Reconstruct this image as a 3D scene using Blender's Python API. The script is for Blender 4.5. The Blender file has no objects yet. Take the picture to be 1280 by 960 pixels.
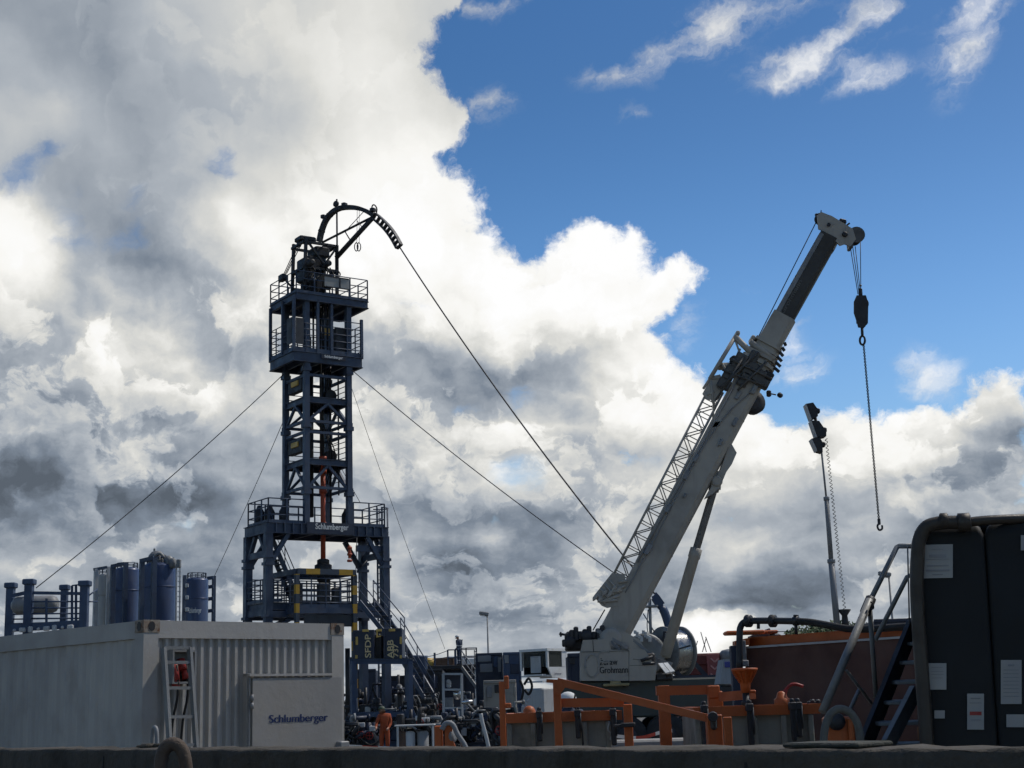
import bpy, bmesh, math, random
from mathutils import Vector as V, Matrix
random.seed(7)
C = bpy.context.scene.collection
scene = bpy.context.scene
R = math.radians
# ------------------------------------------------------------------ camera
EYE = V((0, 0, 1.65)); FPX = 1860.0
PITCH = math.atan(400 / FPX); ROLL = 0.031
f0 = V((0, math.cos(PITCH), math.sin(PITCH)))
r0 = V((1, 0, 0)); u0 = V((0, -math.sin(PITCH), math.cos(PITCH)))
CR = r0 * math.cos(ROLL) - u0 * math.sin(ROLL)
CU = u0 * math.cos(ROLL) + r0 * math.sin(ROLL)
cam = bpy.data.cameras.new('camera'); camo = bpy.data.objects.new('camera', cam); C.objects.link(camo)
camo.matrix_world = Matrix.Translation(EYE) @ Matrix((CR, CU, -f0)).transposed().to_4x4()
cam.sensor_width = 36; cam.lens = FPX / 1280 * 36; cam.clip_end = 6000; cam.clip_start = 0.05
scene.camera = camo
def ray(px, py):
    return f0 + CR * ((px - 640) / FPX) + CU * ((480 - py) / FPX)
def at(px, py, Y):                       # the point at ground distance Y along a line of sight (measuring aid)
    d = ray(px, py); return EYE + d * (Y / d.y)
def zat(px, py, Y): return at(px, py, Y).z
def xat(px, Y, z=1.65):                  # world x of image column px at distance Y and height z
    lo, hi = -300.0, 300.0
    for _ in range(50):
        m = (lo + hi) / 2; v = V((m, Y, z)) - EYE
        if 640 + FPX * v.dot(CR) / v.dot(f0) < px: lo = m
        else: hi = m
    return lo
def srgb(r, g, b):
    f = lambda c: (c / 255 / 12.92) if c / 255 <= 0.04045 else ((c / 255 + 0.055) / 1.055) ** 2.4
    return (f(r), f(g), f(b), 1)
# ------------------------------------------------------------------ node helper
class NT:
    def __init__(s, tree): s.t = tree; s.n = tree.nodes; s.l = tree.links
    def put(s, inp, v):
        if hasattr(v, 'is_linked') or isinstance(v, bpy.types.NodeSocket): s.l.new(v, inp)
        else: inp.default_value = v
    def math(s, op, a, b=None, c=None, clamp=False):
        n = s.n.new('ShaderNodeMath'); n.operation = op; n.use_clamp = clamp
        for i, v in enumerate((a, b, c)):
            if v is not None: s.put(n.inputs[i], v)
        return n.outputs[0]
    def vm(s, op, a, b=None, scale=None):
        n = s.n.new('ShaderNodeVectorMath'); n.operation = op
        s.put(n.inputs[0], a)
        if b is not None: s.put(n.inputs[1], b)
        if scale is not None: s.put(n.inputs['Scale'], scale)
        return n.outputs['Value'] if op in ('DOT_PRODUCT', 'LENGTH') else n.outputs['Vector']
    def maprange(s, v, a, b, c=0.0, d=1.0, smooth=True):
        n = s.n.new('ShaderNodeMapRange'); n.interpolation_type = 'SMOOTHSTEP' if smooth else 'LINEAR'
        s.put(n.inputs['Value'], v)
        for k, x in (('From Min', a), ('From Max', b), ('To Min', c), ('To Max', d)): s.put(n.inputs[k], x)
        return n.outputs['Result']
    def noise(s, vec, scale, detail=6, rough=0.55, lac=2.0, dist=0.0, color=False, typ=None, dims='2D'):
        n = s.n.new('ShaderNodeTexNoise'); 
        n.noise_dimensions = dims
        if typ: n.noise_type = typ
        s.put(n.inputs['Vector'], vec); s.put(n.inputs['Scale'], scale)
        n.inputs['Detail'].default_value = detail; n.inputs['Roughness'].default_value = rough
        n.inputs['Lacunarity'].default_value = lac; n.inputs['Distortion'].default_value = dist
        return n.outputs['Color'] if color else n.outputs[0]
    def mix(s, fac, a, b, blend='MIX'):
        n = s.n.new('ShaderNodeMix'); n.data_type = 'RGBA'; n.blend_type = blend
        s.put(n.inputs['Factor'], fac); s.put(n.inputs[6], a); s.put(n.inputs[7], b)
        return n.outputs[2]
    def ramp(s, fac, stops, interp='LINEAR'):
        n = s.n.new('ShaderNodeValToRGB'); cr = n.color_ramp; cr.interpolation = interp
        while len(cr.elements) > 1: cr.elements.remove(cr.elements[0])
        for i, (p, c) in enumerate(stops):
            e = cr.elements[0] if i == 0 else cr.elements.new(p)
            e.position = p; e.color = c
        s.put(n.inputs['Fac'], fac); return n.outputs['Color']
    def sep(s, v):
        n = s.n.new('ShaderNodeSeparateXYZ'); s.put(n.inputs[0], v); return n.outputs
    def comb(s, x, y, z):
        n = s.n.new('ShaderNodeCombineXYZ')
        for i, v in enumerate((x, y, z)): s.put(n.inputs[i], v)
        return n.outputs[0]
# ------------------------------------------------------------------ sky: Nishita blue plus procedural clouds over azimuth / elevation
SUN_AZ, SUN_EL = R(64), R(54)
SKY_STRENGTH = 0.1
# brightness of the cloud field (0 dark .. 100 white), rows from high to low
BRIGHT = """
50 50 50 45 60 68 72 78 78 78 85 86 82 76 72 75 75 75 75 78 78 80 82 82 80 80 80 82 78 75 82 80
60 50 50 48 60 65 70 75 75 80 86 90 87 76 72 75 75 75 78 80 80 80 80 80 80 82 82 80 78 75 80 78
60 60 54 45 50 55 60 65 70 75 85 91 88 78 72 75 75 75 78 80 80 80 80 80 82 82 82 80 78 75 75 75
70 73 68 54 49 54 60 63 65 70 80 87 88 82 74 75 75 75 75 75 75 75 75 75 75 75 75 75 75 75 75 75
70 60 60 65 52 60 65 70 70 75 80 86 90 92 82 78 75 75 75 75 75 75 75 75 75 75 75 75 75 75 75 75
60 48 50 56 52 60 54 75 76 75 80 91 96 96 92 85 80 80 80 80 80 80 80 80 80 80 80 80 80 80 80 80
96 50 44 48 45 60 80 66 75 80 86 94 97 96 92 85 85 90 92 90 85 80 80 80 80 80 80 80 80 80 80 80
97 90 40 44 40 64 70 86 86 82 82 86 92 95 92 87 87 96 97 92 84 80 80 80 80 80 80 80 80 80 80 80
80 82 58 54 44 58 60 80 86 84 80 85 85 90 91 91 91 96 97 96 91 86 80 80 80 80 80 80 80 80 80 80
74 70 58 68 46 60 50 75 80 80 75 75 75 85 86 87 80 88 90 94 92 82 80 80 80 80 80 80 80 80 80 80
54 48 48 70 60 50 50 58 60 60 60 70 60 64 74 74 68 74 75 86 93 90 85 80 80 80 80 80 82 82 85 85
48 55 60 75 74 70 58 50 50 50 50 50 52 52 64 54 53 54 70 90 93 91 90 88 86 84 82 82 86 86 86 90
45 38 38 45 46 50 66 60 60 60 60 60 38 34 42 50 58 50 70 80 86 91 91 90 90 92 92 92 92 90 89 92
32 28 28 38 45 47 50 60 65 65 65 70 64 70 70 76 75 60 70 80 82 86 90 91 88 87 92 88 89 92 72 54
20 32 33 62 44 50 50 50 65 65 65 70 65 65 60 66 70 60 66 76 76 80 86 86 82 80 86 82 82 64 42 38
8 13 28 28 22 24 35 47 50 50 55 66 48 55 60 66 66 66 66 75 80 86 80 86 75 68 70 54 48 38 43 54
40 42 56 50 55 57 50 60 55 55 60 70 54 48 42 48 38 60 64 70 76 80 74 74 64 58 66 72 60 48 42 48
56 65 50 56 50 50 50 50 55 60 60 66 72 34 28 33 38 64 60 60 54 55 60 54 48 50 56 62 50 48 45 48
54 56 54 52 50 50 48 50 55 60 60 60 60 54 48 52 54 60 56 48 36 38 42 38 42 50 66 62 54 50 48 48
56 56 56 54 54 52 50 52 56 58 60 60 62 66 60 52 45 56 62 52 50 58 62 58 54 56 62 60 56 52 50 50
60 60 60 60 58 58 58 58 60 60 60 62 62 64 62 60 58 60 62 60 60 64 66 64 62 62 64 62 60 58 56 56
"""
BG = [[float(v) / 100 for v in row.split()] for row in BRIGHT.strip().split('\n')]
def gsample(G, px, py):
    x = min(max((px - 20) / 40, 0), 30.999); y = min(max((py - 20) / 40, 0), len(G) - 1.001)
    i, j = int(x), int(y); fx, fy = x - i, y - j
    return (G[j][i] * (1 - fx) + G[j][i + 1] * fx) * (1 - fy) + (G[j + 1][i] * (1 - fx) + G[j + 1][i + 1] * fx) * fy
# outline of the big cloud bank against the open blue, then wisps, holes and brighter / darker billows with one painted glare
BANK = [(575, 0), (545, 25), (535, 55), (540, 90), (552, 112), (575, 135), (586, 152), (574, 168), (583, 182), (548, 194), (566, 203), (580, 218), (590, 240), (597, 262), (606, 282), (625, 300), (645, 312), (662, 319), (680, 311), (684, 290), (700, 284), (716, 276), (735, 271), (750, 281), (758, 300), (773, 291), (785, 279), (798, 285), (803, 305), (812, 318), (796, 324), (803, 342), (825, 333), (845, 330), (859, 317), (873, 332), (861, 350), (850, 370), (838, 392), (815, 405), (822, 425), (838, 440), (850, 452), (880, 454), (889, 470), (902, 492), (940, 502), (972, 518), (990, 534), (1005, 519), (1025, 511), (1045, 511), (1056, 518), (1068, 512), (1081, 523), (1096, 517), (1112, 521), (1122, 511), (1140, 506), (1160, 508), (1175, 526), (1190, 517), (1205, 521), (1212, 505), (1216, 488), (1236, 478), (1260, 462), (1290, 456), (1290, 1100), (-200, 1100), (-200, -200), (600, -200)]
WISPS = [(775, 88, 44, 8, -5, .52), (830, 62, 48, 13, -25, .55), (890, 35, 34, 22, -30, .7), (960, 8, 60, 14, -15, .5), (1000, 78, 48, 15, -22, .62), (1050, 58, 50, 12, -25, .6), (1080, 94, 42, 13, -8, .58), (1100, 12, 36, 14, 0, .5), (1214, 36, 20, 46, 22, .72), (1240, 6, 30, 14, -30, .6), (600, 8, 44, 10, 0, .5), (606, 132, 30, 14, -20, .46), (985, 432, 14, 30, 20, .55), (1002, 465, 26, 15, -20, .5), (1163, 470, 24, 19, 20, .85), (935, 358, 20, 10, 0, .33), (856, 412, 16, 22, 30, .48), (790, 140, 16, 12, 0, .3)]
HOLES = [(25, 222, 30, 15, -25, .1), (52, 190, 24, 11, -30, .25), (97, 243, 15, 10, 0, .25), (92, 290, 17, 17, 0, .3), (160, 300, 30, 18, 0, .55), (278, 207, 15, 13, 0, .22), (502, 389, 34, 8, -5, .2), (648, 498, 15, 13, -30, .2), (588, 512, 22, 6, -20, .4), (646, 592, 28, 16, 0, .22), (810, 572, 10, 6, 0, .25), (224, 650, 12, 9, 0, .22), (175, 260, 20, 25, 0, .6), (620, 650, 12, 9, 0, .55)]
TONES = [(25, 290, 48, 52, 0, .99), (62, 312, 25, 26, 0, .96), (135, 360, 18, 10, 25, .88), (290, 270, 20, 26, 0, .93), (335, 285, 26, 26, 0, .93), (490, 245, 85, 60, 0, 1.0), (720, 310, 42, 34, 0, 1.0), (745, 352, 62, 42, 0, .99), (560, 492, 95, 24, -5, .38), (520, 445, 75, 24, -5, .5), (60, 612, 115, 28, 0, .10), (205, 624, 115, 18, 0, .24), (150, 582, 42, 18, -15, .72), (265, 510, 27, 16, 0, .82), (120, 592, 30, 12, 0, .64), (600, 702, 75, 28, -15, .28), (700, 652, 55, 20, -30, .38), (625, 664, 22, 9, -30, .82), (690, 613, 17, 7, -20, .88), (670, 540, 55, 20, -10, .82), (60, 705, 52, 18, 0, .66), (1230, 590, 75, 30, -20, .36), (1272, 570, 40, 30, 0, .4), (1130, 612, 62, 14, -25, .48), (1110, 640, 52, 13, -15, .78), (1080, 656, 26, 14, 0, .78), (340, 420, 55, 20, 0, .52), (20, 580, 45, 30, 0, .24), (60, 522, 65, 20, 0, .38), (860, 745, 95, 12, 0, .33), (962, 752, 65, 14, 0, .33), (1032, 712, 52, 20, 0, .44), (930, 690, 42, 16, -20, .78), (720, 775, 62, 10, 0, .72), (520, 690, 15, 26, 0, .82), (874, 796, 34, 26, 0, 1.7), (600, 790, 80, 12, 0, .62), (1165, 470, 26, 20, 0, .95), (130, 440, 40, 25, 0, .78), (225, 450, 40, 20, 0, .72), (60, 430, 50, 14, 0, .48), (180, 340, 40, 24, 0, .42)]  # the hottest patch, low behind the reel, is sun glint painted into the cloud
def bank_sd(x, y):                                         # signed distance in pixels of the chart, + inside the cloud
    best = 1e9; inside = False; n = len(BANK)
    for i in range(n):
        (x0, y0), (x1, y1) = BANK[i], BANK[(i + 1) % n]
        dx, dy = x1 - x0, y1 - y0; t = max(0, min(1, ((x - x0) * dx + (y - y0) * dy) / (dx * dx + dy * dy)))
        best = min(best, (x0 + t * dx - x) ** 2 + (y0 + t * dy - y) ** 2)
        if (y0 > y) != (y1 > y) and x < x0 + (y - y0) * dx / dy: inside = not inside
    return math.sqrt(best) * (1 if inside else -1)
def blob(f, x, y):
    c, s_ = math.cos(R(f[4])), math.sin(R(f[4])); dx, dy = x - f[0], y - f[1]
    q = ((dx * c + dy * s_) / f[2]) ** 2 + ((-dx * s_ + dy * c) / f[3]) ** 2
    return math.exp(-q * 1.1)
def chart(px, py):
    sd = bank_sd(px, py); cov = min(1, max(0, .5 + sd / 46))
    wis = max((f[5] + .14) * blob((f[0], f[1], f[2] * 1.5, f[3] * 1.75, f[4]), px, py) ** .65 for f in WISPS)
    if sd > 0:
        wis = max((1.08 - f[5]) * min(1, blob((f[0], f[1], f[2] * 1.25, f[3] * 1.25, f[4]), px, py) * 1.5) for f in HOLES)      # inside the bank this channel marks thin spots
    bri = gsample(BG, px, py)
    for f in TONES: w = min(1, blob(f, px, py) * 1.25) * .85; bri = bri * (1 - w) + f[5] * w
    return max(bri, .22), cov, min(1, wis)
AZ0, AZ1, EL0, EL1, NROW = R(-21.5), R(21.5), R(0.0), R(28.5), 42
def build_sky():
    w = bpy.data.worlds.new('World'); scene.world = w; w.use_nodes = True
    T = NT(w.node_tree); T.n.clear()
    out = T.n.new('ShaderNodeOutputWorld'); bgn = T.n.new('ShaderNodeBackground')
    T.l.new(bgn.outputs[0], out.inputs[0]); bgn.inputs['Strength'].default_value = SKY_STRENGTH
    sky = T.n.new('ShaderNodeTexSky'); sky.sky_type = 'NISHITA'; sky.sun_disc = False
    sky.sun_elevation = SUN_EL; sky.sun_rotation = SUN_AZ; sky.air_density = 1.0; sky.dust_density = 0.5; sky.ozone_density = 2.0
    tc = T.n.new('ShaderNodeTexCoord'); d = tc.outputs['Generated']
    def azel(vec):
        x, y, z = T.sep(vec)
        az = T.math('ARCTAN2', x, y)
        el = T.math('ARCSINE', T.math('MINIMUM', T.math('MAXIMUM', z, -1.0), 1.0))
        return az, el
    az0, el0 = azel(d)
    p = T.comb(az0, el0, 0.0)
    lay = T.math('ADD', T.math('MULTIPLY', T.math('LOGARITHM', T.math('ADD', T.math('MAXIMUM', el0, 0.0), 0.04), math.e), 0.12), T.math('MULTIPLY', el0, 0.75))
    pl = T.comb(az0, lay, 0.0)                              # cloud layers flatten toward the horizon
    # warped chart position: big lazy swirls plus fine cauliflower detail
    w1 = T.vm('SUBTRACT', T.noise(p, 9, 3, 0.6, color=True), (0.5, 0.5, 0.5))
    w2 = T.vm('SUBTRACT', T.noise(p, 34, 4, 0.62, color=True), (0.5, 0.5, 0.5))
    pw = T.vm('ADD', p, T.vm('SCALE', w1, scale=0.014))
    pw = T.vm('ADD', pw, T.vm('SCALE', w2, scale=0.016))
    az, el, _ = T.sep(pw)
    u = T.math('DIVIDE', T.math('SUBTRACT', az, AZ0), AZ1 - AZ0, clamp=True)
    vrow = T.math('MULTIPLY', T.math('DIVIDE', T.math('SUBTRACT', EL1, el), EL1 - EL0, clamp=True), float(NROW - 1))
    col = None; groups = []; halves = [T.math('MULTIPLY', u, 2.0, clamp=True), T.math('SUBTRACT', T.math('MULTIPLY', u, 2.0), 1.0, clamp=True)]
    pick = T.math('GREATER_THAN', u, 0.5)
    def strip(two):                                        # one row of the chart as a small node group
        g = bpy.data.node_groups.new('sky_row', 'ShaderNodeTree')
        for nm in ('A', 'B', 'Pick'): g.interface.new_socket(nm, in_out='INPUT', socket_type='NodeSocketFloat')
        g.interface.new_socket('Color', in_out='OUTPUT', socket_type='NodeSocketColor')
        G = NT(g); gi = g.nodes.new('NodeGroupInput'); go = g.nodes.new('NodeGroupOutput')
        G.l.new(G.mix(gi.outputs[2], G.ramp(gi.outputs[0], two[0]), G.ramp(gi.outputs[1], two[1])), go.inputs[0])
        return g
    for j in range(NROW):
        two = []
        for h in (0, 1):
            stops = []
            for i in range(32):
                a = AZ0 + (AZ1 - AZ0) * (h * 31 + i) / 62; e = EL1 + (EL0 - EL1) * j / (NROW - 1)
                dd = V((math.sin(a) * math.cos(e), math.cos(a) * math.cos(e), math.sin(e)))
                k = dd.dot(f0); px = 640 + FPX * dd.dot(CR) / k; py = 480 - FPX * dd.dot(CU) / k
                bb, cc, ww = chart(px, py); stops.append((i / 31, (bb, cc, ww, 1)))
            two.append(stops)
        groups.append(strip(two))
    for j, g in enumerate(groups):
        n = T.n.new('ShaderNodeGroup'); n.node_tree = g; c = n.outputs[0]
        T.l.new(halves[0], n.inputs[0]); T.l.new(halves[1], n.inputs[1]); T.l.new(pick, n.inputs[2])
        col = c if col is None else T.mix(T.maprange(vrow, j - 1, j, smooth=False), col, c)
    rgb = T.n.new('ShaderNodeSeparateColor'); T.l.new(col, rgb.inputs[0])
    bri, cov, wis = rgb.outputs[0], rgb.outputs[1], rgb.outputs[2]
    # unseen sky round the charted part: dim grey clouds added to keep the foreground dark
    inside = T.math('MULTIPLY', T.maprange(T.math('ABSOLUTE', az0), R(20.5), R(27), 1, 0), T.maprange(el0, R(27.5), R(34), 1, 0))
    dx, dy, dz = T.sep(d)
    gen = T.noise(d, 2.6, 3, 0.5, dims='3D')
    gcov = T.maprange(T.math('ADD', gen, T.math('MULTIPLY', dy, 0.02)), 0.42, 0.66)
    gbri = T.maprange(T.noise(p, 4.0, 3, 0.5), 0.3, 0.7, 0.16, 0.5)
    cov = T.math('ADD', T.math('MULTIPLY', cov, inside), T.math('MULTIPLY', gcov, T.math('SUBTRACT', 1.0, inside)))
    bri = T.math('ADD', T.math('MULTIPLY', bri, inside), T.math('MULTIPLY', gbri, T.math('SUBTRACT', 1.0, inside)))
    # billows: fractal noise, shaded by its slope toward the sun
    L = V((0.35, 0.94, 0))
    def billow(vec):
        a = T.noise(vec, 19, 7, 0.6)
        vn = T.n.new('ShaderNodeTexVoronoi'); vn.feature = 'F1'; vn.voronoi_dimensions = '2D'; vn.normalize = True
        T.put(vn.inputs['Vector'], vec); vn.inputs['Scale'].default_value = 24; vn.inputs['Detail'].default_value = 2
        vn.inputs['Roughness'].default_value = 0.5
        b = T.math('SUBTRACT', 1.0, T.math('POWER', vn.outputs['Distance'], 1.5))
        return T.math('ADD', T.math('MULTIPLY', a, 0.62), T.math('MULTIPLY', b, 0.38))
    dv = T.vm('ADD', pl, T.vm('SCALE', w2, scale=0.016))
    b0 = billow(dv)
    b1 = billow(T.vm('ADD', dv, tuple(L * 0.010)))
    b2 = T.noise(T.vm('ADD', dv, tuple(L * 0.03)), 10, 3, 0.5); b3 = T.noise(dv, 10, 3, 0.5)
    emb = T.math('ADD', T.math('MULTIPLY', T.math('SUBTRACT', b0, b1), 0.9), T.math('MULTIPLY', T.math('SUBTRACT', b3, b2), 0.7))
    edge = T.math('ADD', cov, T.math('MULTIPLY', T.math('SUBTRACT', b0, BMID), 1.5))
    fine = T.math('MULTIPLY', T.math('SUBTRACT', T.noise(dv, 70, 5, 0.7), 0.5), 0.5)
    alpha = T.maprange(T.math('ADD', edge, fine), 0.32, 0.68)
    # thin torn wisps
    ws = T.noise(T.vm('ADD', T.vm('MULTIPLY', T.comb(T.math('SUBTRACT', az0, T.math('MULTIPLY', el0, 0.9)), T.math('ADD', el0, T.math('MULTIPLY', az0, -0.25)), 0.0), (0.8, 1.6, 1)), T.vm('SCALE', w2, scale=0.05)), 22, 6, 0.6)
    wi = T.math('MULTIPLY', wis, inside)
    wa = T.math('MULTIPLY', T.maprange(T.math('ADD', wi, T.math('MULTIPLY', T.math('SUBTRACT', ws, 0.5), 1.5)), 0.2, 1.2), T.maprange(wi, 0.12, 0.5, 0.0, 0.86))
    bank = T.maprange(cov, 0.35, 0.7)
    thin = T.math('MULTIPLY', T.math('MULTIPLY', wa, bank), 0.9)
    wa = T.math('MULTIPLY', wa, T.math('SUBTRACT', 1.0, bank))
    alpha = T.math('MULTIPLY', T.math('MAXIMUM', alpha, wa), T.math('SUBTRACT', 1.0, thin))
    # overlapping billows: bright crisp crests, softer bodies behind
    def heap(vec): return T.math('ADD', T.noise(vec, 8.5, 7, 0.58), T.math('MULTIPLY', bri, 0.16))
    wq = T.vm('ADD', pl, T.vm('SCALE', w1, scale=0.05))
    wq = T.vm('ADD', wq, T.vm('SCALE', w2, scale=0.02))
    q0 = heap(wq); q1 = heap(T.vm('ADD', wq, (0.010, 0.024, 0)))
    m0 = T.maprange(q0, 0.58, 0.625)
    rim = T.math('MULTIPLY', m0, T.maprange(q1, 0.57, 0.72, 1, 0))
    heaps = T.math('SUBTRACT', T.math('MULTIPLY', rim, 0.22), T.math('MULTIPLY', T.math('SUBTRACT', 1.0, m0), 0.06))
    veil = T.maprange(T.math('SUBTRACT', el0, T.math('MULTIPLY', az0, 0.25)), 0.30, 0.43)
    crisp = T.math('SUBTRACT', 1.0, T.math('MULTIPLY', veil, 0.75))
    # wisps stay thin where the chart says thin
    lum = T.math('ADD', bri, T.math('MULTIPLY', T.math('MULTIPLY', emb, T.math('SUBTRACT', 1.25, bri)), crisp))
    lum = T.math('ADD', lum, T.math('MULTIPLY', T.math('MULTIPLY', T.math('SUBTRACT', b0, BMID), 0.26), crisp))
    lum = T.math('ADD', lum, T.math('MULTIPLY', T.math('MULTIPLY', heaps, crisp), T.math('SUBTRACT', 1.3, bri)))
    lum = T.math('ADD', lum, T.math('MULTIPLY', 0.08, wa))
    lum = T.math('SUBTRACT', lum, T.math('MULTIPLY', 0.13, T.maprange(el0, 0.09, 0.27, 1, 0)))
    lum = T.math('ADD', lum, T.math('SUBTRACT', 0.02, T.math('MULTIPLY', veil, 0.13)))
    k = 1 / SKY_STRENGTH
    def cl(r, g, b, m=1.0):
        c = srgb(r, g, b); return (c[0] * m, c[1] * m, c[2] * m, 1)
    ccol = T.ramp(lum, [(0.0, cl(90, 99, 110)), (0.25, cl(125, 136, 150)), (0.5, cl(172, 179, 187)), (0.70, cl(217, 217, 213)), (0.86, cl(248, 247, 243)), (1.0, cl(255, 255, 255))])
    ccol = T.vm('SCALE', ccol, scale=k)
    # blue of the clear sky, a little deeper than the raw model
    hs = T.n.new('ShaderNodeHueSaturation'); hs.inputs['Saturation'].default_value = SKY_SAT; hs.inputs['Value'].default_value = SKY_VAL
    hs.inputs['Hue'].default_value = SKY_HUE
    T.l.new(sky.outputs[0], hs.inputs['Color'])
    blue = T.vm('SCALE', hs.outputs[0], scale=T.maprange(el0, 0.2, 0.43, 1.34, 1.0))
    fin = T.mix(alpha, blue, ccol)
    T.l.new(fin, bgn.inputs['Color'])
    w.cycles.sampling_method = 'MANUAL'; w.cycles.sample_map_resolution = 512
SKY_SAT, SKY_VAL, SKY_HUE = 1.34, 0.88, 0.504
BMID = 0.66
build_sky()
sun = bpy.data.lights.new('sun', 'SUN'); sun.energy = 3.0; sun.angle = R(0.53); sun.color = (1, 0.95, 0.87)
suno = bpy.data.objects.new('sun', sun); C.objects.link(suno)
SUNV = V((math.sin(SUN_AZ) * math.cos(SUN_EL), math.cos(SUN_AZ) * math.cos(SUN_EL), math.sin(SUN_EL)))
suno.rotation_euler = (-SUNV).to_track_quat('-Z', 'Y').to_euler(); suno.location = SUNV * 100
vs = scene.view_settings; vs.view_transform = 'Standard'; vs.look = 'None'; vs.gamma = 1; vs.use_curve_mapping = False; vs.exposure = 0
scene.cycles.max_bounces = 6; scene.cycles.use_denoising = True
scene.cycles.use_adaptive_sampling = True; scene.cycles.adaptive_threshold = 0.02; scene.cycles.adaptive_min_samples = 8
# ------------------------------------------------------------------ materials
MATS = {}
def mat(key, color, rough=0.55, metal=0.0, dirt=(0.06, 0.055, 0.05), amount=0.35, scale=3.0, bump=0.15, rust=0.0, streak=True, spec=0.4):
    if key in MATS: return MATS[key]
    m = bpy.data.materials.new(key); m.use_nodes = True
    T = NT(m.node_tree); b = T.n['Principled BSDF']
    tc = T.n.new('ShaderNodeTexCoord'); o = tc.outputs['Object']
    n1 = T.noise(o, scale, 5, 0.6, dims='3D')
    fac = T.maprange(n1, 0.45, 0.75, 0.0, amount)
    if streak:
        st = T.noise(T.vm('MULTIPLY', o, (6, 6, 0.5)), scale * 0.8, 4, 0.6, dims='3D')
        fac = T.math('MAXIMUM', fac, T.maprange(st, 0.5, 0.8, 0.0, amount * 0.9))
    c = T.mix(fac, (*color, 1), (*dirt, 1))
    var = T.noise(o, scale * 0.25, 2, 0.5, dims='3D')
    c = T.mix(1.0, c, T.ramp(var, [(0.3, (0.84, 0.85, 0.87, 1)), (0.7, (1.08, 1.07, 1.05, 1))]), 'MULTIPLY')
    if rust > 0:
        rn = T.noise(o, scale * 2.3, 6, 0.65, dims='3D')
        c = T.mix(T.maprange(rn, 0.72 - 0.25 * rust, 0.82 - 0.2 * rust), c, (0.13, 0.055, 0.025, 1))
    T.l.new(c, b.inputs['Base Color'])
    T.l.new(T.maprange(n1, 0.3, 0.75, max(0.05, rough - 0.1), min(1, rough + 0.25)), b.inputs['Roughness'])
    b.inputs['Metallic'].default_value = metal
    b.inputs['Specular IOR Level'].default_value = spec
    if bump > 0:
        bp = T.n.new('ShaderNodeBump'); bp.inputs['Strength'].default_value = bump; bp.inputs['Distance'].default_value = 0.02
        T.l.new(T.noise(o, scale * 9, 4, 0.6, dims='3D'), bp.inputs['Height']); T.l.new(bp.outputs[0], b.inputs['Normal'])
    MATS[key] = m; return m
def glass(key, tint=(0.55, 0.6, 0.62)):
    if key in MATS: return MATS[key]
    m = bpy.data.materials.new(key); m.use_nodes = True; b = m.node_tree.nodes['Principled BSDF']
    b.inputs['Base Color'].default_value = (*tint, 1); b.inputs['Roughness'].default_value = 0.04
    b.inputs['Transmission Weight'].default_value = 0.85; b.inputs['IOR'].default_value = 1.1
    MATS[key] = m; return m
def hazard_mat(key, period, axis=(0, 0, 1), a=(0.42, 0.24, 0.02), b_=(0.035, 0.05, 0.075), duty=0.5):
    if key in MATS: return MATS[key]
    m = bpy.data.materials.new(key); m.use_nodes = True; T = NT(m.node_tree); b = T.n['Principled BSDF']
    o = T.n.new('ShaderNodeTexCoord').outputs['Object']
    q = T.math('FRACT', T.math('DIVIDE', T.vm('DOT_PRODUCT', o, axis), period))
    s = T.math('LESS_THAN', q, duty)
    n = T.noise(o, 5, 5, 0.6, dims='3D')
    c = T.mix(s, (*b_, 1), (*a, 1)); c = T.mix(T.maprange(n, 0.5, 0.8, 0, 0.5), c, (0.05, 0.045, 0.04, 1))
    T.l.new(c, b.inputs['Base Color']); b.inputs['Roughness'].default_value = 0.6
    MATS[key] = m; return m
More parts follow.
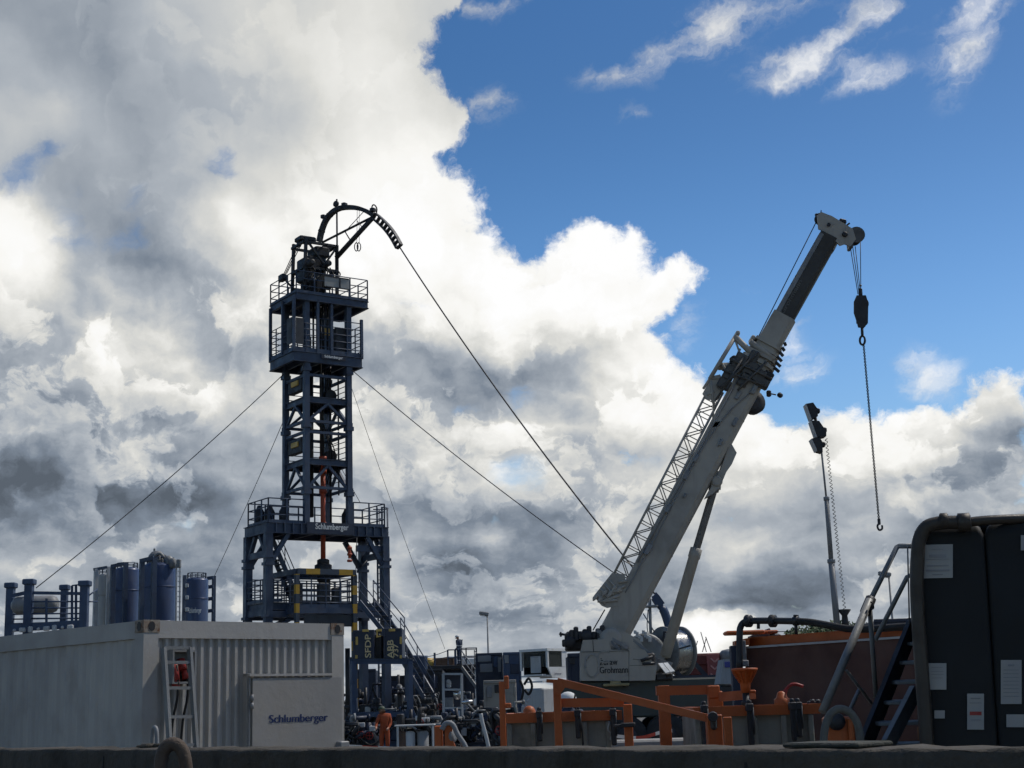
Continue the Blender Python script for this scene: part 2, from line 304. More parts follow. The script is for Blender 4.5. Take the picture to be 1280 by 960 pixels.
# ------------------------------------------------------------------ mesh builder
UP = V((0, 0, 1))
class MB:
    def __init__(s): s.v = []; s.f = []; s.sm = []; s.mi = []; s.cur = 0
    def face(s, idx, smooth=False): s.f.append(idx); s.sm.append(smooth); s.mi.append(s.cur)
    def box8(s, p):
        o = len(s.v); s.v += [V(q) for q in p]
        for f in ((0, 3, 2, 1), (4, 5, 6, 7), (0, 1, 5, 4), (1, 2, 6, 5), (2, 3, 7, 6), (3, 0, 4, 7)): s.face([o + i for i in f])
        return s
    def obox(s, o, ex, ey, ez):            # corner + three edge vectors
        o, ex, ey, ez = V(o), V(ex), V(ey), V(ez)
        return s.box8([o, o + ex, o + ex + ey, o + ey, o + ez, o + ex + ez, o + ex + ey + ez, o + ey + ez])
    def cbox(s, c, ex, ey, ez):            # centre + three full edge vectors
        c, ex, ey, ez = V(c), V(ex), V(ey), V(ez); return s.obox(c - (ex + ey + ez) / 2, ex, ey, ez)
    def bbox(s, c, ex, ey, ez, b=0.02):    # bevelled box: two stacked chamfers round every edge
        c = V(c); ex, ey, ez = V(ex), V(ey), V(ez); lx, ly, lz = ex.length, ey.length, ez.length
        ux, uy, uz = ex / lx, ey / ly, ez / lz; b = min(b, lx / 3, ly / 3, lz / 3); o = len(s.v)
        rings = []
        for zz, ins in ((-lz / 2, b), (-lz / 2 + b, 0), (lz / 2 - b, 0), (lz / 2, b)):
            x, y = lx / 2 - ins, ly / 2 - ins; k = b
            ring = [(-x + k, -y), (x - k, -y), (x, -y + k), (x, y - k), (x - k, y), (-x + k, y), (-x, y - k), (-x, -y + k)]
            rings.append([len(s.v) + i for i in range(8)]); s.v += [c + ux * p + uy * q + uz * zz for p, q in ring]
        for a, bb in zip(rings, rings[1:]):
            for i in range(8): s.face([a[i], a[(i + 1) % 8], bb[(i + 1) % 8], bb[i]])
        s.face(rings[0][::-1]); s.face(rings[-1]); return s
    def beam(s, a, b, w, h=None, up=UP):
        a, b = V(a), V(b); h = h or w; d = (b - a).normalized(); up = V(up)
        if abs(d.dot(up.normalized())) > 0.98: up = V((0.829, 0.559, 0))
        x = d.cross(up).normalized(); y = x.cross(d).normalized()
        return s.obox(a - x * w / 2 - y * h / 2, x * w, y * h, b - a)
    def ibeam(s, a, b, w, h, t=0.03, up=UP):
        a, b = V(a), V(b); d = (b - a).normalized(); x = d.cross(V(up)).normalized(); y = x.cross(d).normalized()
        s.beam(a + y * (h / 2 - t / 2), b + y * (h / 2 - t / 2), w, t, up); s.beam(a - y * (h / 2 - t / 2), b - y * (h / 2 - t / 2), w, t, up)
        return s.beam(a, b, t, h - 2 * t, up)
    def tube(s, a, b, r, n=8, r2=None): return s.path([a, b], r, n, r2=r2)
    def path(s, pts, r, n=8, r2=None, closed=False):
        pts = [V(p) for p in pts]; m = len(pts); rs = [r] * m if not isinstance(r, (list, tuple)) else r
        if r2 is not None: rs = [r + (r2 - r) * i / (m - 1) for i in range(m)]
        prev = None; rings = []
        for i, p in enumerate(pts):
            if closed: d = pts[(i + 1) % m] - pts[i - 1]
            else: d = pts[min(i + 1, m - 1)] - pts[max(i - 1, 0)]
            d.normalize()
            if prev is None:
                x = d.orthogonal().normalized()
            else:
                x = prev - d * prev.dot(d); x = x.normalized() if x.length > 1e-6 else d.orthogonal().normalized()
            prev = x; y = d.cross(x)
            rings.append([len(s.v) + k for k in range(n)])
            s.v += [p + (x * math.cos(2 * math.pi * k / n) + y * math.sin(2 * math.pi * k / n)) * rs[i] for k in range(n)]
        seq = list(zip(rings, rings[1:])) + ([(rings[-1], rings[0])] if closed else [])
        for A, B in seq:
            for k in range(n): s.face([A[k], A[(k + 1) % n], B[(k + 1) % n], B[k]], n > 4)
        if not closed: s.face(rings[0][::-1]); s.face(rings[-1])
        return s
    def lathe(s, c, prof, n=24, axis=UP, caps=True):
        c = V(c); ax = V(axis).normalized(); x = ax.orthogonal().normalized(); y = ax.cross(x); rings = []
        for r, h in prof:
            rings.append([len(s.v) + k for k in range(n)])
            s.v += [c + ax * h + (x * math.cos(2 * math.pi * k / n) + y * math.sin(2 * math.pi * k / n)) * max(r, 1e-4) for k in range(n)]
        for A, B in zip(rings, rings[1:]):
            for k in range(n): s.face([A[k], A[(k + 1) % n], B[(k + 1) % n], B[k]], True)
        if caps: s.face(rings[0][::-1]); s.face(rings[-1])
        return s
    def prism(s, poly, vec):
        poly = [V(p) for p in poly]; n = len(poly); o = len(s.v); vec = V(vec); s.v += poly + [p + vec for p in poly]
        s.face([o + i for i in range(n)][::-1]); s.face([o + n + i for i in range(n)])
        for i in range(n): s.face([o + i, o + (i + 1) % n, o + n + (i + 1) % n, o + n + i])
        return s
    def sphere(s, c, r, n=12, sx=1, sy=1, sz=1):
        return s.lathe_sphere(c, r, n, sx, sy, sz)
    def lathe_sphere(s, c, r, n, sx, sy, sz):
        c = V(c); o = len(s.v); m = n // 2
        s.lathe((0, 0, 0), [(r * math.sin(math.pi * i / m), -r * math.cos(math.pi * i / m)) for i in range(m + 1)], n)
        for i in range(o, len(s.v)): q = s.v[i]; s.v[i] = c + V((q.x * sx, q.y * sy, q.z * sz))
        return s
    def sheet(s, grid, smooth=False):      # rows of points
        o = len(s.v); h = len(grid); w = len(grid[0])
        for row in grid: s.v += [V(p) for p in row]
        for j in range(h - 1):
            for i in range(w - 1): s.face([o + j * w + i, o + j * w + i + 1, o + (j + 1) * w + i + 1, o + (j + 1) * w + i], smooth)
        return s
    def build(s, name, m, parent=None, origin=None, fix=True):
        me = bpy.data.meshes.new(name); og = V(origin) if origin is not None else V((0, 0, 0))
        me.from_pydata([p - og for p in s.v], [], s.f)
        for p, sm, mi in zip(me.polygons, s.sm, s.mi): p.use_smooth = sm; p.material_index = mi
        for q in (m if isinstance(m, (list, tuple)) else [m]): me.materials.append(q)
        if fix:
            bm = bmesh.new(); bm.from_mesh(me); bmesh.ops.recalc_face_normals(bm, faces=bm.faces); bm.to_mesh(me); bm.free()
        o = bpy.data.objects.new(name, me); C.objects.link(o)
        if parent is not None: o.parent = parent
        elif origin is not None: o.location = og
        return o
def tag(o, label=None, cat=None, group=None, kind=None):
    if label: o['label'] = label
    if cat: o['category'] = cat
    if group: o['group'] = group
    if kind: o['kind'] = kind
    return o
class Thing:                                # an Empty at the thing's base that parents its parts
    def __init__(s, name, label, cat, loc, group=None):
        s.o = bpy.data.objects.new(name, None); C.objects.link(s.o); s.loc = V(loc); s.o.location = s.loc
        tag(s.o, label, cat, group)
    def part(s, name, mb, m, parent=None, label=None):
        o = mb.build(name, m, parent or s.o, s.loc)
        if label: o['label'] = label
        return o
def solo(name, label, cat, mb, m, loc, group=None, kind=None):
    return tag(mb.build(name, m, None, loc), label, cat, group, kind)
def hit(px, py, P, n):                      # where a line of sight meets a plane
    d = ray(px, py); n = V(n); return EYE + d * ((V(P) - EYE).dot(n) / d.dot(n))
def arc(c, a, b, r, t0, t1, n):             # points on a circle, axes a b
    return [V(c) + (V(a) * math.cos(t0 + (t1 - t0) * i / n) + V(b) * math.sin(t0 + (t1 - t0) * i / n)) * r for i in range(n + 1)]
def spline(pts, n=8):                       # Catmull-Rom through pts
    pts = [V(p) for p in pts]; P = [pts[0] * 2 - pts[1]] + pts + [pts[-1] * 2 - pts[-2]]; out = []
    for i in range(1, len(P) - 2):
        for k in range(n):
            t = k / n; a, b, c, d = P[i - 1], P[i], P[i + 1], P[i + 2]
            out.append(0.5 * ((2 * b) + (c - a) * t + (2 * a - 5 * b + 4 * c - d) * t * t + (3 * b - a - 3 * c + d) * t ** 3))
    return out + [pts[-1]]
def rail_mb(pts, height, spacing=1.2, rails=3, r=0.025, toe=0.0, mb=None):     # guard rail along a run of floor points
    mb = mb or MB()
    pts = [V(p) for p in pts]
    for a, b in zip(pts, pts[1:]):
        n = max(1, round((b - a).length / spacing))
        for i in range(n + 1): q = a + (b - a) * i / n; mb.beam(q, q + UP * height, r * 2)
        for k in range(rails):
            z = UP * height * (k + 1) / rails; mb.tube(a + z, b + z, r, 6)
        if toe: mb.beam(a + UP * toe / 2, b + UP * toe / 2, 0.02, toe)
    return mb
_txt = {}
def text_mb(body, o, ex, ey, depth=0.004, bold=0.0, mb=None, heavy=0.0):   # lettering fitted into the box o, ex (width), ey (height)
    if (body, bold) not in _txt:
        cu = bpy.data.curves.new('t', 'FONT'); cu.body = body; cu.size = 1; cu.offset = bold; cu.resolution_u = 4
        ob = bpy.data.objects.new('t', cu); C.objects.link(ob); bpy.context.view_layer.update()
        me = ob.evaluated_get(bpy.context.evaluated_depsgraph_get()).to_mesh()
        vs_ = [v.co.copy() for v in me.vertices]; fs = [list(p.vertices) for p in me.polygons]
        bpy.data.objects.remove(ob)
        _txt[(body, bold)] = (vs_, fs)
    vs_, fs = _txt[(body, bold)]
    x0, x1 = min(v.x for v in vs_), max(v.x for v in vs_); y0, y1 = min(v.y for v in vs_), max(v.y for v in vs_)
    if mb is None and heavy:
        mb = MB()
        for q, sh in enumerate((-1, 0, 1)): text_mb(body, V(o) + V(ex) * sh * heavy, ex, ey, depth + q * .0004, bold, mb)
        return mb
    mb = mb or MB(); k = len(mb.v); o, ex, ey = V(o), V(ex), V(ey); n = ex.cross(ey).normalized() * depth
    mb.v += [o + ex * ((v.x - x0) / (x1 - x0)) + ey * ((v.y - y0) / (y1 - y0)) + n for v in vs_]
    for f in fs: mb.face([k + i for i in f])
    return mb
# shared paints
M_TOWER = mat('slate_paint', (0.048, 0.069, 0.112), 0.5, 0, (0.05, 0.04, 0.035), 0.4, 2.0, rust=0.25)
M_TOWER2 = mat('slate_paint_dull', (0.048, 0.052, 0.06), 0.6, 0, (0.05, 0.04, 0.035), 0.4, 2.0)
M_BLUE = mat('blue_paint', (0.04, 0.066, 0.125), 0.5, 0, (0.04, 0.04, 0.045), 0.4, 2.0)
M_NAVY = mat('navy_paint', (0.025, 0.033, 0.058), 0.5, 0, (0.04, 0.04, 0.04), 0.4, 2.0)
M_WHITE = mat('white_paint', (0.72, 0.73, 0.72), 0.5, 0, (0.3, 0.27, 0.22), 0.35, 2.0)
M_CRANE = mat('crane_paint', (0.36, 0.33, 0.285), 0.45, 0, (0.12, 0.11, 0.1), 0.4, 0.9)
M_DARK = mat('dark_steel', (0.035, 0.036, 0.04), 0.5, 0.3, (0.06, 0.05, 0.04), 0.4, 4.0)
M_BLACK = mat('black_rubber', (0.018, 0.018, 0.018), 0.7, 0, (0.05, 0.045, 0.04), 0.3, 5.0)
M_ORANGE = mat('orange_paint', (0.44, 0.10, 0.02), 0.45, 0, (0.12, 0.06, 0.03), 0.35, 3.0, rust=0.15)
M_GALV = mat('galvanised', (0.2, 0.205, 0.205), 0.55, 0.25, (0.16, 0.15, 0.14), 0.4, 5.0)
M_STEEL = mat('bright_steel', (0.6, 0.6, 0.6), 0.22, 1.0, (0.2, 0.19, 0.18), 0.3, 6.0, bump=0.05)
M_YELLOW = mat('yellow_paint', (0.6, 0.4, 0.1), 0.5, 0, (0.15, 0.1, 0.04), 0.4, 4.0)
M_RED = mat('red_paint', (0.32, 0.035, 0.03), 0.5, 0, (0.08, 0.04, 0.03), 0.4, 3.0)
M_GREY = mat('grey_paint', (0.22, 0.225, 0.23), 0.55, 0, (0.08, 0.075, 0.07), 0.4, 2.0)
M_LGREY = mat('pale_grey_paint', (0.45, 0.46, 0.46), 0.5, 0, (0.2, 0.18, 0.15), 0.35, 2.0)
M_NAVYTXT = mat('navy_lettering', (0.012, 0.025, 0.09), 0.5, 0, amount=0.1, bump=0)
M_BLKTXT = mat('black_lettering', (0.015, 0.015, 0.017), 0.5, 0, amount=0.1, bump=0)
M_WHTTXT = mat('white_lettering', (0.78, 0.78, 0.75), 0.5, 0, amount=0.25, bump=0)
M_PAPER = mat('paper', (0.32, 0.32, 0.31), 0.7, 0, (0.4, 0.37, 0.3), 0.3, 6.0, bump=0.05)
M_WIRE = mat('wire_rope', (0.05, 0.05, 0.055), 0.5, 0.4, amount=0.2, bump=0)
# ------------------------------------------------------------------ coiled tubing tower
TA = R(34); E1 = V((math.cos(TA), math.sin(TA), 0)); E2 = V((-math.sin(TA), math.cos(TA), 0)); TY = 70.0
TN = V((xat(383, TY, 8), TY, 0))
def tf(a, b, z): return TN + E1 * a + E2 * b + UP * z
def tz(py): return zat(383, py, TY)
S = 2.28
tower = Thing('tubing_tower', 'tall slate blue steel lattice tower with railed platforms and curved guide arch on top', 'tower', tf(S / 2, S / 2, 0))
zDeck = tz(655); zJ0 = tz(615); zJ1 = tz(532); zCage = tz(447); zTop = tz(368)
# column legs, with collars at the module joints
for (a, b) in ((0, 0), (S, 0), (0, S), (S, S)):
    m = MB().beam(tf(a, b, zDeck - 0.4), tf(a, b, zTop), 0.26, 0.26, E2)
    for z in (zJ0, zJ1, tz(461)): m.cbox(tf(a, b, z), E1 * 0.38, E2 * 0.38, UP * 0.2); m.cbox(tf(a, b, z + 0.14), E1 * 0.3, E2 * 0.3, UP * 0.3)
    tower.part('leg', m, M_TOWER)
faces = [((0, 0), (S, 0)), ((0, 0), (0, S)), ((S, 0), (S, S)), ((0, S), (S, S))]
def fl(f, t): (a0, b0), (a1, b1) = f; return a0 + (a1 - a0) * t, b0 + (b1 - b0) * t
for z0, z1 in ((zJ0 + 0.05, zJ1), (zJ1 + 0.05, tz(461))):
    h = z1 - z0; zd = z0 + h * 0.44
    for f in faces:
        tower.part('diagonal_brace', MB().beam(tf(*fl(f, 0.06), z0 + 0.25), tf(*fl(f, 0.5), zd - 0.1), 0.12), M_TOWER)
        tower.part('diagonal_brace', MB().beam(tf(*fl(f, 0.94), z0 + 0.25), tf(*fl(f, 0.5), zd - 0.1), 0.12), M_TOWER)
        tower.part('deck_beam', MB().ibeam(tf(*fl(f, 0.05), zd + 0.05), tf(*fl(f, 0.95), zd + 0.05), 0.16, 0.3), M_TOWER)
        tower.part('horizontal_beam', MB().beam(tf(*fl(f, 0.05), z0 + 0.2), tf(*fl(f, 0.95), z0 + 0.2), 0.13), M_TOWER)
        tower.part('horizontal_beam', MB().beam(tf(*fl(f, 0.05), z1 - 0.28), tf(*fl(f, 0.95), z1 - 0.28), 0.13), M_TOWER)
        g = MB()
        for k in (0.2, 0.45, 0.7, 0.95): g.tube(tf(*fl(f, 0.05), zd + 0.2 + k * 1.05), tf(*fl(f, 0.95), zd + 0.2 + k * 1.05), 0.022, 6)
        if f[1] != (0, S) and f[0] != (0, 0): tower.part('guard_rail', g, M_TOWER)
    d = MB()
    for i in range(8): d.beam(tf(0.1, 0.15 + i * 0.28, zd + 0.18), tf(S - 0.1, 0.15 + i * 0.28, zd + 0.18), 0.2, 0.03)
    tower.part('deck_grating', d, M_TOWER2)
    bx = tower.part('equipment_box', MB().bbox(tf(0.12, S * 0.55, zd + 0.95), E1 * 0.3, E2 * 1.5, UP * 0.75, 0.04), M_DARK)
    tower.part('work_lamp', MB().bbox(tf(-0.06, S * 0.5, zd + 1.0), E1 * 0.08, E2 * 0.75, UP * 0.26, 0.02), M_YELLOW, bx)
    tower.part('winch', MB().lathe(tf(S * 0.8, S * 0.5, zd + 0.55), [(0.3, -0.2), (0.3, -0.17), (0.16, -0.16), (0.16, 0.16), (0.3, 0.17), (0.3, 0.2)], 16, E2), M_DARK)
    l = MB()                                                        # access ladder inside the frame
    for q in (0.35, 0.75): l.beam(tf(S - 0.15, S * q, z0), tf(S - 0.15, S * q, z1), 0.06)
    for i in range(int(h / 0.28)): l.tube(tf(S - 0.15, S * 0.35, z0 + 0.1 + i * 0.28), tf(S - 0.15, S * 0.75, z0 + 0.1 + i * 0.28), 0.018, 6)
    tower.part('ladder', l, M_TOWER2)
# pipes up the middle
ORP = mat('oxide_pipe', (0.42, 0.075, 0.03), 0.5, 0, (0.1, 0.04, 0.03), 0.4, 4)
rp = MB().path([tf(1.25, 0.75, tz(709)), tf(1.25, 0.75, tz(570))], 0.12, 12)
for z in (tz(700), tz(652), tz(610), tz(585), tz(568)): rp.lathe(tf(1.25, 0.75, z), [(0.12, -0.1), (0.19, -0.09), (0.19, 0.09), (0.12, 0.1)], 12)
tower.part('riser_pipe', rp, ORP)
bop = MB()
for z, r, h in ((tz(709), 0.42, 0.5), (tz(714), 0.3, 0.9), (tz(700), 0.3, 0.3)): bop.lathe(tf(1.25, 0.75, z), [(r * 0.7, -h / 2), (r, -h / 2 + 0.06), (r, h / 2 - 0.06), (r * 0.7, h / 2)], 14)
bop.beam(tf(0.5, 0.75, tz(714)), tf(2.0, 0.75, tz(714)), 0.3); tower.part('blowout_preventer', bop, M_DARK)
tower.part('tubing', MB().tube(tf(1.25, 0.95, tz(570)), tf(1.25, 0.95, zTop), 0.06, 8), M_DARK)
for (a, b, r, y0, y1) in ((1.0, 1.7, 0.2, 640, 455), (1.65, 1.6, 0.1, 610, 400), (0.75, 1.3, 0.05, 640, 380), (1.9, 1.2, 0.05, 650, 420)):
    tower.part('pipe', MB().tube(tf(a, b, tz(y0)), tf(a, b, tz(y1)), r, 10), M_DARK)
hs = MB()
for k in range(3):
    hs.path(spline([tf(1.5 + .1 * k, 1.0, tz(600)), tf(1.7 + .15 * k, .9, tz(560)), tf(1.45, 1.2 + .1 * k, tz(510)), tf(1.6 + .1 * k, 1.1, tz(470)), tf(1.4, 1.1, tz(420))], 6), 0.03, 6)
tower.part('hose_bundle', hs, M_BLACK)
# control cage under the top platform
ca0, ca1, cb0, cb1 = -0.72, 2.95, -0.15, S + 0.25
def rect(a0, a1, b0, b1, z): return [tf(a0, b0, z), tf(a1, b0, z), tf(a1, b1, z), tf(a0, b1, z)]
def deck(a0, a1, b0, b1, z, h, name='platform', sign=None):
    p = rect(a0, a1, b0, b1, z); e = MB()
    for i in range(4): e.ibeam(p[i] - UP * h / 2, p[(i + 1) % 4] - UP * h / 2, 0.16, h)
    for i in range(1, 5): a = a0 + (a1 - a0) * i / 5; e.ibeam(tf(a, b0 + 0.1, z - h / 2), tf(a, b1 - 0.1, z - h / 2), 0.12, h * 0.8)
    o = tower.part(name, e, M_TOWER)
    g = MB(); n = int((b1 - b0) / 0.16)
    for i in range(n): b = b0 + 0.12 + i * (b1 - b0 - 0.2) / n; g.beam(tf(a0 + .1, b, z - 0.03), tf(a1 - .1, b, z - 0.03), 0.13, 0.03)
    tower.part('deck_grating', g, M_TOWER2, o); return o
dc = deck(ca0, ca1, cb0, cb1, zCage + 0.25, 0.5)
p = rect(ca0, ca1, cb0, cb1, zCage + 0.25)
zc1 = tz(392)
for (a, b) in ((ca0, cb0), (ca1, cb0), (ca0, cb1), (ca1, cb1), (0.55, cb0), (1.3, cb0), (ca0, 1.1)):
    tower.part('cage_post', MB().beam(tf(a, b, zCage + 0.2), tf(a, b, zTop - 0.2 if a < ca1 else zc1), 0.13, 0.13, E2), M_TOWER)
for f, zt in (((ca0, cb0, 0.55, cb0), 405), ((0.55, cb0, ca1, cb0), 397), ((ca1, cb0, ca1, cb1), 400), ((ca0, cb0, ca0, cb1), 403), ((ca0, cb1, ca1, cb1), 403)):
    g = rail_mb([tf(f[0], f[1], zCage + 0.25), tf(f[2], f[3], zCage + 0.25)], tz(zt) - zCage - 0.25, 0.75, 5, 0.024, 0.22)
    tower.part('guard_rail', g, M_TOWER)
tower.part('cage_panel', MB().cbox(tf(ca0 - 0.02, 0.3, zCage + 1.3), E1 * 0.04, E2 * 0.55, UP * 1.3), M_TOWER2)
tower.part('cage_panel', MB().cbox(tf(ca0 + 0.3, cb0 - 0.02, zCage + 1.25), E1 * 0.4, E2 * 0.04, UP * 1.3), M_TOWER2)
cab = tower.part('control_cabinet', MB().bbox(tf(1.9, 0.2, zCage + 1.0), E1 * 0.6, E2 * 0.4, UP * 1.4, 0.03), M_TOWER2)
tower.part('work_lamp', MB().bbox(tf(2.1, 1.9, tz(398)), E1 * 0.9, E2 * 0.1, UP * 0.35, 0.02), M_YELLOW)
pl = tower.part('name_plate', MB().cbox(tf(1.35, cb0 - 0.1, zCage + 0.08), E1 * 1.3, E2 * 0.03, UP * 0.2), M_NAVY)
tower.part('lettering', text_mb('Schlumberger', tf(0.85, cb0 - 0.118, zCage - 0.0), E1 * 1.0, UP * 0.18, 0.006, 0.02), M_WHTTXT, pl)
mm = MB()
for k in range(6): mm.tube(tf(0.2 + k * .34, .6 + .2 * (k % 3), zCage + .3), tf(0.2 + k * .34, .6 + .2 * (k % 3), zTop), 0.05 + .02 * (k % 2), 8)
tower.part('pipe_rack', mm, M_DARK)
# top platform
ta0, ta1, tb0, tb1 = -0.62, 3.28, -0.2, 2.75
deck(ta0, ta1, tb0, tb1, zTop, 0.36)
hr = 1.1
for f in ((ta0, tb0, ta1, tb0), (ta1, tb0, ta1, tb1), (ta1, tb1, ta0, tb1), (ta0, tb1, ta0, tb0)):
    tower.part('guard_rail', rail_mb([tf(f[0], f[1], zTop), tf(f[2], f[3], zTop)], hr, 0.95, 3, 0.026, 0.14), M_TOWER)
sg = tower.part('sign_board', MB().cbox(tf(1.55, tb0 - 0.06, zTop + 0.72), E1 * 1.35, E2 * 0.04, UP * 0.5), M_PAPER, label='pale blank board on the top railing')
tower.part('frame', MB().beam(tf(0.9, tb0 - 0.08, zTop + 0.99), tf(2.2, tb0 - 0.08, zTop + 0.99), 0.05).beam(tf(0.9, tb0 - 0.08, zTop + 0.46), tf(2.2, tb0 - 0.08, zTop + 0.46), 0.05).beam(tf(1.7, tb0 - 0.09, zTop + 0.45), tf(1.7, tb0 - 0.09, zTop + 1.0), 0.06), M_DARK, sg)
# injector head standing on the top platform
z0, z1 = zTop, tz(292)
ia0, ia1, ib0, ib1 = 0.12, 1.92, 0.45, 1.85
inj = MB()
for (a, b) in ((ia0, ib0), (ia1, ib0), (ia0, ib1), (ia1, ib1)): inj.beam(tf(a, b, z0), tf(a + (0.1 if a == ia0 else 0), b, z1 - (0.2 if a == ia1 else 0)), 0.14)
for z in (z0 + .15, z0 + (z1 - z0) * .5, z1 - .25):
    for f in ((ia0, ib0, ia1, ib0), (ia1, ib0, ia1, ib1), (ia1, ib1, ia0, ib1), (ia0, ib1, ia0, ib0)): inj.beam(tf(f[0], f[1], z), tf(f[2], f[3], z), 0.12)
inj.beam(tf(ia0, ib0, z0 + .2), tf(ia1, ib0, z1 - .3), 0.09); inj.beam(tf(ia1, ib0, z0 + 1.0), tf(ia0, ib0, z1), 0.09)
io = tower.part('injector_head', inj, M_DARK)
core = MB().bbox(tf(.95, 1.15, z0 + 1.2), E1 * 1.0, E2 * .95, UP * 2.2, .08).bbox(tf(.35, 1.0, z0 + 1.5), E1 * .4, E2 * .8, UP * 1.2, .06).bbox(tf(1.25, 1.15, z1 - .55), E1 * .8, E2 * 1.0, UP * .55, .08)
tower.part('drive_block', core, M_DARK, io)
for i, (a, z) in enumerate(((.35, z0 + 1.7), (1.3, z0 + 1.8), (.4, z0 + .8), (1.5, z0 + .75))):
    tower.part('drive_motor', MB().lathe(tf(a, .25 + .1 * (i % 2), z), [(.08, -.3), (.15, -.28), (.15, .2), (.19, .22), (.19, .3), (.06, .32)], 12, E2), M_DARK, io)
hb = MB()
for k in range(6):
    a = .05 + .35 * k
    hb.path(spline([tf(a, .3, z0 + .25), tf(a - .15, .05, z0 + .7 + .1 * (k % 3)), tf(a + .2, .25, z0 + 1.2 + .15 * (k % 2)), tf(a + .1, .5, z0 + 1.7)], 5), .035, 6)
tower.part('hose_bundle', hb, M_BLACK, io)
st = MB()
for k in range(3): st.tube(tf(.12, .6 + .3 * k, z1 - .2), tf(-.62 + .05 * k, .9 + .5 * k, z0 + 1.2 - .1 * k), .025, 6)
st.bbox(tf(-.55, 1.5, z0 + 1.15), E1 * .3, E2 * .5, UP * .35, .05).path(spline([tf(-.5, 1.3, z0 + 1.0), tf(-.3, 1.0, z0 + .6), tf(0, .8, z0 + .3)], 5), .05, 6)
tower.part('stay_rod', st, M_DARK, io)
tower.part('top_bracket', MB().bbox(tf(.5, 1.1, z1 + .05), E1 * .9, E2 * .7, UP * .25, .05).beam(tf(.25, 1.1, z1), tf(.1, 1.1, z1 - .35), .2).bbox(tf(1.65, 1.0, z1 - .25), E1 * .5, E2 * .5, UP * .3, .05), M_DARK, io)
# gooseneck arch in the vertical plane that runs down to the reel
def gk(px, py): return at(px, py, 71.6 - 0.73 * 0.0385 * (px - 400))
GP = [(399.2, 302), (402, 289), (407, 276), (414, 267), (423, 261), (434, 259.3), (446, 260), (457, 263.5), (468, 270), (478, 278.5), (486, 287), (493, 297), (499, 308)]
arcp = spline([gk(*q) for q in GP], 4)
GS = V((0.59, 0.81, 0))                        # sideways of the arch plane
def band(pts, w, h, mb):
    for a, b in zip(pts, pts[1:]):
        d = (b - a).normalized(); n = d.cross(GS).normalized()
        mb.beam(a - d * 0.01, b + d * 0.01, w, h, n)
    return mb
k = 4 * 8
go = tower.part('gooseneck', band(arcp[:k + 1], 0.26, 0.2, MB()), M_DARK)
ext = MB(); tail = arcp[k:]
for off in (-0.16, 0.14):
    band([p + (tail[min(i + 1, len(tail) - 1)] - tail[max(i - 1, 0)]).normalized().cross(GS) * off for i, p in enumerate(tail)], 0.24, 0.07, ext)
for i in range(0, len(tail), 2):
    dn = (tail[min(i + 1, len(tail) - 1)] - tail[max(i - 1, 0)]).normalized().cross(GS)
    ext.beam(tail[i] - dn * .16, tail[i] + dn * .15, .06, .2, GS)
tower.part('roller_guide', ext, M_DARK, go)
rl = MB()
for i in range(4, k, 7): rl.lathe(arcp[i], [(.07, -.19), (.07, .19)], 8, GS)
tower.part('roller', rl, M_DARK, go)
for q in ((404.5, 271), (430.5, 256), (466, 262.5)): tower.part('clamp', MB().bbox(gk(*q), V((.2, -.1, 0)), GS * .25, UP * .2, .03), M_DARK, go)
tower.part('strut', MB().tube(gk(467, 271), gk(420.5, 322), .13, 8), M_DARK, go)
tower.part('strut', MB().tube(gk(464, 272), gk(403, 303), .06, 8), M_DARK, go)
w2_ = MB()
w2_.tube(gk(455, 264), gk(431, 290), .02, 6).tube(gk(446, 276), gk(453, 284), .02, 6).tube(gk(431, 289), gk(437, 299), .03, 6)
tower.part('stay_rod', w2_, M_DARK, go)
pm = MB().tube(gk(421.5, 337), gk(421, 249), .045, 8).lathe(gk(420, 255), [(.05, -.06), (.16, -.05), (.16, .05), (.05, .06)], 14, GS)
tower.part('pulley_post', pm, M_DARK, go)
tower.part('hose_loop', MB().path(spline([gk(464, 264), gk(465.5, 257), gk(468.5, 256.5), gk(471, 261), gk(470.5, 267)], 5), .035, 6), M_BLACK, go)
tl = MB().tube(gk(446.5, 262), gk(446, 303), .012, 5).tube(gk(449, 262), gk(449, 303), .012, 5)
for dx in (-1.6, 1.6): tl.path(spline([gk(447 + dx, 303), gk(445 + dx, 306), gk(445 + dx, 311), gk(447 + dx, 314), gk(449 + dx, 311), gk(449 + dx, 306), gk(447 + dx, 303)], 3), .025, 6)
tower.part('hanging_tongs', tl, M_DARK, go)
# main platform and the wide base under it
bA0, bA1 = -1.95, 4.2
dk = deck(bA0 - .12, bA1 + .1, -.12, S + .1, zDeck, 0.5)
fx = MB()
for i in range(14): fx.beam(tf(bA0 + .3 + i * .43, -.2, zDeck - .45), tf(bA0 + .3 + i * .43, -.2, zDeck - .03), .05, .12, E2)
tower.part('stiffener', fx, M_TOWER, dk)
pl = tower.part('name_plate', MB().cbox(tf(1.15, -.26, zDeck - .2), E1 * 2.5, E2 * .04, UP * .55), M_NAVY)
tower.part('lettering', text_mb('Schlumberger', tf(.33, -.285, zDeck - .34), E1 * 1.75, UP * .36, .006, 0.02), M_WHTTXT, pl)
for f in ((bA0, 0, -.05, 0), (2.5, 0, bA1, 0), (bA1, 0, bA1, S), (bA1, S, bA0, S), (bA0, S, bA0, 0)):
    tower.part('guard_rail', rail_mb([tf(f[0], f[1], zDeck), tf(f[2], f[3], zDeck)], 1.15, .9, 3, .028, .15), M_TOWER)
for (a, b) in ((-1.1, 1.7), (-.5, 1.4), (2.9, 1.5), (-1.5, 2.0)):
    tower.part('deck_cylinder', MB().lathe(tf(a, b, zDeck), [(.2, 0), (.24, .05), (.24, .75), (.15, .9), (.1, 1.05)], 14), M_DARK)
zg = 0.0
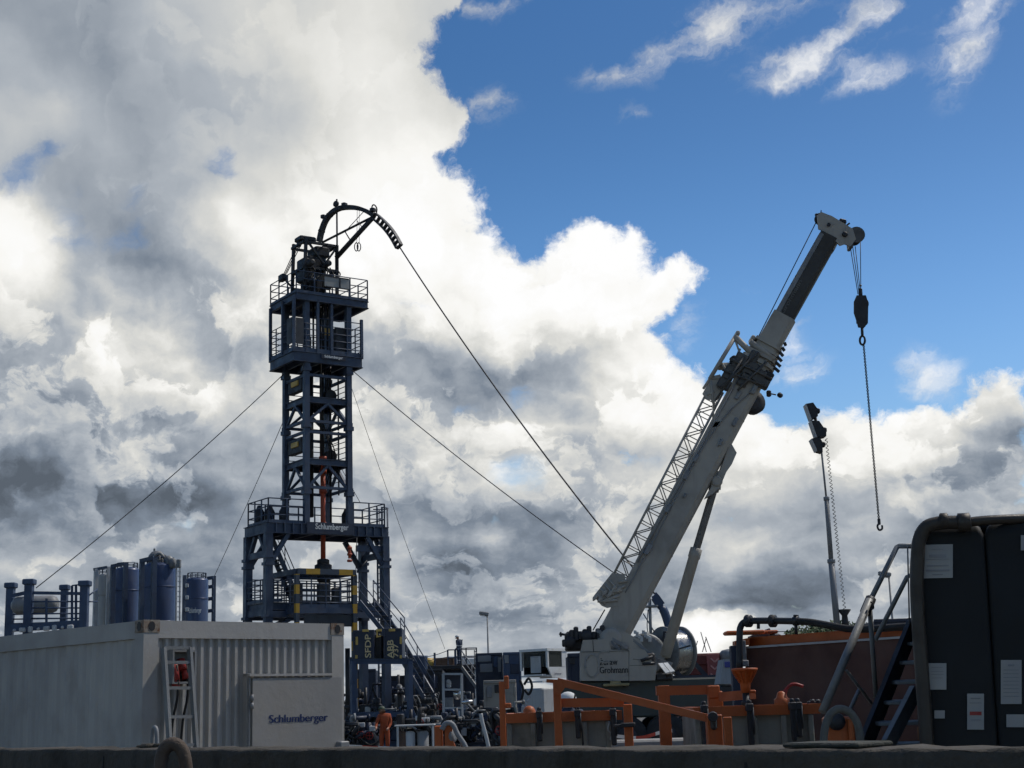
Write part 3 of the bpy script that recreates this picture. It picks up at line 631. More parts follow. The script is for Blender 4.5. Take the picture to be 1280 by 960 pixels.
for i, (a, b) in enumerate(((bA0, 0), (bA1, 0), (bA0, S), (bA1, S))):
    m = MB().beam(tf(a, b, zg), tf(a, b, zDeck - .45), .34, .34, E2)
    for z in (zg + .05,): m.cbox(tf(a, b, z), E1 * .7, E2 * .7, UP * .1)
    for z in (tz(697), tz(706), tz(770)): m.cbox(tf(a, b, z), E1 * .46, E2 * .46, UP * .14)
    tower.part('leg', m, M_TOWER)
    sa = 1 if a == bA0 else -1; sb = 1 if b == 0 else -1
    tower.part('knee_brace', MB().beam(tf(a + sa * .1, b, zDeck - 1.9), tf(a + sa * 1.0, b, zDeck - .5), .2), M_TOWER)
    tower.part('knee_brace', MB().beam(tf(a, b + sb * .1, zDeck - 1.6), tf(a, b + sb * .9, zDeck - .5), .18), M_TOWER)
for (f, z) in (((bA0, 0, bA0, S), tz(693)), ((bA1, 0, bA1, S), tz(690)), ((bA1 - .1, 0.1, 2.7, .1), tz(683)), ((bA0, S, bA1, S), tz(768)), ((bA0, 0, bA0, S), tz(765)), ((bA0, 0, bA1, 0), tz(768))):
    tower.part('horizontal_beam', MB().beam(tf(f[0], f[1], z), tf(f[2], f[3], z), .16, .3), M_TOWER)
tower.part('diagonal_brace', MB().beam(tf(bA0, .1, tz(790)), tf(-.5, .1, tz(770)), .16), M_TOWER)
tower.part('diagonal_brace', MB().beam(tf(bA0, S, tz(795)), tf(.2, S, tz(768)), .16), M_TOWER)
# left gallery and rear deck of the base
tower.part('guard_rail', rail_mb([tf(bA0 - .1, S + .2, tz(753)), tf(bA0 - .1, 0, tz(753)), tf(-1.3, -.1, tz(753))], 1.05, .6, 4, .026, .15), M_TOWER)
deck(bA0, bA1, .1, S, tz(753), .35)
tower.part('guard_rail', rail_mb([tf(bA0, S, tz(753)), tf(bA1, S, tz(753))], 1.2, .8, 5, .026), M_TOWER)
# hazard striped work basket in front
HZ = hazard_mat('yellow_black_bands', 0.86); HZH = hazard_mat('yellow_black_bands_level', 1.7, tuple(E1), duty=0.42)
bk0 = at(371, 760, 68.6); bo = V((bk0.x, bk0.y, 0))
def bf(a, b, z): return bo + E1 * a + E2 * b + UP * z
bw, bd = 2.95, 2.7; zb0, zb1 = zat(371, 763, 68.6), zat(371, 714, 68.6)
wb = MB()
for z, w in ((zb0, .26), (zb1, .24)):
    for f in ((bw, 0, bw, bd), (bw, bd, 0, bd), (0, bd, 0, 0)): wb.beam(bf(f[0], f[1], z), bf(f[2], f[3], z), .18, w)
wb.beam(bf(0, 0, zb0), bf(bw, 0, zb0), .18, .26)
for (a, b) in ((0, bd), (bw, bd)): wb.beam(bf(a, b, zb0), bf(a, b, zb1), .18)
bo_ = tower.part('work_basket', wb, M_TOWER)
tower.part('hazard_beam', MB().beam(bf(0, 0, zb1), bf(bw, 0, zb1), .2, .26), HZH, bo_, 'slate beam with yellow bands')
tower.part('hazard_post', MB().beam(bf(0, 0, zb0 - .9), bf(0, 0, zb1 - .13), .19, .19, E2), HZ, bo_, 'post banded in yellow and slate')
tower.part('hazard_post', MB().beam(bf(bw, 0, 0), bf(bw, 0, zb1 - .13), .22, .22, E2), HZ, bo_, 'long post banded in yellow and slate')
for f, n in (((0, 0, bw, 0), 0), ((0, 0, 0, bd), 1), ((bw, 0, bw, bd), 2), ((0, bd, bw, bd), 3)):
    tower.part('guard_rail', rail_mb([bf(f[0], f[1], zb0 + .1), bf(f[2], f[3], zb0 + .1)], zb1 - zb0 - .4, .7, 5, .025, .2), M_TOWER, bo_)
for (a, b, w, h) in ((1.5, .35, .5, 1.2), (2.2, .4, .35, 1.0), (.5, 1.2, .5, .9), (.9, 2.0, .6, 1.3)):
    tower.part('control_cabinet', MB().bbox(bf(a, b, zb0 + .1 + h / 2), E1 * w, E2 * .35, UP * h, .03), M_TOWER2, bo_)
tower.part('skirt_panel', MB().cbox(bf(bw * .55, .02, zb0 - .45), E1 * bw * .85, E2 * .04, UP * .55), M_TOWER2, bo_)
# stairs
def stairs(th, a, b, width, rise=0.21, rail=1.0, m=M_TOWER, mt=M_TOWER2, r=.026, name='staircase'):   # a bottom, b top, width vector
    a, b, width = V(a), V(b), V(width); mb = MB().beam(a, b, .06, .22).beam(a + width, b + width, .06, .22)
    o = th.part(name, mb, m); n = max(3, int((b.z - a.z) / rise)); t = MB()
    run = V((b.x - a.x, b.y - a.y, 0)).normalized()
    for i in range(1, n): q = a + (b - a) * i / n; t.beam(q, q + width, .24, .035, UP)
    th.part('tread', t, mt, o)
    if rail:
        for w in (V((0, 0, 0)), width):
            g = MB(); nn = max(2, int((b - a).length / 1.3))
            g.tube(a + w + UP * rail, b + w + UP * rail, r, 6).tube(a + w + UP * rail * .55, b + w + UP * rail * .55, r * .8, 6)
            for i in range(nn + 1): q = a + w + (b - a) * i / nn; g.tube(q, q + UP * rail, r, 6)
            th.part('handrail', g, m, o)
    return o
stairs(tower, tf(.3, S - .3, tz(753)), tf(-1.3, S - .3, zDeck - .3), -E2 * .7)
stairs(tower, at(488, 800, 68.5), at(449, 752, 69.5), V((.62, .42, 0)))
stairs(tower, at(530, 872, 66.5), at(488, 800, 68.0), V((.45, .3, 0)))
tower.part('landing', MB().cbox(at(468, 790, 69.5), E1 * 1.6, E2 * 1.2, UP * .12), M_TOWER2)
# caged ladder at the right end
lo = TN * 0 + tf(bA1 + .15, .6, 0)
def lf(a, b, z): return tf(bA1 + .12 + a, .9 + b, z)
lc = MB()
for b in (-.25, .25): lc.beam(lf(.1, b, 0), lf(.1, b, zDeck + 1.1), .07)
for i in range(int((zDeck + 1) / .3)): lc.tube(lf(.1, -.25, .3 + .3 * i), lf(.1, .25, .3 + .3 * i), .018, 6)
la = tower.part('ladder', lc, M_TOWER)
ho = MB()
zs = [zDeck + 1.05, zDeck - .15, zDeck - 1.3, zDeck - 2.6, zDeck - 3.9, zDeck - 5.1]
for z in zs: ho.path(arc(lf(.1, 0, z), E1, E2, .42, -math.pi / 2 - .3, math.pi / 2 + .3, 10), .03, 6)
for t in (-1.0, -.3, .4, 1.1): ho.tube(lf(.1 + .42 * math.cos(t), .42 * math.sin(t), zs[-1]), lf(.1 + .42 * math.cos(t), .42 * math.sin(t), zs[0]), .025, 6)
tower.part('safety_cage', ho, M_TOWER, la)
# swivel joints hanging under the platform
sw = MB().tube(at(437, 682, 70.5), at(437, 698, 70.5), .07, 10)
for y in (685, 693, 701): sw.lathe(at(437, y, 70.5), [(.07, -.06), (.12, -.05), (.12, .05), (.07, .06)], 12)
tower.part('swivel_pipe', sw, ORP)
tower.part('cable', MB().tube(at(446, 672, 70), at(444.5, 722, 70), .02, 5).path(spline([at(444, 714, 70), at(446, 722, 70), at(445, 728, 70), at(443, 720, 70)], 4), .02, 5).tube(at(459, 700, 70.3), at(446, 716, 70), .02, 5), M_DARK)
for (a, b, w, h) in ((2.6, .9, .5, 4.0), (3.1, 1.4, .35, 3.6)):
    tower.part('pipe', MB().tube(tf(a, b, .5), tf(a, b, .5 + h), .12, 8), M_DARK)
# ------------------------------------------------------------------ guy wires and the tubing run
GW = 'guy wires holding the tower'
def wire(name, label, cat, a, b, r, sag=0.0, group=None, m=None, n=24, extra=None):
    a, b = V(a), V(b); pts = [a + (b - a) * i / n - UP * sag * 4 * (i / n) * (1 - i / n) for i in range(n + 1)]
    return solo(name, label, cat, MB().path(pts + (extra or []), r, 6), m or M_WIRE, a, group)
wire('guy_wire', 'long guy wire from under the control cage down to the columns at far left', 'guy wire', tf(-.05, S, zCage - .3), at(45, 735, 61), .021, .25, GW)
wire('guy_wire', 'guy wire from under the control cage down to the right behind the crane boom', 'guy wire', tf(S + .1, 0, zCage - .3), at(776, 722, 58), .021, .25, GW)
wire('guy_wire', 'guy wire from the lattice column down to the right hand blue silo', 'guy wire', tf(-.05, S, tz(512)), at(268, 720, 88), .016, .1, GW)
wire('guy_wire', 'faint thin guy wire from the cage down past the right side of the tower', 'guy wire', tf(2.9, 1.5, zCage), at(556, 811, 92), .013, .2, GW)
wire('guy_wire', 'short thin guy wire from the column down to the platform right of it', 'guy wire', tf(S, S, tz(540)), at(450, 628, 73.5), .015, 0, GW)
tube_end = at(818, 742, 58.5)
wire('coiled_tubing', 'dark steel tubing line from the arch tip down to the reel behind the crane', 'tubing', arcp[-1], tube_end, .034, .5, None, M_DARK)
# ------------------------------------------------------------------ mobile crane with raised telescopic boom
CY = 45.0
def cp(px, py, dy=0.0): return at(px, py, CY + dy)
FW = V((0, 1, 0))
crane = Thing('mobile_crane', 'grey white mobile crane with raised telescopic boom and folded lattice jib', 'crane', V((xat(790, CY, 1), CY, 0)))
M_BOOMIN = mat('boom_inner', (0.055, 0.05, 0.045), 0.5, 0.1, (0.05, 0.045, 0.04), 0.45, 1.2)
# boom sections: (axis point low, axis point high, half width in the picture plane, half depth)
bl, bh = cp(762, 803), cp(949, 452)
ax = (bh - bl).normalized(); pn = FW.cross(ax).normalized()           # pn: to the right / underside of the boom
def boom_section(a, b, w, d, mb):
    prof = [(-w, -d), (w * .55, -d), (w * .85, -d * .8), (w, -d * .35), (w, d * .35), (w * .85, d * .8), (w * .55, d), (-w, d)]
    return mb.prism([a + pn * x + FW * y for x, y in prof], b - a)
b0 = MB(); boom_section(bl - ax * .3, bh, .445, .40, b0)
boom = crane.part('boom', b0, M_CRANE)
b1 = MB()
for i, t in enumerate((0.0, .22, .44, .66)):
    q = bh + ax * (t - .15); w = .53 - .025 * i
    boom_section(q, q + ax * .1, w, .47 - .025 * i, b1)
crane.part('boom_collar', b1, M_CRANE, boom)
b2 = MB()
for i in range(6): t = .2 + .14 * i; b2.beam(bh + ax * (t * 1.2 - .25) + pn * .40 - FW * .3, bh + ax * (t * 1.2 - .32) + pn * (.68 - .04 * i) - FW * .3, .12, .07)
b2.bbox(bh + ax * -.35 + pn * .42 - FW * .2, ax * .25, pn * .35, FW * .4, .04)
crane.part('guide_pad', b2, M_DARK, boom)
cL, cH = cp(949, 452), cp(1036, 297)
for i, (w, e) in enumerate(((.38, .35), (.355, .18))):
    bb = MB(); boom_section(cL + (cH - cL) * 0 - ax * .2, cL + (cH - cL) * e, w, w * .88, bb); crane.part('boom_section', bb, M_BOOMIN if i else M_CRANE, label=None)
bb = MB(); boom_section(cL - ax * .2, cH, .325, .29, bb); inn = crane.part('boom_section', bb, M_BOOMIN, label='dark inner boom section with lettering')
bx = (cH - cL).normalized(); bn = FW.cross(bx).normalized()
crane.part('lettering', text_mb('Żuraw Grohmann', cL + bx * .75 - bn * .06 - FW * .315, bx * 2.1, -bn * .18, .006, .03), mat('faded_lettering', (.13, .125, .115), .6, amount=.4, bump=0), inn)
crane.part('edge_strip', MB().prism([cL - bn * .32 - FW * .292, cL - bn * .19 - FW * .292, cL - bn * .19 - FW * .31, cL - bn * .32 - FW * .31], (cH - cL) * .98), M_GREY, inn)
# marks, seams, pipes and brackets along the base section
sm = MB()
for t in (.32, .6, .8, .93): boom_section(bl + (bh - bl) * t, bl + (bh - bl) * t + ax * .04, .452, .407, sm)
crane.part('weld_collar', sm, M_CRANE, boom)
for t, x, s in ((.30, -.30, .25), (.5, -.1, .12), (.56, -.34, .22), (.62, -.32, .18), (.7, .1, .16), (.78, .2, .2), (.86, -.1, .2), (.9, .25, .22), (.44, -.36, .2)):
    crane.part('bracket', MB().bbox(bl + (bh - bl) * t + pn * x - FW * .45, ax * s * 1.4, pn * s * .6, FW * .1, .02), M_GREY, boom)
crane.part('hose', MB().path(spline([bl + (bh - bl) * t + pn * x - FW * .44 for t, x in ((.15, -.3), (.4, -.28), (.65, -.3), (.8, -.1), (.88, .15), (.97, .2))], 6), .018, 6), M_GREY, boom)
crane.part('hose', MB().tube(bl + (bh - bl) * .25 - pn * .4 - FW * .43, bl + (bh - bl) * .97 - pn * .33 - FW * .43, .022, 6), M_GREY, boom)
# bulge for the cylinder lug and the hose reel on the far side
lug = cp(899, 590)
crane.part('cylinder_lug', MB().prism([cp(882, 622, -.25), cp(901, 586, -.25), cp(913, 552, -.25), cp(921, 566, -.25), cp(915, 580, -.25), cp(908, 590, -.25), cp(900, 609, -.25), cp(890, 618, -.25)], FW * .5), M_CRANE)
crane.part('cable_drum', MB().lathe(cp(941, 503, .1), [(.2, -.12), (.38, -.11), (.38, .11), (.2, .12)], 20, V((.35, -.93, .1))), M_DARK)
lp = MB().tube(cp(958, 491), cp(970, 493.5), .022, 6).bbox(cp(975, 494), V((.17, 0, -.02)), FW * .17, UP * .16, .05).bbox(cp(961, 492), V((.14, 0, 0)), FW * .15, UP * .2, .03)
crane.part('work_lamp', lp, M_DARK)
# luffing cylinder
c0, c1, c2 = cp(834, 812), cp(870.5, 686), cp(895, 603)
crane.part('luffing_cylinder', MB().lathe(c0, [(.08, -.25), (.165, -.2), (.165, (c1 - c0).length - .3), (.185, (c1 - c0).length - .28), (.185, (c1 - c0).length), (.13, (c1 - c0).length + .02)], 20, c1 - c0), M_CRANE)
crane.part('cylinder_rod', MB().lathe(c1, [(.115, -.1), (.115, (c2 - c1).length - .3), (.16, (c2 - c1).length - .28), (.16, (c2 - c1).length + .05)], 18, c2 - c1), M_GREY)
crane.part('cylinder_eye', MB().lathe(c2, [(.1, -.28), (.17, -.27), (.17, .27), (.1, .28)], 16, FW).prism([cp(888, 612, -.2), cp(890, 590, -.2), cp(902, 588, -.2), cp(901, 612, -.2)], FW * .08), M_CRANE)
# boom head with sheaves
hd = MB()
for dy in (-.26, .20):
    hd.prism([cp(x, y, dy) for x, y in ((1021.5, 269), (1027, 265), (1040, 270), (1055, 279), (1066, 286), (1070, 299), (1063, 308), (1056, 305), (1050, 307), (1046, 303), (1041, 297), (1032, 290), (1023, 286))], FW * .06)
hd.prism([cp(x, y, -.2) for x, y in ((1034, 294), (1047, 305), (1043, 313), (1028, 301))], FW * .4)
hd.prism([cp(x, y, -.2) for x, y in ((1027, 265), (1055, 279), (1054, 281.5), (1026, 268))], FW * .4)
head = crane.part('boom_head', hd, M_CRANE)
sh = MB()
for k in range(3): sh.lathe(cp(1066.5, 297, -.12 + .12 * k), [(.06, -.05), (.26, -.05), (.22, -.015), (.22, .015), (.26, .05), (.06, .05)], 20, FW)
crane.part('sheave', sh, M_DARK, head)
crane.part('sheave', MB().lathe(cp(1026, 274), [(.06, -.05), (.2, -.05), (.16, 0), (.2, .05), (.06, .05)], 18, FW), M_DARK, head)
crane.part('wind_gauge', MB().beam(cp(1026, 266), cp(1026.5, 263), .03).bbox(cp(1021, 268.5), V((.12, 0, 0)), FW * .1, UP * .08, .02).bbox(cp(1053, 277.5), V((.2, 0, -.06)), FW * .3, UP * .12, .02).beam(cp(1058, 282), cp(1062, 279), .05).bbox(cp(1074, 290), V((.12, 0, 0)), FW * .1, UP * .1, .02), M_DARK, head)
crane.part('sheave_guard', MB().bbox(cp(1062.5, 307), V((.1, 0, 0)), FW * .5, UP * .25, .02).lathe(cp(1069, 296), [(.26, -.24), (.26, -.2), (.1, -.19)], 18, FW), mat('sheave_guard_steel', (.1, .095, .09), .5, .2, amount=.4), head)
crane.part('head_pin', MB().lathe(cp(1056, 293, -.3), [(.09, 0), (.09, -.03), (.05, -.06)], 12, FW).lathe(cp(1036, 281, -.3), [(.06, 0), (.06, -.03)], 10, FW), M_DARK, head)
crane.part('hoist_rope', MB().tube(cp(1021, 276), cp(943, 431), .016, 6), M_WIRE)
# folded lattice jib along the left of the boom
j0, j1 = cp(770, 714), cp(919, 423)
jd = (j1 - j0).normalized(); jn = FW.cross(jd).normalized(); LJ = (j1 - j0).length
def jp(t, x, y): return j0 + jd * (LJ * t) + jn * x + FW * y
chords = [(-.02, -.3), (-.02, .3), (.42, -.3), (.42, .3)]
jm = []
for x, y in chords: jm.append(crane.part('jib_chord', MB().tube(jp(-.02, x, y), jp(.78, x * (1 if x < 0 else 1), y), .033, 7), M_CRANE))
n = 15
for (A, B) in ((0, 1), (2, 3), (0, 2), (1, 3)):
    lc = MB()
    for i in range(n):
        t0, t1 = .78 * i / n, .78 * (i + 1) / n
        lc.tube(jp(t0, *chords[A if i % 2 else B]), jp(t1, *chords[B if i % 2 else A]), .018, 5); lc.tube(jp(t0, *chords[A]), jp(t0, *chords[B]), .017, 5)
    crane.part('jib_lacing', lc, M_CRANE)
pl = MB()
for y in (-.36, .33):                        # solid head plates of the jib
    pl.prism([cp(x, yy, y) for x, yy in ((878, 492), (890, 470), (900, 468), (906, 478), (903, 492), (893, 499), (884, 500))], FW * .05)
crane.part('jib_plate', pl, M_CRANE)
jt = MB()
for a, b, r in (((887, 474), (919, 421), .08), ((889, 473), (937, 470), .05), ((879, 486), (888, 472), .05), ((884, 494), (893, 490), .04), ((919, 421), (946, 448), .12), ((938, 427), (968, 450), .12), ((905, 456), (933, 466), .05), ((903, 455), (912, 470), .05), ((919, 425), (926, 445), .04), ((912, 468), (925, 436), .05), ((937, 470), (962, 447), .06), ((893, 512), (888, 474), .05), ((921, 444), (937, 470), .04), ((937, 470), (930, 440), .04), ((937, 470), (950, 452), .05), ((891, 526), (893, 499), .035), ((938, 470), (880, 560), .03)):
    for y in ((-.36, .3) if r > .045 else (-.36,)): jt.tube(cp(*a, y), cp(*b, y), r * .8, 8)
jt.bbox(cp(920.5, 419.5), V((.12, 0, 0)), FW * .8, UP * .14, .03).bbox(cp(940, 425), V((.12, 0, 0)), FW * .7, UP * .16, .03)
jt.bbox(cp(905, 458), V((.35, 0, 0)), FW * .6, UP * .12, .03).bbox(cp(894, 532, -.2), V((.3, 0, .05)), FW * .4, UP * .22, .04)
crane.part('jib_frame', jt, M_CRANE)
mc = MB()
for i in range(7): mc.bbox(cp(915 + 4.5 * i, 455 + 2.2 * i + (3 if i % 2 else -3), -.35), V((.16, 0, .05)), FW * .12, UP * (.16 + .05 * (i % 3)), .03)
mc.lathe(cp(930, 457, -.4), [(.05, -.05), (.17, -.05), (.17, .05), (.05, .05)], 14, FW).lathe(cp(918, 450, -.2), [(.05, -.05), (.14, -.05), (.14, .05), (.05, .05)], 14, FW)
crane.part('jib_sheave', mc, M_DARK)
jd_ = MB()
for px, py, w, h in ((912, 466, .5, .35), (925, 452, .55, .4), (938, 461, .5, .45), (948, 470, .45, .4), (955, 480, .35, .3), (930, 474, .5, .3), (905, 480, .35, .4), (942, 446, .4, .3)):
    jd_.bbox(cp(px, py, -.46), ax * w, pn * h, FW * .12, .04)
for a, b in (((903, 462), (960, 484)), ((912, 448), (965, 474)), ((900, 486), (948, 440)), ((922, 488), (958, 452)), ((895, 500), (930, 446))): jd_.tube(cp(*a, -.55), cp(*b, -.55), .04, 6)
crane.part('joint_fittings', jd_, mat('greasy_fittings', (.09, .085, .078), .5, .2, (.03, .028, .025), .6, 4, rust=.2))
# lower jib bracket
jb = MB(); jb2 = MB()
for y in (-.42, .34):
    (jb if y < 0 else jb2).prism([cp(x, yy, y) for x, yy in ((742, 745), (765, 716), (781, 718), (784, 741), (774, 757), (759, 760), (752, 757))], FW * .05)
for i in range(5): jb.tube(cp(749 + 6 * i, 752 - 6 * i + 5 * (i % 2), -.45), cp(772 + 3 * i, 750 - 6 * i, -.45), .05, 6)
for i in range(4): jb.tube(cp(746 + 5 * i, 742 - 6 * i, -.45), cp(757 + 6 * i, 756 - 5 * i, -.45), .035, 6)
for i in range(6): jb.bbox(cp(744 + 6 * i, 747 - 3 * i + 5 * (i % 2), -.46), V((.16, 0, .1)), FW * .1, UP * .14, .03)
crane.part('jib_bracket', jb, M_CRANE); crane.part('jib_bracket', jb2, M_CRANE)
crane.part('stay_rope', MB().tube(cp(756, 762), cp(741, 788), .02, 5), M_WIRE)
# slewing superstructure
sup = MB()
p = [cp(x, y, -1.2) for x, y in ((726, 815), (729, 800), (760, 799), (764, 812), (786, 813), (786, 851), (726, 851))]
sup.prism(p, FW * .9)
s0 = crane.part('counterweight', sup, M_CRANE)
s2 = MB(); s2.prism([cp(x, y, -1.22) for x, y in ((786.5, 811), (806, 812), (815, 826), (821, 832), (819, 850.5), (786.5, 851))], FW * .9)
crane.part('side_housing', s2, M_CRANE)
ln = MB()
for a, b in (((726, 815), (786, 813.5)), ((741, 800), (742, 815)), ((791, 824), (818, 826)), ((805, 825), (806, 833)), ((787, 832), (820, 831))): ln.beam(cp(*a, -1.215), cp(*b, -1.215), .012, .012)
crane.part('panel_seam', ln, M_DARK, s0)
wo = cp(750, 831.6, -1.205); wx = cp(772, 831.1, -1.205) - wo
crane.part('lettering', text_mb('żuraw', wo, wx, UP * .2, .006, .0, heavy=.006), M_BLKTXT, s0)
wo = cp(750, 841.8, -1.205); wx = cp(785, 841, -1.205) - wo
crane.part('lettering', text_mb('Grohmann', wo, wx, UP * .19, .006, .0, heavy=.005), M_BLKTXT, s0)
em = MB(); c_ = cp(740, 832, -1.203)
for ex_, (rx, rz) in ((0, (.2, .33)),):
    pts = [c_ + V((rx * math.cos(t * math.pi / 14), 0, rz * math.sin(t * math.pi / 14))) for t in range(28)]
    em.path(pts, .035, 4, closed=True)
pts = [cp(756, 821, -1.203) + V((.2 * math.cos(t * .2), 0, .16 * math.sin(t * .2))) for t in range(4, 28)]
em.path(pts, .03, 4)
crane.part('emblem', em, mat('faded_emblem', (.27, .265, .25), .6, amount=.4, bump=0), s0)
eng = MB()
eng.bbox(cp(718, 802, .3), V((.55, 0, 0)), FW * 1.4, UP * .55, .05).bbox(cp(735, 796, .3), V((.9, 0, 0)), FW * 1.2, UP * .2, .05)
for i in range(9): eng.bbox(cp(709 + 5.5 * i, 796 - 1.5 * (i % 3) - .3 * i, -.5), V((.14, 0, 0)), FW * .3, UP * (.22 + .1 * (i % 3)), .03)
eng.tube(cp(699, 792.5), cp(712, 794), .035, 6).bbox(cp(701, 793), V((.06, 0, 0)), FW * .1, UP * .15, .02).bbox(cp(705, 804), V((.12, 0, 0)), FW * .1, UP * .22, .03)
eng.lathe(cp(712, 803, -.5), [(.05, -.2), (.17, -.19), (.17, .19), (.05, .2)], 16, FW).lathe(cp(733, 795, -.6), [(.05, -.2), (.16, -.19), (.16, .19), (.05, .2)], 16, FW)
crane.part('winch_unit', eng, M_DARK)
dg = MB()
for a, b, w in (((746, 788), (785, 810), .1), ((750, 788), (772, 810), .07), ((758, 806), (785, 811), .06), ((788, 797), (822, 825), .08), ((822, 825), (840, 830), .09), ((765, 800), (775, 812), .09)): dg.beam(cp(*a, -.6), cp(*b, -.7), w)
crane.part('tie_bar', dg, M_GREY)
pv = MB().lathe(cp(762, 800, 0), [(.2, -.7), (.33, -.68), (.33, .68), (.2, .7)], 18, FW)
for y in (-.65, .55): pv.prism([cp(x, yy, y) for x, yy in ((745, 815), (748, 790), (772, 785), (800, 800), (815, 826))], FW * .1)
crane.part('boom_pivot', pv, M_CRANE)
crane.part('hydraulic_block', MB().bbox(cp(808, 824, -.8), V((.5, 0, 0)), FW * .4, UP * .35, .05).bbox(cp(798, 819, -.7), V((.3, 0, 0)), FW * .4, UP * .25, .05).tube(cp(801, 826, -1.25), cp(816, 821, -1.25), .05, 6).tube(cp(803, 830, -1.25), cp(818, 829, -1.25), .04, 6), M_DARK)
rf = MB(); q = [cp(x, y, -1.5) for x, y in ((824.5, 828.5), (836.5, 827.5), (843.5, 838.5), (832, 841))]
tilt = [V((0, .45, 0)), V((0, .45, 0)), V((0, 0, 0)), V((0, 0, 0))]
q = [a + b for a, b in zip(q, tilt)]; mid1, mid2 = (q[0] + q[1]) / 2, (q[3] + q[2]) / 2; dx = (q[1] - q[0]) * .04
for A in ([q[0], mid1 - dx, mid2 - dx, q[3]], [mid1 + dx, q[1], q[2], mid2 + dx]): rf.prism(A, V((0, .02, -.03)))
fp = crane.part('foot_plate', rf, M_WHITE, label='bright tilted twin plate catching the sun')
crane.part('plate_bracket', MB().beam(cp(835, 841, -1.2), cp(833, 850, -1), .1).bbox(cp(830, 846, -1.), V((.5, 0, 0)), FW * .3, UP * .22, .04), M_DARK)
crane.part('turntable', MB().lathe(V((xat(790, CY + .3, 2), CY + .3, 1.75)), [(1.1, 0), (1.15, .05), (1.15, .3), (1.0, .42)], 28), M_DARK)
# carrier
ch = MB(); X0, X1 = xat(700, CY, 1.5), xat(905, CY, 1.5)
ch.bbox(V(((X0 + X1) / 2, CY + .3, 1.7)), V((X1 - X0, 0, 0)), FW * 2.6, UP * 1.08, .05)
car = crane.part('carrier', ch, mat('carrier_green', (.045, .055, .05), .55, 0, (.06, .055, .05), .5, 2))
for i in range(4):
    x = X0 + .7 + i * (X1 - X0 - 1.4) / 3
    for y in (-1.05, 1.6):
        w = crane.part('wheel', MB().lathe(V((x, CY + y, .62)), [(.3, -.18), (.58, -.17), (.62, -.1), (.62, .1), (.58, .17), (.3, .18)], 24, FW), M_BLACK)
        crane.part('rim', MB().lathe(V((x, CY + y, .62)), [(.05, -.19), (.3, -.185), (.3, .185), (.05, .19)], 18, FW), M_DARK, w)
for x in (X0 + .25, X1 - .3): crane.part('outrigger', MB().bbox(V((x, CY + .3, .95)), V((.35, 0, 0)), FW * 6.0, UP * .3, .03).lathe(V((x, CY - 2.55, 0)), [(.3, 0), (.3, .06), (.09, .1), (.09, 1.0)], 16), M_ORANGE)
crane.part('chock', MB().bbox(cp(770, 856, -1.1), V((.75, 0, 0)), FW * .3, UP * .08, .02).bbox(cp(769, 853.5, -1.1), V((.3, 0, 0)), FW * .25, UP * .1, .02), mat('chock_wood', (.3, .25, .13), .8, 0, amount=.4))
# hook block on its ropes, the chain below it
hb0 = cp(1076, 384)
hook = Thing('hook_block', 'dark crane hook block hanging on ropes below the boom head', 'hook block', hb0)
r_ = MB()
for a, b in (((1063, 309), (1072.5, 368)), ((1069, 308), (1075.5, 366)), ((1075.5, 298), (1076, 362)), ((1066, 309), (1074, 367))): r_.tube(cp(*a), cp(*b), .013, 5)
hook.part('rope', r_, M_WIRE)
hk = MB()
for dy in (-.14, .1): hk.prism([cp(x, y, dy) for x, y in ((1071, 369), (1082.5, 369), (1085.5, 379), (1085, 404), (1080, 410), (1073, 409), (1070.5, 400), (1067.5, 391), (1067.5, 377))], FW * .05)
for k in (-.05, .05): hk.lathe(cp(1076.5, 380, k), [(.05, -.045), (.23, -.045), (.2, 0), (.23, .045), (.05, .045)], 18, FW)
hk.bbox(cp(1076.5, 400), V((.3, 0, 0)), FW * .2, UP * .3, .05)
hook.part('block_cheek', hk, M_DARK)
hook.part('becket', MB().bbox(cp(1075.5, 365), V((.12, 0, 0)), FW * .1, UP * .25, .03).tube(cp(1074, 357), cp(1077, 357), .03, 5), M_DARK)
hook.part('swivel', MB().tube(cp(1077.5, 409), cp(1078, 421), .045, 8).path([cp(1078 + 3.2 * math.cos(t), 425.5 + 5.5 * math.sin(t)) for t in [i * math.pi / 8 for i in range(16)]], .035, 6, closed=True), M_DARK)
chn = MB(); ca, cb = cp(1079.5, 430), cp(1098.8, 651); L_ = (cb - ca).length; d_ = (cb - ca) / L_; nl = 110
for i in range(nl):
    c_ = ca + d_ * (L_ * (i + .5) / nl); s_ = V((1, 0, 0)) if i % 2 else FW; hl = L_ / nl * .62
    chn.path([c_ + d_ * hl * math.cos(t) + s_ * .026 * math.sin(t) for t in [k * math.pi / 4 for k in range(8)]], .015, 4, closed=True)
chain = Thing('lifting_chain', 'long dark chain hanging from the hook block with a hook at its end', 'chain', ca)
chain.part('chain_links', chn, M_DARK)
chain.part('chain_hook', MB().path(spline([cp(1098.8, 648), cp(1099, 653), cp(1096.8, 658), cp(1099, 662.5), cp(1102.5, 661), cp(1102.5, 656.5)], 4), .032, 7).bbox(cp(1098.8, 652), V((.09, 0, 0)), FW * .06, UP * .2, .02), M_DARK)
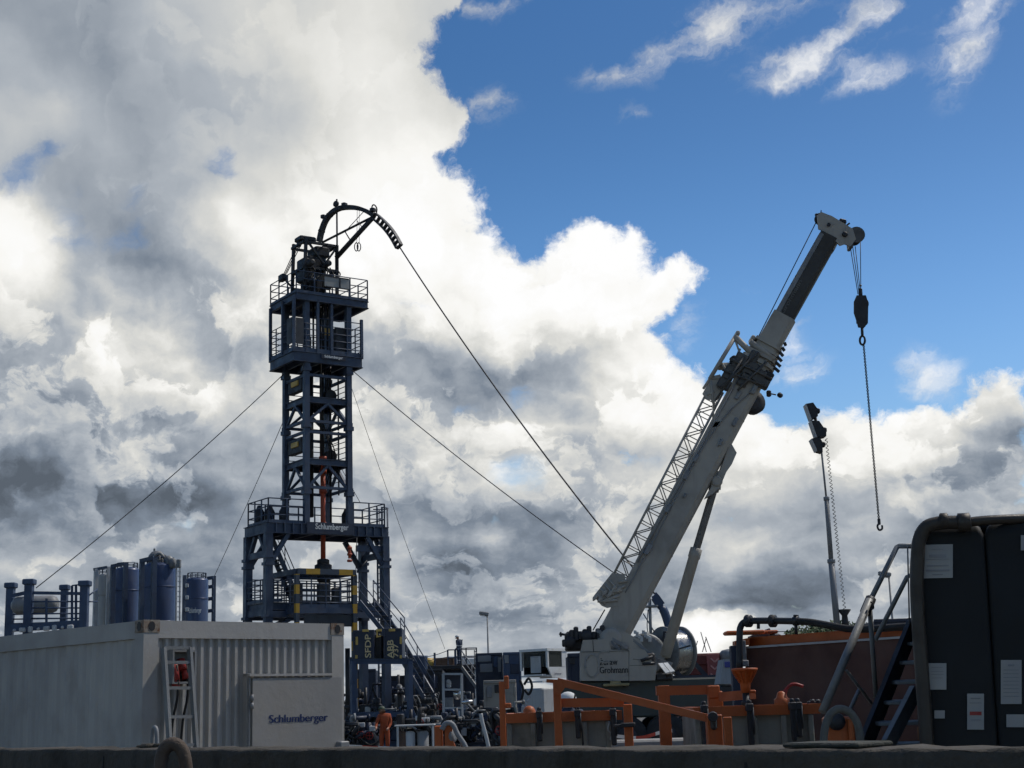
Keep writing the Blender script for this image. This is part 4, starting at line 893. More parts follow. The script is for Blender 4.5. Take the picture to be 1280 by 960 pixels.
# ------------------------------------------------------------------ tubing reel behind the crane
RY = 58.0
def rp_(px, py, dy=0.0): return at(px, py, RY + dy)
reel = Thing('tubing_reel', 'large grey tubing reel with curved blue guide arm behind the crane', 'reel', V((xat(842, RY, 1), RY, 0)))
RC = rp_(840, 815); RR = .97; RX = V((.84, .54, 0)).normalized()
M_FLANGE = mat('reel_flange', (.2, .205, .2), .5, .2, (.08, .07, .06), .5, 1.5)
for s_ in (-.42, .42):
    fl_ = MB().lathe(RC + RX * s_, [(RR * .3, -.06), (RR * .97, -.05), (RR, -.02), (RR, .03), (RR * .97, .05), (RR * .3, .06)], 40, RX)
    for k in range(8):
        t = k * math.pi / 4; z_ = RX.cross(UP).normalized(); dv_ = z_ * math.cos(t) + UP * math.sin(t)
        fl_.beam(RC + RX * (s_ * 1.08) + dv_ * .3, RC + RX * (s_ * 1.08) + dv_ * RR * .95, .09, .06, RX)
    reel.part('flange', fl_, M_FLANGE)
cw = MB(); prof = [(.4, -.36)]
for i in range(24): prof += [(.84 + .004 * math.sin(k * math.pi / 3), -.36 + .72 * (i + k / 6) / 24) for k in range(6)]
reel.part('coiled_tube', cw.lathe(RC, prof + [(.4, .36)], 40, RX), mat('polished_tube', (.4, .4, .39), .26, 1.0, (.4, .38, .35), .2, 5, bump=.02))
fr = MB()
for s_ in (-.62, .62):
    fr.beam(RC + RX * s_ - V((1.6, 0, 1.0)), RC + RX * s_ + V((1.6, 0, -1.0)), .2); fr.beam(RC + RX * s_, RC + RX * s_ - V((.9, 0, 1.1)), .16); fr.beam(RC + RX * s_, RC + RX * s_ + V((.9, 0, -1.1)), .16)
    fr.beam(V((RC.x + RX.x * s_ - 1.5, RC.y + RX.y * s_, .0)), RC + RX * s_ - V((1.5, 0, 1.0)), .2); fr.beam(V((RC.x + RX.x * s_ + 1.5, RC.y + RX.y * s_, .0)), RC + RX * s_ + V((1.5, 0, -1.0)), .2)
reel.part('frame', fr, M_NAVY)
lev = MB().path(spline([rp_(838, 790), rp_(834, 775), rp_(829.5, 763), rp_(824, 756), rp_(818, 744)], 5), [.17] * 12 + [.13] * 9, 8)
lev.prism([rp_(x, y, -.15) for x, y in ((815, 749), (820, 740), (824, 744), (831, 754), (826, 757), (820, 757))], FW * .3)
reel.part('guide_arm', lev, M_BLUE)
reel.part('guide_platform', MB().bbox(rp_(814, 758), V((.5, 0, 0)), FW * .5, UP * .08, .02).tube(rp_(812, 748), rp_(814, 813), .06, 8).tube(rp_(804, 767), rp_(818, 790), .025, 5).path(spline([rp_(810, 762), rp_(809, 785), rp_(813, 800)], 5), .02, 5), M_GREY)
bx_ = rp_(805, 818, -.4)
reel.part('engine_cover', MB().lathe(bx_, [(.4, -.7), (.72, -.68), (.78, -.6), (.78, .6), (.72, .68), (.4, .7)], 28, FW), M_FLANGE)
ec = MB()
for k in range(8): ec.bbox(rp_(794 + 2.6 * k, 790 + 3 * ((k * 5) % 4), -1.25), V((.12, 0, 0)), FW * .06, UP * (.14 + .07 * (k % 2)), .02)
reel.part('valve_panel', ec, M_LGREY)
reel.part('handle', MB().path([rp_(836, 790, -1.2), rp_(830, 790, -1.2), rp_(829, 800, -1.2), rp_(832, 805, -1.2)], .05, 6), M_DARK); reel.part('grab_bar', MB().beam(rp_(849, 811, -1.1), rp_(863, 807, -1.1), .06), M_DARK)
# ------------------------------------------------------------------ white site container on the left
K = at(180, 775, 14.5); CA = R(45)
KX = V((math.cos(CA), math.sin(CA), 0)); KY = V((-math.sin(CA), math.cos(CA), 0)); KN = -KY
CW, CL, CH = 2.44, 6.06, K.z
def kf(s, l, z): return V((K.x, K.y, 0)) + KX * s + KY * l + UP * z
def kh(px, py, out=0.0):                                   # where a sight line meets the end wall plane (pushed out)
    return hit(px, py, V((K.x, K.y, 0)) + KN * out, KN)
M_CONT = mat('container_white', (0.35, 0.335, 0.315), 0.5, 0, (0.2, 0.17, 0.13), 0.26, 2.2, rust=0.09)
cont = Thing('site_container', 'long off white corrugated steel container with rusty corner castings and hinged panel', 'container', kf(CW / 2, CL / 2, 0))
for s, l in ((0, 0), (CW, 0), (0, CL), (CW, CL)):
    sx = 1 if s == 0 else -1; sl = 1 if l == 0 else -1
    cont.part('corner_post', MB().obox(kf(s, l, .12), KX * .16 * sx, KY * .16 * sl, UP * (CH - .24)), M_CONT)
    for z in (0, CH - .118):
        m = MB(); o = kf(s, l, z) - KX * .004 * sx - KY * .004 * sl
        m.obox(o, KX * .178 * sx, KY * .162 * sl, UP * .122)
        cc = cont.part('corner_casting', m, mat('rusty_casting', (.27, .24, .2), .7, 0, (.12, .06, .03), .9, 6, rust=.8))
        hm = MB()
        for nn, tt in ((-KY * sl, KX), (-KX * sx, KY)):
            c_ = o + KX * .089 * sx + KY * .081 * sl + UP * .061 + nn * (.081 if nn == -KY * sl else .089)
            pts = [c_ + tt * .036 * math.cos(a * math.pi / 6) + UP * .047 * math.sin(a * math.pi / 6) for a in range(12)]
            hm.prism(pts, nn * .004)
        cont.part('lifting_hole', hm, M_BLKTXT, cc)
M_DARKBR = M_DARK
for a, b in (((.16, .02), (CW - .16, .02)), ((.02, .16), (.02, CL - .16)), ((CW - .02, .16), (CW - .02, CL - .16)), ((.16, CL - .02), (CW - .16, CL - .02))):
    d_ = (kf(*b, 0) - kf(*a, 0)).normalized(); inn_ = V((-d_.y, d_.x, 0))
    if (kf(CW / 2, CL / 2, 0) - kf(*a, 0)).dot(inn_) < 0: inn_ = -inn_
    for z, h, nm in ((CH - .17, .17, 'top_rail'), (0.02, .2, 'bottom_rail')):
        cont.part(nm, MB().obox(kf(*a, z) - inn_ * .012, kf(*b, 0) - kf(*a, 0), inn_ * .08, UP * h), M_CONT)
cont.part('roof', MB().obox(kf(.05, .05, CH - .05), KX * (CW - .1), KY * (CL - .1), UP * .03), M_CONT)
def corr(p0, d, L, z0, z1, inward, pitch, depth):          # trapezoid corrugation
    xs = [(0, 0)]; n = int(L / pitch); q = L / n
    for i in range(n): xs += [(i * q + q * .32, 0), (i * q + q * .5, 1), (i * q + q * .82, 1), (i * q + q, 0)]
    m = MB()
    rows = [[p0 + d * x + inward * (depth * k) + UP * z for x, k in xs] for z in (z0, z1)]
    m.sheet(rows); return m
cont.part('corrugated_wall', corr(kf(.16, .028, 0), KX, CW - .32, .2, CH - .17, KY, .1, .036), M_CONT)
cont.part('corrugated_wall', corr(kf(.03, .16, 0), KY, CL - .32, .2, CH - .17, KX, .26, .012), M_CONT)
cont.part('corrugated_wall', corr(kf(CW - .03, .16, 0), KY, CL - .32, .2, CH - .17, -KX, .26, .012), M_CONT)
# hinged panel standing proud of the end wall
tl_, tr_ = kh(316, 848, .09), kh(427, 847.5, .09)
sl_ = (tl_ - kf(0, 0, 0)).dot(KX); sr_ = (tr_ - kf(0, 0, 0)).dot(KX)
pz = tl_.z
pan = cont.part('hinged_panel', MB().obox(kf(sl_, -.09, .25), KX * (sr_ - sl_), KY * .04, UP * (pz - .25)), mat('panel_grey_white', (.255, .245, .232), .5, 0, (.2, .17, .13), .2, 1.5))
cont.part('panel_frame', MB().obox(kf(sl_ - .045, -.055, .25), KX * .045, KY * .07, UP * (pz - .2)).obox(kf(sl_ - .045, -.1, pz + .02), KX * (sr_ - sl_ - .08), KY * .12, UP * .025), M_CONT, pan)
hg = MB()
for z in (pz - .22, pz - .3, pz - .75): hg.tube(kf(sl_ - .015, -.1, z), kf(sl_ - .015, -.1, z + .06), .018, 8)
hg.beam(kf(sl_ - .03, -.075, .3), kf(sl_ - .03, -.075, pz), .012)
cont.part('hinge', hg, M_GREY, pan)
wo = kh(336.5, 907, .094); we = kh(409.5, 907, .094)
cont.part('lettering', text_mb('Schlumberger', kf((wo - kf(0, 0, 0)).dot(KX), -.092, wo.z), KX * (we - wo).length, UP * .105, .001, 0, heavy=.0065), M_NAVYTXT, pan)
cont.part('latch_block', MB().bbox(kh(428, 932, .12), KX * .12, KY * .1, UP * .09, .01), M_GREY, pan)
# socket box with plugs
s0_, s1_ = kh(207, 813, .0), kh(236, 855, .0)
a0_ = (s0_ - kf(0, 0, 0)).dot(KX); a1_ = (s1_ - kf(0, 0, 0)).dot(KX)
sb = MB(); bz0, bz1 = s1_.z, s0_.z
sb.obox(kf(a0_, -.10, bz0), KX * (a1_ - a0_), KY * .01, UP * .02)
sb.obox(kf(a0_, -.13, bz0), KX * .02, KY * .13, UP * (bz1 - bz0)).obox(kf(a1_ - .02, -.13, bz0), KX * .02, KY * .13, UP * (bz1 - bz0))
sb.obox(kf(a0_ + .02, -.13, bz1 - .02), KX * (a1_ - a0_ - .04), KY * .13, UP * .02).obox(kf(a0_ + .02, -.13, bz0), KX * (a1_ - a0_ - .04), KY * .13, UP * .02)
sb.obox(kf(a0_ + .02, -.012, bz0 + .02), KX * (a1_ - a0_ - .04), KY * .01, UP * (bz1 - bz0 - .04))
so = cont.part('socket_box', sb, M_GREY)
wdt = a1_ - a0_
for fx_, fz, l in ((.22, .62, .17), (.5, .72, .1), (.24, .3, .14), (.66, .5, .12)):
    pl_ = cont.part('plug', MB().tube(kf(a0_ + wdt * fx_, -.06, bz0 + (bz1 - bz0) * fz), kf(a0_ + wdt * fx_, -.1, bz0 + (bz1 - bz0) * fz - l), .04, 10), M_RED, so)
for fx_ in (.24, .66):
    cont.part('cable', MB().path(spline([kf(a0_ + wdt * fx_, -.1, bz0 + .18), kf(a0_ + wdt * (fx_ + .02), -.12, bz0 - .1), kf(a0_ + wdt * (fx_ - .08), -.06, bz0 - .5), kf(a0_ + wdt * (fx_ - .16), -.08, .3)], 5), .014, 6), M_BLACK, so)
# aluminium ladder leaning on the container
lad = Thing('leaning_ladder', 'grey aluminium ladder leaning on the end of the white container', 'ladder', kf(.55, -.5, 0))
def ldp(px, py, out): return hit(px, py, V((K.x, K.y, 0)) + KN * out, KN)
LB, LT = .52, .2
def lean(px, py):                                          # plane of the ladder: leans in toward its top
    t = (py - 810) / 125; return ldp(px, py, LT + (LB - LT) * t * .5)
for a, b in (((204.5, 809.5), (213, 945)), ((237, 810), (246, 945))):
    A, B = lean(*a), lean(*b); B = A + (B - A) * ((A.z - .0) / (A.z - B.z))
    lad.part('side_rail', MB().beam(A, B, .03, .06, KN), M_GALV)
rg = []
for y in (810, 828, 860, 896, 931):
    t = (y - 810) / 125
    lad.part('rung', MB().beam(lean(204.8 + 8.2 * t, y), lean(237 + 8.6 * t, y), .035, .03), M_GALV)
# ------------------------------------------------------------------ concrete wall along the front
M_CONC = mat('old_concrete', (0.075, 0.066, 0.054), 0.9, 0, (0.025, 0.024, 0.019), 0.85, 2.2, bump=1.0, spec=.2)
wa, wb_ = V((-7.5, 14.0, 0)), V((4.5, 1.2, 0))
A_ = at(0, 936.5, 9.5); B_ = at(1280, 936.5, 4.4); dv_ = (B_ - A_); dv_.z = 0; dn = dv_.normalized(); bk_ = V((-dn.y, dn.x, 0)); bk_ = bk_ if bk_.y > 0 else -bk_
wz = (A_.z + B_.z) / 2
wallm = MB(); L0, L1 = -4.2, dv_.length + 2.0; segs = 8
W0 = V((A_.x, A_.y, 0))
xs = [L0 + (L1 - L0) * i / 120 for i in range(121)]
prof_ = [(0, 0), (0, -.03), (.004, -.01), (.012, -.002), (.03, 0), (.28, 0), (.31, -.02), (.31, 0)]
rng = random.Random(3)
rows = []
for k, (o_, dz) in enumerate(prof_):
    row = []
    for x in xs:
        j = rng.uniform(-.006, .006)
        z = 0 if k in (0, len(prof_) - 1) else A_.z + (B_.z - A_.z) * x / dv_.length + dz + j
        row.append(W0 + dn * x + bk_ * (o_ + j) + UP * z)
    rows.append(row)
wallm.sheet(rows, True)
conc = Thing('concrete_wall', 'low dark weathered concrete wall across the whole foreground', 'wall', W0 + dn * 3)
conc.part('wall_body', wallm, M_CONC)
def wall_pt(px, back=.14):                                  # a point on top of the wall under an image column
    p = hit(px, 937, W0 + bk_ * back, bk_); x = (p - W0).dot(dn); return W0 + dn * x + bk_ * back + UP * (A_.z + (B_.z - A_.z) * x / dv_.length)
jt_ = MB()
for x in (1.35, 5.9): jt_.obox(W0 + dn * x - bk_ * .002, dn * .012, bk_ * .003, UP * (wz - .04))
conc.part('joint', jt_, M_BLACK)
pg = wall_pt(1047)
conc.part('cap_slab', MB().bbox(pg + UP * .01, dn * .3, bk_ * .2, UP * .016, .005), mat('mossy_slab', (.05, .05, .042), .9, 0, (.04, .045, .03), .7, 6, bump=.5), label='mossy slab lying on the wall top')
M_HOOP = mat('rusty_hoop', (.095, .07, .052), .7, .2, (.06, .04, .03), .6, 9, rust=.3, bump=.4)
def hoop(px, w, h, r, label, back=.14, sq=1.0, tilt=0.0, depth=None, m=None, name='lifting_loop', cat='lifting loop', group=None):
    b = wall_pt(px, back) if depth is None else depth
    k = (b - EYE).length / FPX; sx_ = (dn * math.cos(tilt) + bk_ * math.sin(tilt))
    pts = [b - sx_ * w / 2 * k - UP * .05] + [b + sx_ * (w / 2 * k * math.cos(t)) + UP * (h * k * (math.sin(t) * .999 if sq == 1 else (math.sin(t) ** sq))) for t in [math.pi - i * math.pi / 14 for i in range(15)]] + [b + sx_ * w / 2 * k - UP * .05]
    return solo(name, label, cat, MB().path(pts, r * k, 9), m or M_HOOP, b, group)
solo('lifting_loop', 'thick brown rusty loop standing against the concrete wall in front of the ladder', 'lifting loop', MB().path(spline([at(202, 1000, 7.2), at(201, 958, 7.2), at(205, 938, 7.2), at(216, 929.5, 7.2), at(227, 937, 7.2), at(232, 956, 7.2), at(235, 1000, 7.2)], 6), .032, 10), M_HOOP, at(216, 960, 7.2))
hoop(193, 11, 23, 2.6, 'thin bent loop on the concrete wall at the left foot of the ladder', .25, sq=.55, m=M_GREY)
solo('rubble', 'small heap of stone rubble on the concrete wall beside the thin loop', 'rubble', MB().bbox(wall_pt(186, .2) + UP * .008, dn * .09, bk_ * .08, UP * .03, .012).bbox(wall_pt(199, .22) + UP * .01, dn * .06, bk_ * .06, UP * .025, .01).bbox(wall_pt(178, .22) + UP * .005, dn * .05, bk_ * .06, UP * .018, .008), M_CONC, wall_pt(188, .2))
# ------------------------------------------------------------------ mud skips with orange rims, orange frames
M_SKIP = mat('skip_body', (0.25, 0.24, 0.2), 0.6, 0, (0.05, 0.045, 0.035), 0.6, 2.2)
def clamp_mb(p, h, mb):
    mb.bbox(p - UP * h / 2 - FW * .03, V((.07, 0, 0)), FW * .07, UP * h, .015); mb.bbox(p + UP * .02 - FW * .02, V((.085, 0, 0)), FW * .15, UP * .1, .012)
    mb.tube(p + V((.03, -.08, -h * .7)), p + V((.03, -.08, .02)), .014, 6); mb.lathe(p + UP * .08, [(.025, -.02), (.03, 0), (.03, .025), (.012, .035)], 8); return mb
def skip(px0, px1, rim, bpx0, bpx1, Y, label, clamps):
    zc = zat((px0 + px1) / 2, rim, Y); x0, x1 = xat(px0, Y, zc), xat(px1, Y, zc); xb0, xb1 = xat(bpx0, Y, zc), xat(bpx1, Y, zc); D = 1.5
    t = Thing('mud_skip', label, 'skip', V(((x0 + x1) / 2, Y + D / 2, 0)), 'grey skips with orange rims')
    b = MB(); ins = .16
    top = [V((xb0, Y, zc)), V((xb1, Y, zc)), V((xb1, Y + D, zc)), V((xb0, Y + D, zc))]
    mid = [V((xb0, Y, zc - .42)), V((xb1, Y, zc - .42)), V((xb1, Y + D, zc - .42)), V((xb0, Y + D, zc - .42))]
    bot = [V((xb0 + ins, Y + .05, .1)), V((xb1 - ins, Y + .05, .1)), V((xb1 - ins, Y + D - .05, .1)), V((xb0 + ins, Y + D - .05, .1))]
    for A, B in ((top, mid), (mid, bot)):
        for i in range(4): b.sheet([[A[i], A[(i + 1) % 4]], [B[i], B[(i + 1) % 4]]])
    b.face([len(b.v) + i for i in range(4)]); b.v += bot
    b.beam(V((xb0, Y - .02, zc - .44)), V((xb1, Y - .02, zc - .44)), .05, .06)
    t.part('skip_body', b, M_SKIP)
    r = MB()
    for yy in (Y - .03, Y + D): r.beam(V((x0, yy, zc)), V((x1, yy, zc)), .11, .12)
    for xx in (x0 + .06, x1 - .06): r.beam(V((xx, Y + .03, zc)), V((xx, Y + D - .06, zc)), .1, .12)
    t.part('rim', r, M_ORANGE)
    for f in (.02, .25, .5, .75, .98): xx = xb0 + (xb1 - xb0) * f; t.part('rib', MB().bbox(V((xx, Y - .045, zc - .3)), V((.07, 0, 0)), FW * .07, UP * .46, .01), M_SKIP)
    for px, h in clamps: t.part('clamp', clamp_mb(V((xat(px, Y - .12, zc), Y - .14, zc + .02)), h, MB()), M_DARK)
    return t, zc, x0, x1, D
sk1 = skip(632, 777, 896, 634, 762, 20.0, 'grey skip with orange rim between the two upright orange posts', ((674, .32), (722, .3), (766, .4)))
sk2 = skip(866, 1026, 888, 868, 1014, 19.0, 'grey skip with orange rim and red lever valve in front of the brown tank', ((880, .42), (936.5, .44), (990, .4), (997, .36)))
hooks_ = MB().path(spline([at(719, 868, 19.8), at(718, 880, 19.8), at(724, 895, 19.8), at(728, 915, 19.8), at(729, 935, 19.8)], 5), .012, 6)
solo('black_hose', 'thin black hose hanging over the orange rim of the left skip', 'hose', hooks_, M_BLACK, at(719, 900, 19.8))
rp0 = MB().path(spline([at(762, 902, 19.85), at(760, 912, 19.85), at(765, 918, 19.85), at(763, 925, 19.85)], 5), .012, 6).path(spline([at(768, 902, 19.85), at(767, 914, 19.85), at(766, 924, 19.85)], 5), .01, 6)
solo('rope_end', 'pale rope ends hanging at the right corner of the left skip', 'rope', rp0, M_PAPER, at(764, 915, 19.85))
# red lever valve on the right skip
lv = Thing('lever_valve', 'orange valve with a bent red lever standing on the right skip rim', 'valve', at(978, 882, 19.4))
lv.part('valve_body', MB().lathe(at(978, 884, 19.4), [(.09, 0), (.1, .02), (.1, .1), (.07, .12), (.055, .18), (.02, .2)], 14), M_ORANGE)
lv.part('lever', MB().path(spline([at(979, 871, 19.4), at(982, 863, 19.4), at(987, 857, 19.4), at(994, 855, 19.4), at(1004, 858, 19.4)], 4), [.03] * 5 + [.02] * 12, 7), M_RED)
gear = MB()
for k in range(4): gear.bbox(at(1012 + 3.4 * k, 879 - 2 * (k % 2), 19.3), V((.06, 0, 0)), FW * .07, UP * .06, .015)
lv2 = solo('shackle_set', 'small dark shackles lying on the right end of the skip rim', 'shackle', gear, M_DARK, at(1017, 880, 19.3))
# hand wheel funnel on an orange arm
fn = Thing('orange_funnel', 'orange funnel with flared ribbed rim above the right skip', 'funnel', at(932, 865, 19.6))
fb = at(932, 862, 19.6)
fn.part('bowl', MB().lathe(fb, [(.06, -.04), (.065, .05), (.075, .1), (.12, .19), (.155, .235), (.17, .24), (.17, .27), (.145, .272), (.11, .2), (.05, .1)], 24), M_ORANGE)
rb = MB()
for k in range(12):
    t = k * math.pi / 6; u_ = V((math.cos(t), math.sin(t), 0)); rb.beam(fb + u_ * .075 + UP * .09, fb + u_ * .158 + UP * .232, .012, .016)
fn.part('rib', rb, M_ORANGE)
fn.part('neck', MB().lathe(fb - UP * .32, [(.045, 0), (.045, .12), (.065, .13), (.065, .17), (.045, .18), (.045, .28)], 14), M_DARK)
fn.part('outlet', MB().lathe(fb - UP * .5, [(.035, 0), (.04, .05), (.04, .18)], 10), M_DARK)
# orange steel frames
fr = Thing('orange_barrier', 'orange welded steel frame with two upright posts and a long sloping beam', 'frame', V((xat(700, 17.6, 1.5), 17.6, 0)))
def post(th, px0, px1, ytop, Y, name='post', m=M_ORANGE, base=True, zbot=0.0):
    zt_ = zat((px0 + px1) / 2, ytop, Y); x0, x1 = xat(px0, Y, zt_), xat(px1, Y, zt_); w = x1 - x0
    c = V(((x0 + x1) / 2, Y, 0)); mb = MB().bbox(c + UP * (zt_ + zbot) / 2, V((w, 0, 0)), FW * w, UP * (zt_ - zbot), .008)
    if base: mb.bbox(c + UP * (.02), V((w * 2.4, 0, 0)), FW * w * 2.4, UP * .04, .005)
    return th.part(name, mb, m)
post(fr, 691, 700.5, 850, 17.6)
pA, pB = at(697, 852, 17.55), at(886, 898, 17.2)
fr.part('sloping_beam', MB().beam(pA, pB, .075, .085), M_ORANGE)
fr.part('gusset', MB().prism([at(692, 850, 17.5), at(704, 849, 17.5), at(709, 856, 17.5), at(700, 868, 17.5), at(692, 868, 17.5)], FW * .02).beam(at(683, 851, 17.6), at(700, 852, 17.6), .05, .04), M_ORANGE)
post(fr, 779, 789.5, 880, 17.5)
fr.part('cross_beam', MB().beam(at(700, 878.5, 17.65), at(780, 878, 17.6), .07, .1), M_ORANGE)
fr.part('clamp', MB().bbox(at(785, 906, 17.4), V((.16, 0, 0)), FW * .12, UP * .05, .01).bbox(at(775, 907, 17.4), V((.14, 0, 0)), FW * .06, UP * .035, .01), M_DARK)
fr.part('foot_bracket', MB().bbox(at(893, 916, 17.2), V((.17, 0, 0)), FW * .2, UP * .4, .01), M_ORANGE)
fr.part('pivot', MB().bbox(at(892, 901, 17.05), V((.07, 0, 0)), FW * .08, UP * .2, .02).lathe(at(891, 896, 17.0), [(.05, -.05), (.06, 0), (.05, .05)], 10, FW), M_DARK)
f2 = Thing('orange_post', 'single upright orange post left of the skip with stub brackets', 'post', V((xat(627, 18.5, 1), 18.5, 0)))
post(f2, 623.5, 631, 852, 18.5)
f2.part('stub', MB().bbox(at(634, 882, 18.5), V((.1, 0, 0)), FW * .06, UP * .06, .01), M_ORANGE); f2.part('stub', MB().bbox(at(633, 853, 18.5), V((.06, 0, 0)), FW * .06, UP * .16, .01), M_ORANGE)
f3 = Thing('orange_gantry', 'orange goal shaped steel frame in front of the crane carrier', 'frame', V((xat(860, 21, 1.5), 21, 0)))
post(f3, 822, 836, 857, 21.0)
f3.part('lintel', MB().beam(at(820, 863.5, 20.98), at(898, 862, 20.98), .14, .125), M_ORANGE)
f3.part('block', MB().bbox(at(894, 876, 20.9), V((.2, 0, 0)), FW * .16, UP * .26, .015).bbox(at(892, 865, 20.86), V((.16, 0, 0)), FW * .12, UP * .18, .015), M_ORANGE)
f3.part('arm', MB().beam(at(902, 871, 20.5), at(941, 868, 19.9), .1, .12).bbox(at(936, 864.5, 19.7), V((.16, 0, 0)), FW * .2, UP * .04, .01), M_ORANGE)
f4 = Thing('orange_post', 'short square orange post beside the sloping beam foot', 'post', V((xat(909, 16.8, 1), 16.8, 0)))
post(f4, 904, 914, 896, 16.8)
solo('concrete_block', 'pale grey concrete block lying behind the orange frame posts', 'block', MB().bbox(V((xat(815, 23, .6), 23.5, .53)), V((1.7, 0, 0)), FW * .8, UP * 1.06, .03), mat('pale_concrete', (.33, .32, .3), .85, 0, (.15, .14, .12), .5, 2, bump=.4), V((xat(815, 23, .6), 23.5, 0)))
# orange pump by the stairs and the lifting hoop in front of it
op = Thing('orange_pump', 'small orange pump housing framed by a grey hose hoop near the stairs', 'pump', at(1052, 935, 14.0))
zb = zat(1052, 896, 14.0)
op.part('housing', MB().bbox(V((xat(1051, 14, 1.3), 14.1, zb / 2)), V((.25, 0, 0)), FW * .25, UP * zb, .015), M_ORANGE)
op.part('side_plate', MB().bbox(at(1064, 917, 13.95), V((.05, 0, 0)), FW * .05, UP * .28, .01), M_ORANGE)
op.part('cover', MB().lathe(at(1046, 902, 13.95), [(.02, -.04), (.07, -.03), (.08, 0), (.08, .05)], 14, FW), M_DARK)
op.part('hose_hoop', MB().path(spline([at(1029, 945, 13.4), at(1031, 912, 13.4), at(1038, 893, 13.4), at(1051, 886, 13.4), at(1065, 893, 13.4), at(1074, 912, 13.4), at(1077, 945, 13.4)], 6), .035, 9), mat('grey_hose', (.12, .12, .105), .7, 0, amount=.4, scale=6))
# ------------------------------------------------------------------ black tank on the right
M_TANK = mat('black_tank', (0.018, 0.0185, 0.0185), 0.6, 0, (0.04, 0.04, 0.036), 0.35, 1.2, bump=.1, spec=.2)
TKY = 13.6
tka = at(1149, 930, TKY); tka.z = 0
tdir = V((.97, -.24, 0)).normalized(); tn = V((tdir.y, -tdir.x, 0)); tn = tn if tn.y < 0 else -tn; tb_ = -tn
def tk(s, o_, z): return V((tka.x, tka.y, 0)) + tdir * (s + z * .03) + tn * o_ + UP * z
def th_(px, py, out=0.0): return hit(px, py, tk(0, out, 0), tn)
tank = Thing('black_tank', 'large black ribbed storage tank with paper notices and a pipe over its top', 'tank', tk(1.2, -1, 0))
zt0 = th_(1180, 651).z
def lobe(s0, s1, d):                                        # one rounded bay of the tank in plan
    out = []; r = .05
    for c, t0 in (((s0 + r, -r), math.pi), ((s1 - r, -r), math.pi / 2)):
        for i in range(6): t = t0 - i * math.pi / 10; out.append((c[0] + r * math.cos(t), c[1] + r * math.sin(t)))
    return [(s, o_) for s, o_ in out] + [(s1, -d), (s0, -d)]
bays = [(0, .635), (.637, 1.3), (1.302, 2.0), (2.002, 2.7)]
for s0, s1 in bays:
    pf = lobe(s0, s1, 3.4); m = MB()
    lv_ = [(0, 0), (zt0 - .16, 0), (zt0 - .07, .03), (zt0 - .02, .09), (zt0, .2)]
    rows = [[tk(s + (0 if j < 1 else (ins if s < (s0 + s1) / 2 else -ins)), o_ - (ins if o_ > -1 else -ins), z) for s, o_ in pf] for j, (z, ins) in enumerate(lv_)]
    rows = [r + [r[0]] for r in rows]
    m.sheet(rows, True); k = len(m.v); m.v += rows[-1][:-1]; m.face([k + i for i in range(len(pf))])
    tank.part('tank_bay', m, M_TANK)
tank.part('lid', MB().lathe(th_(1232, 652) - tn * .5 + UP * .0, [(.2, -.05), (.2, .03), (.12, .08), (.01, .1)], 20), M_TANK)
pp = spline([tk(.03, .07, .25), tk(.03, .07, 1.2), th_(1147, 760, .06), th_(1147, 700, .06), th_(1149, 676, .06), th_(1157, 660, .06), th_(1170, 654.5, .06), th_(1188, 653, .06), th_(1206, 653, .06)], 6)
PIPE = mat('brown_pipe', (.05, .042, .034), .45, .2, (.05, .04, .03), .5, 4)
tank.part('pipe', MB().path(pp, .062, 12), PIPE)
tank.part('pipe', MB().path(spline([th_(1206, 653, .06), th_(1240, 650, .02), th_(1290, 648, -.1), th_(1320, 647, -.2)], 5), .045, 10), PIPE)
vv = MB().lathe(th_(1205, 653, .06), [(.06, -.06), (.085, -.05), (.085, .05), (.06, .06)], 14, tdir).bbox(th_(1206, 646, .06), tdir * .1, tn * .05, UP * .04, .01).beam(th_(1202, 648, .06), th_(1206, 642.5, .06), .02).lathe(th_(1180, 651.5, .06), [(.06, -.04), (.075, -.03), (.075, .03), (.06, .04)], 12, tdir)
tank.part('valve', vv, PIPE)
tank.part('hinge_bracket', MB().bbox(th_(1154, 917, .02), tdir * .1, tn * .05, UP * .13, .01), mat('rust', (.2, .09, .04), .8, 0, amount=.5, scale=6)).name = 'bracket'
M_INK = mat('faint_print', (.25, .25, .26), .7, 0, amount=.2, bump=0); M_INKD = mat('dark_print', (.06, .06, .065), .7, 0, amount=.2, bump=0)
def notice(px0, py0, px1, py1, lines, label, skew=0.0, red=False, head=None):
    a, b, c, d = th_(px0, py0, .012), th_(px1, py0 + skew * (px1 - px0), .012), th_(px1, py1 + skew * (px1 - px0), .012), th_(px0, py1, .012)
    o = tank.part('notice', MB().prism([d, c, b, a], tn * .003), M_PAPER, label=label)
    m = MB(); rg_ = random.Random(px0)
    ex_, ey_ = (b - a), (d - a)
    for i, (f, l, h) in enumerate(lines):
        m.prism([a + ex_ * (.5 - l / 2) + ey_ * f + tn * .006, a + ex_ * (.5 + l / 2) + ey_ * f + tn * .006, a + ex_ * (.5 + l / 2) + ey_ * (f + h) + tn * .006, a + ex_ * (.5 - l / 2) + ey_ * (f + h) + tn * .006], tn * .001)
    if lines: tank.part('print', m, M_INK, o)
    if red: tank.part('red_band', MB().prism([a + ex_ * .15 + ey_ * .5 + tn * .006, a + ex_ * .85 + ey_ * .5 + tn * .006, a + ex_ * .85 + ey_ * .6 + tn * .006, a + ex_ * .15 + ey_ * .6 + tn * .006], tn * .001), M_RED, o)
notice(1153, 681, 1191, 723, [(.14, .4, .015), (.3, .56, .09), (.44, .8, .012), (.62, .7, .03), (.75, .78, .05), (.88, .35, .03)], 'large white notice near the tank top', -.02)
notice(1160, 829, 1183, 862, [(.15, .6, .02), (.3, .7, .02), (.42, .7, .02), (.55, .6, .02)], 'small white notice low on the first bay')
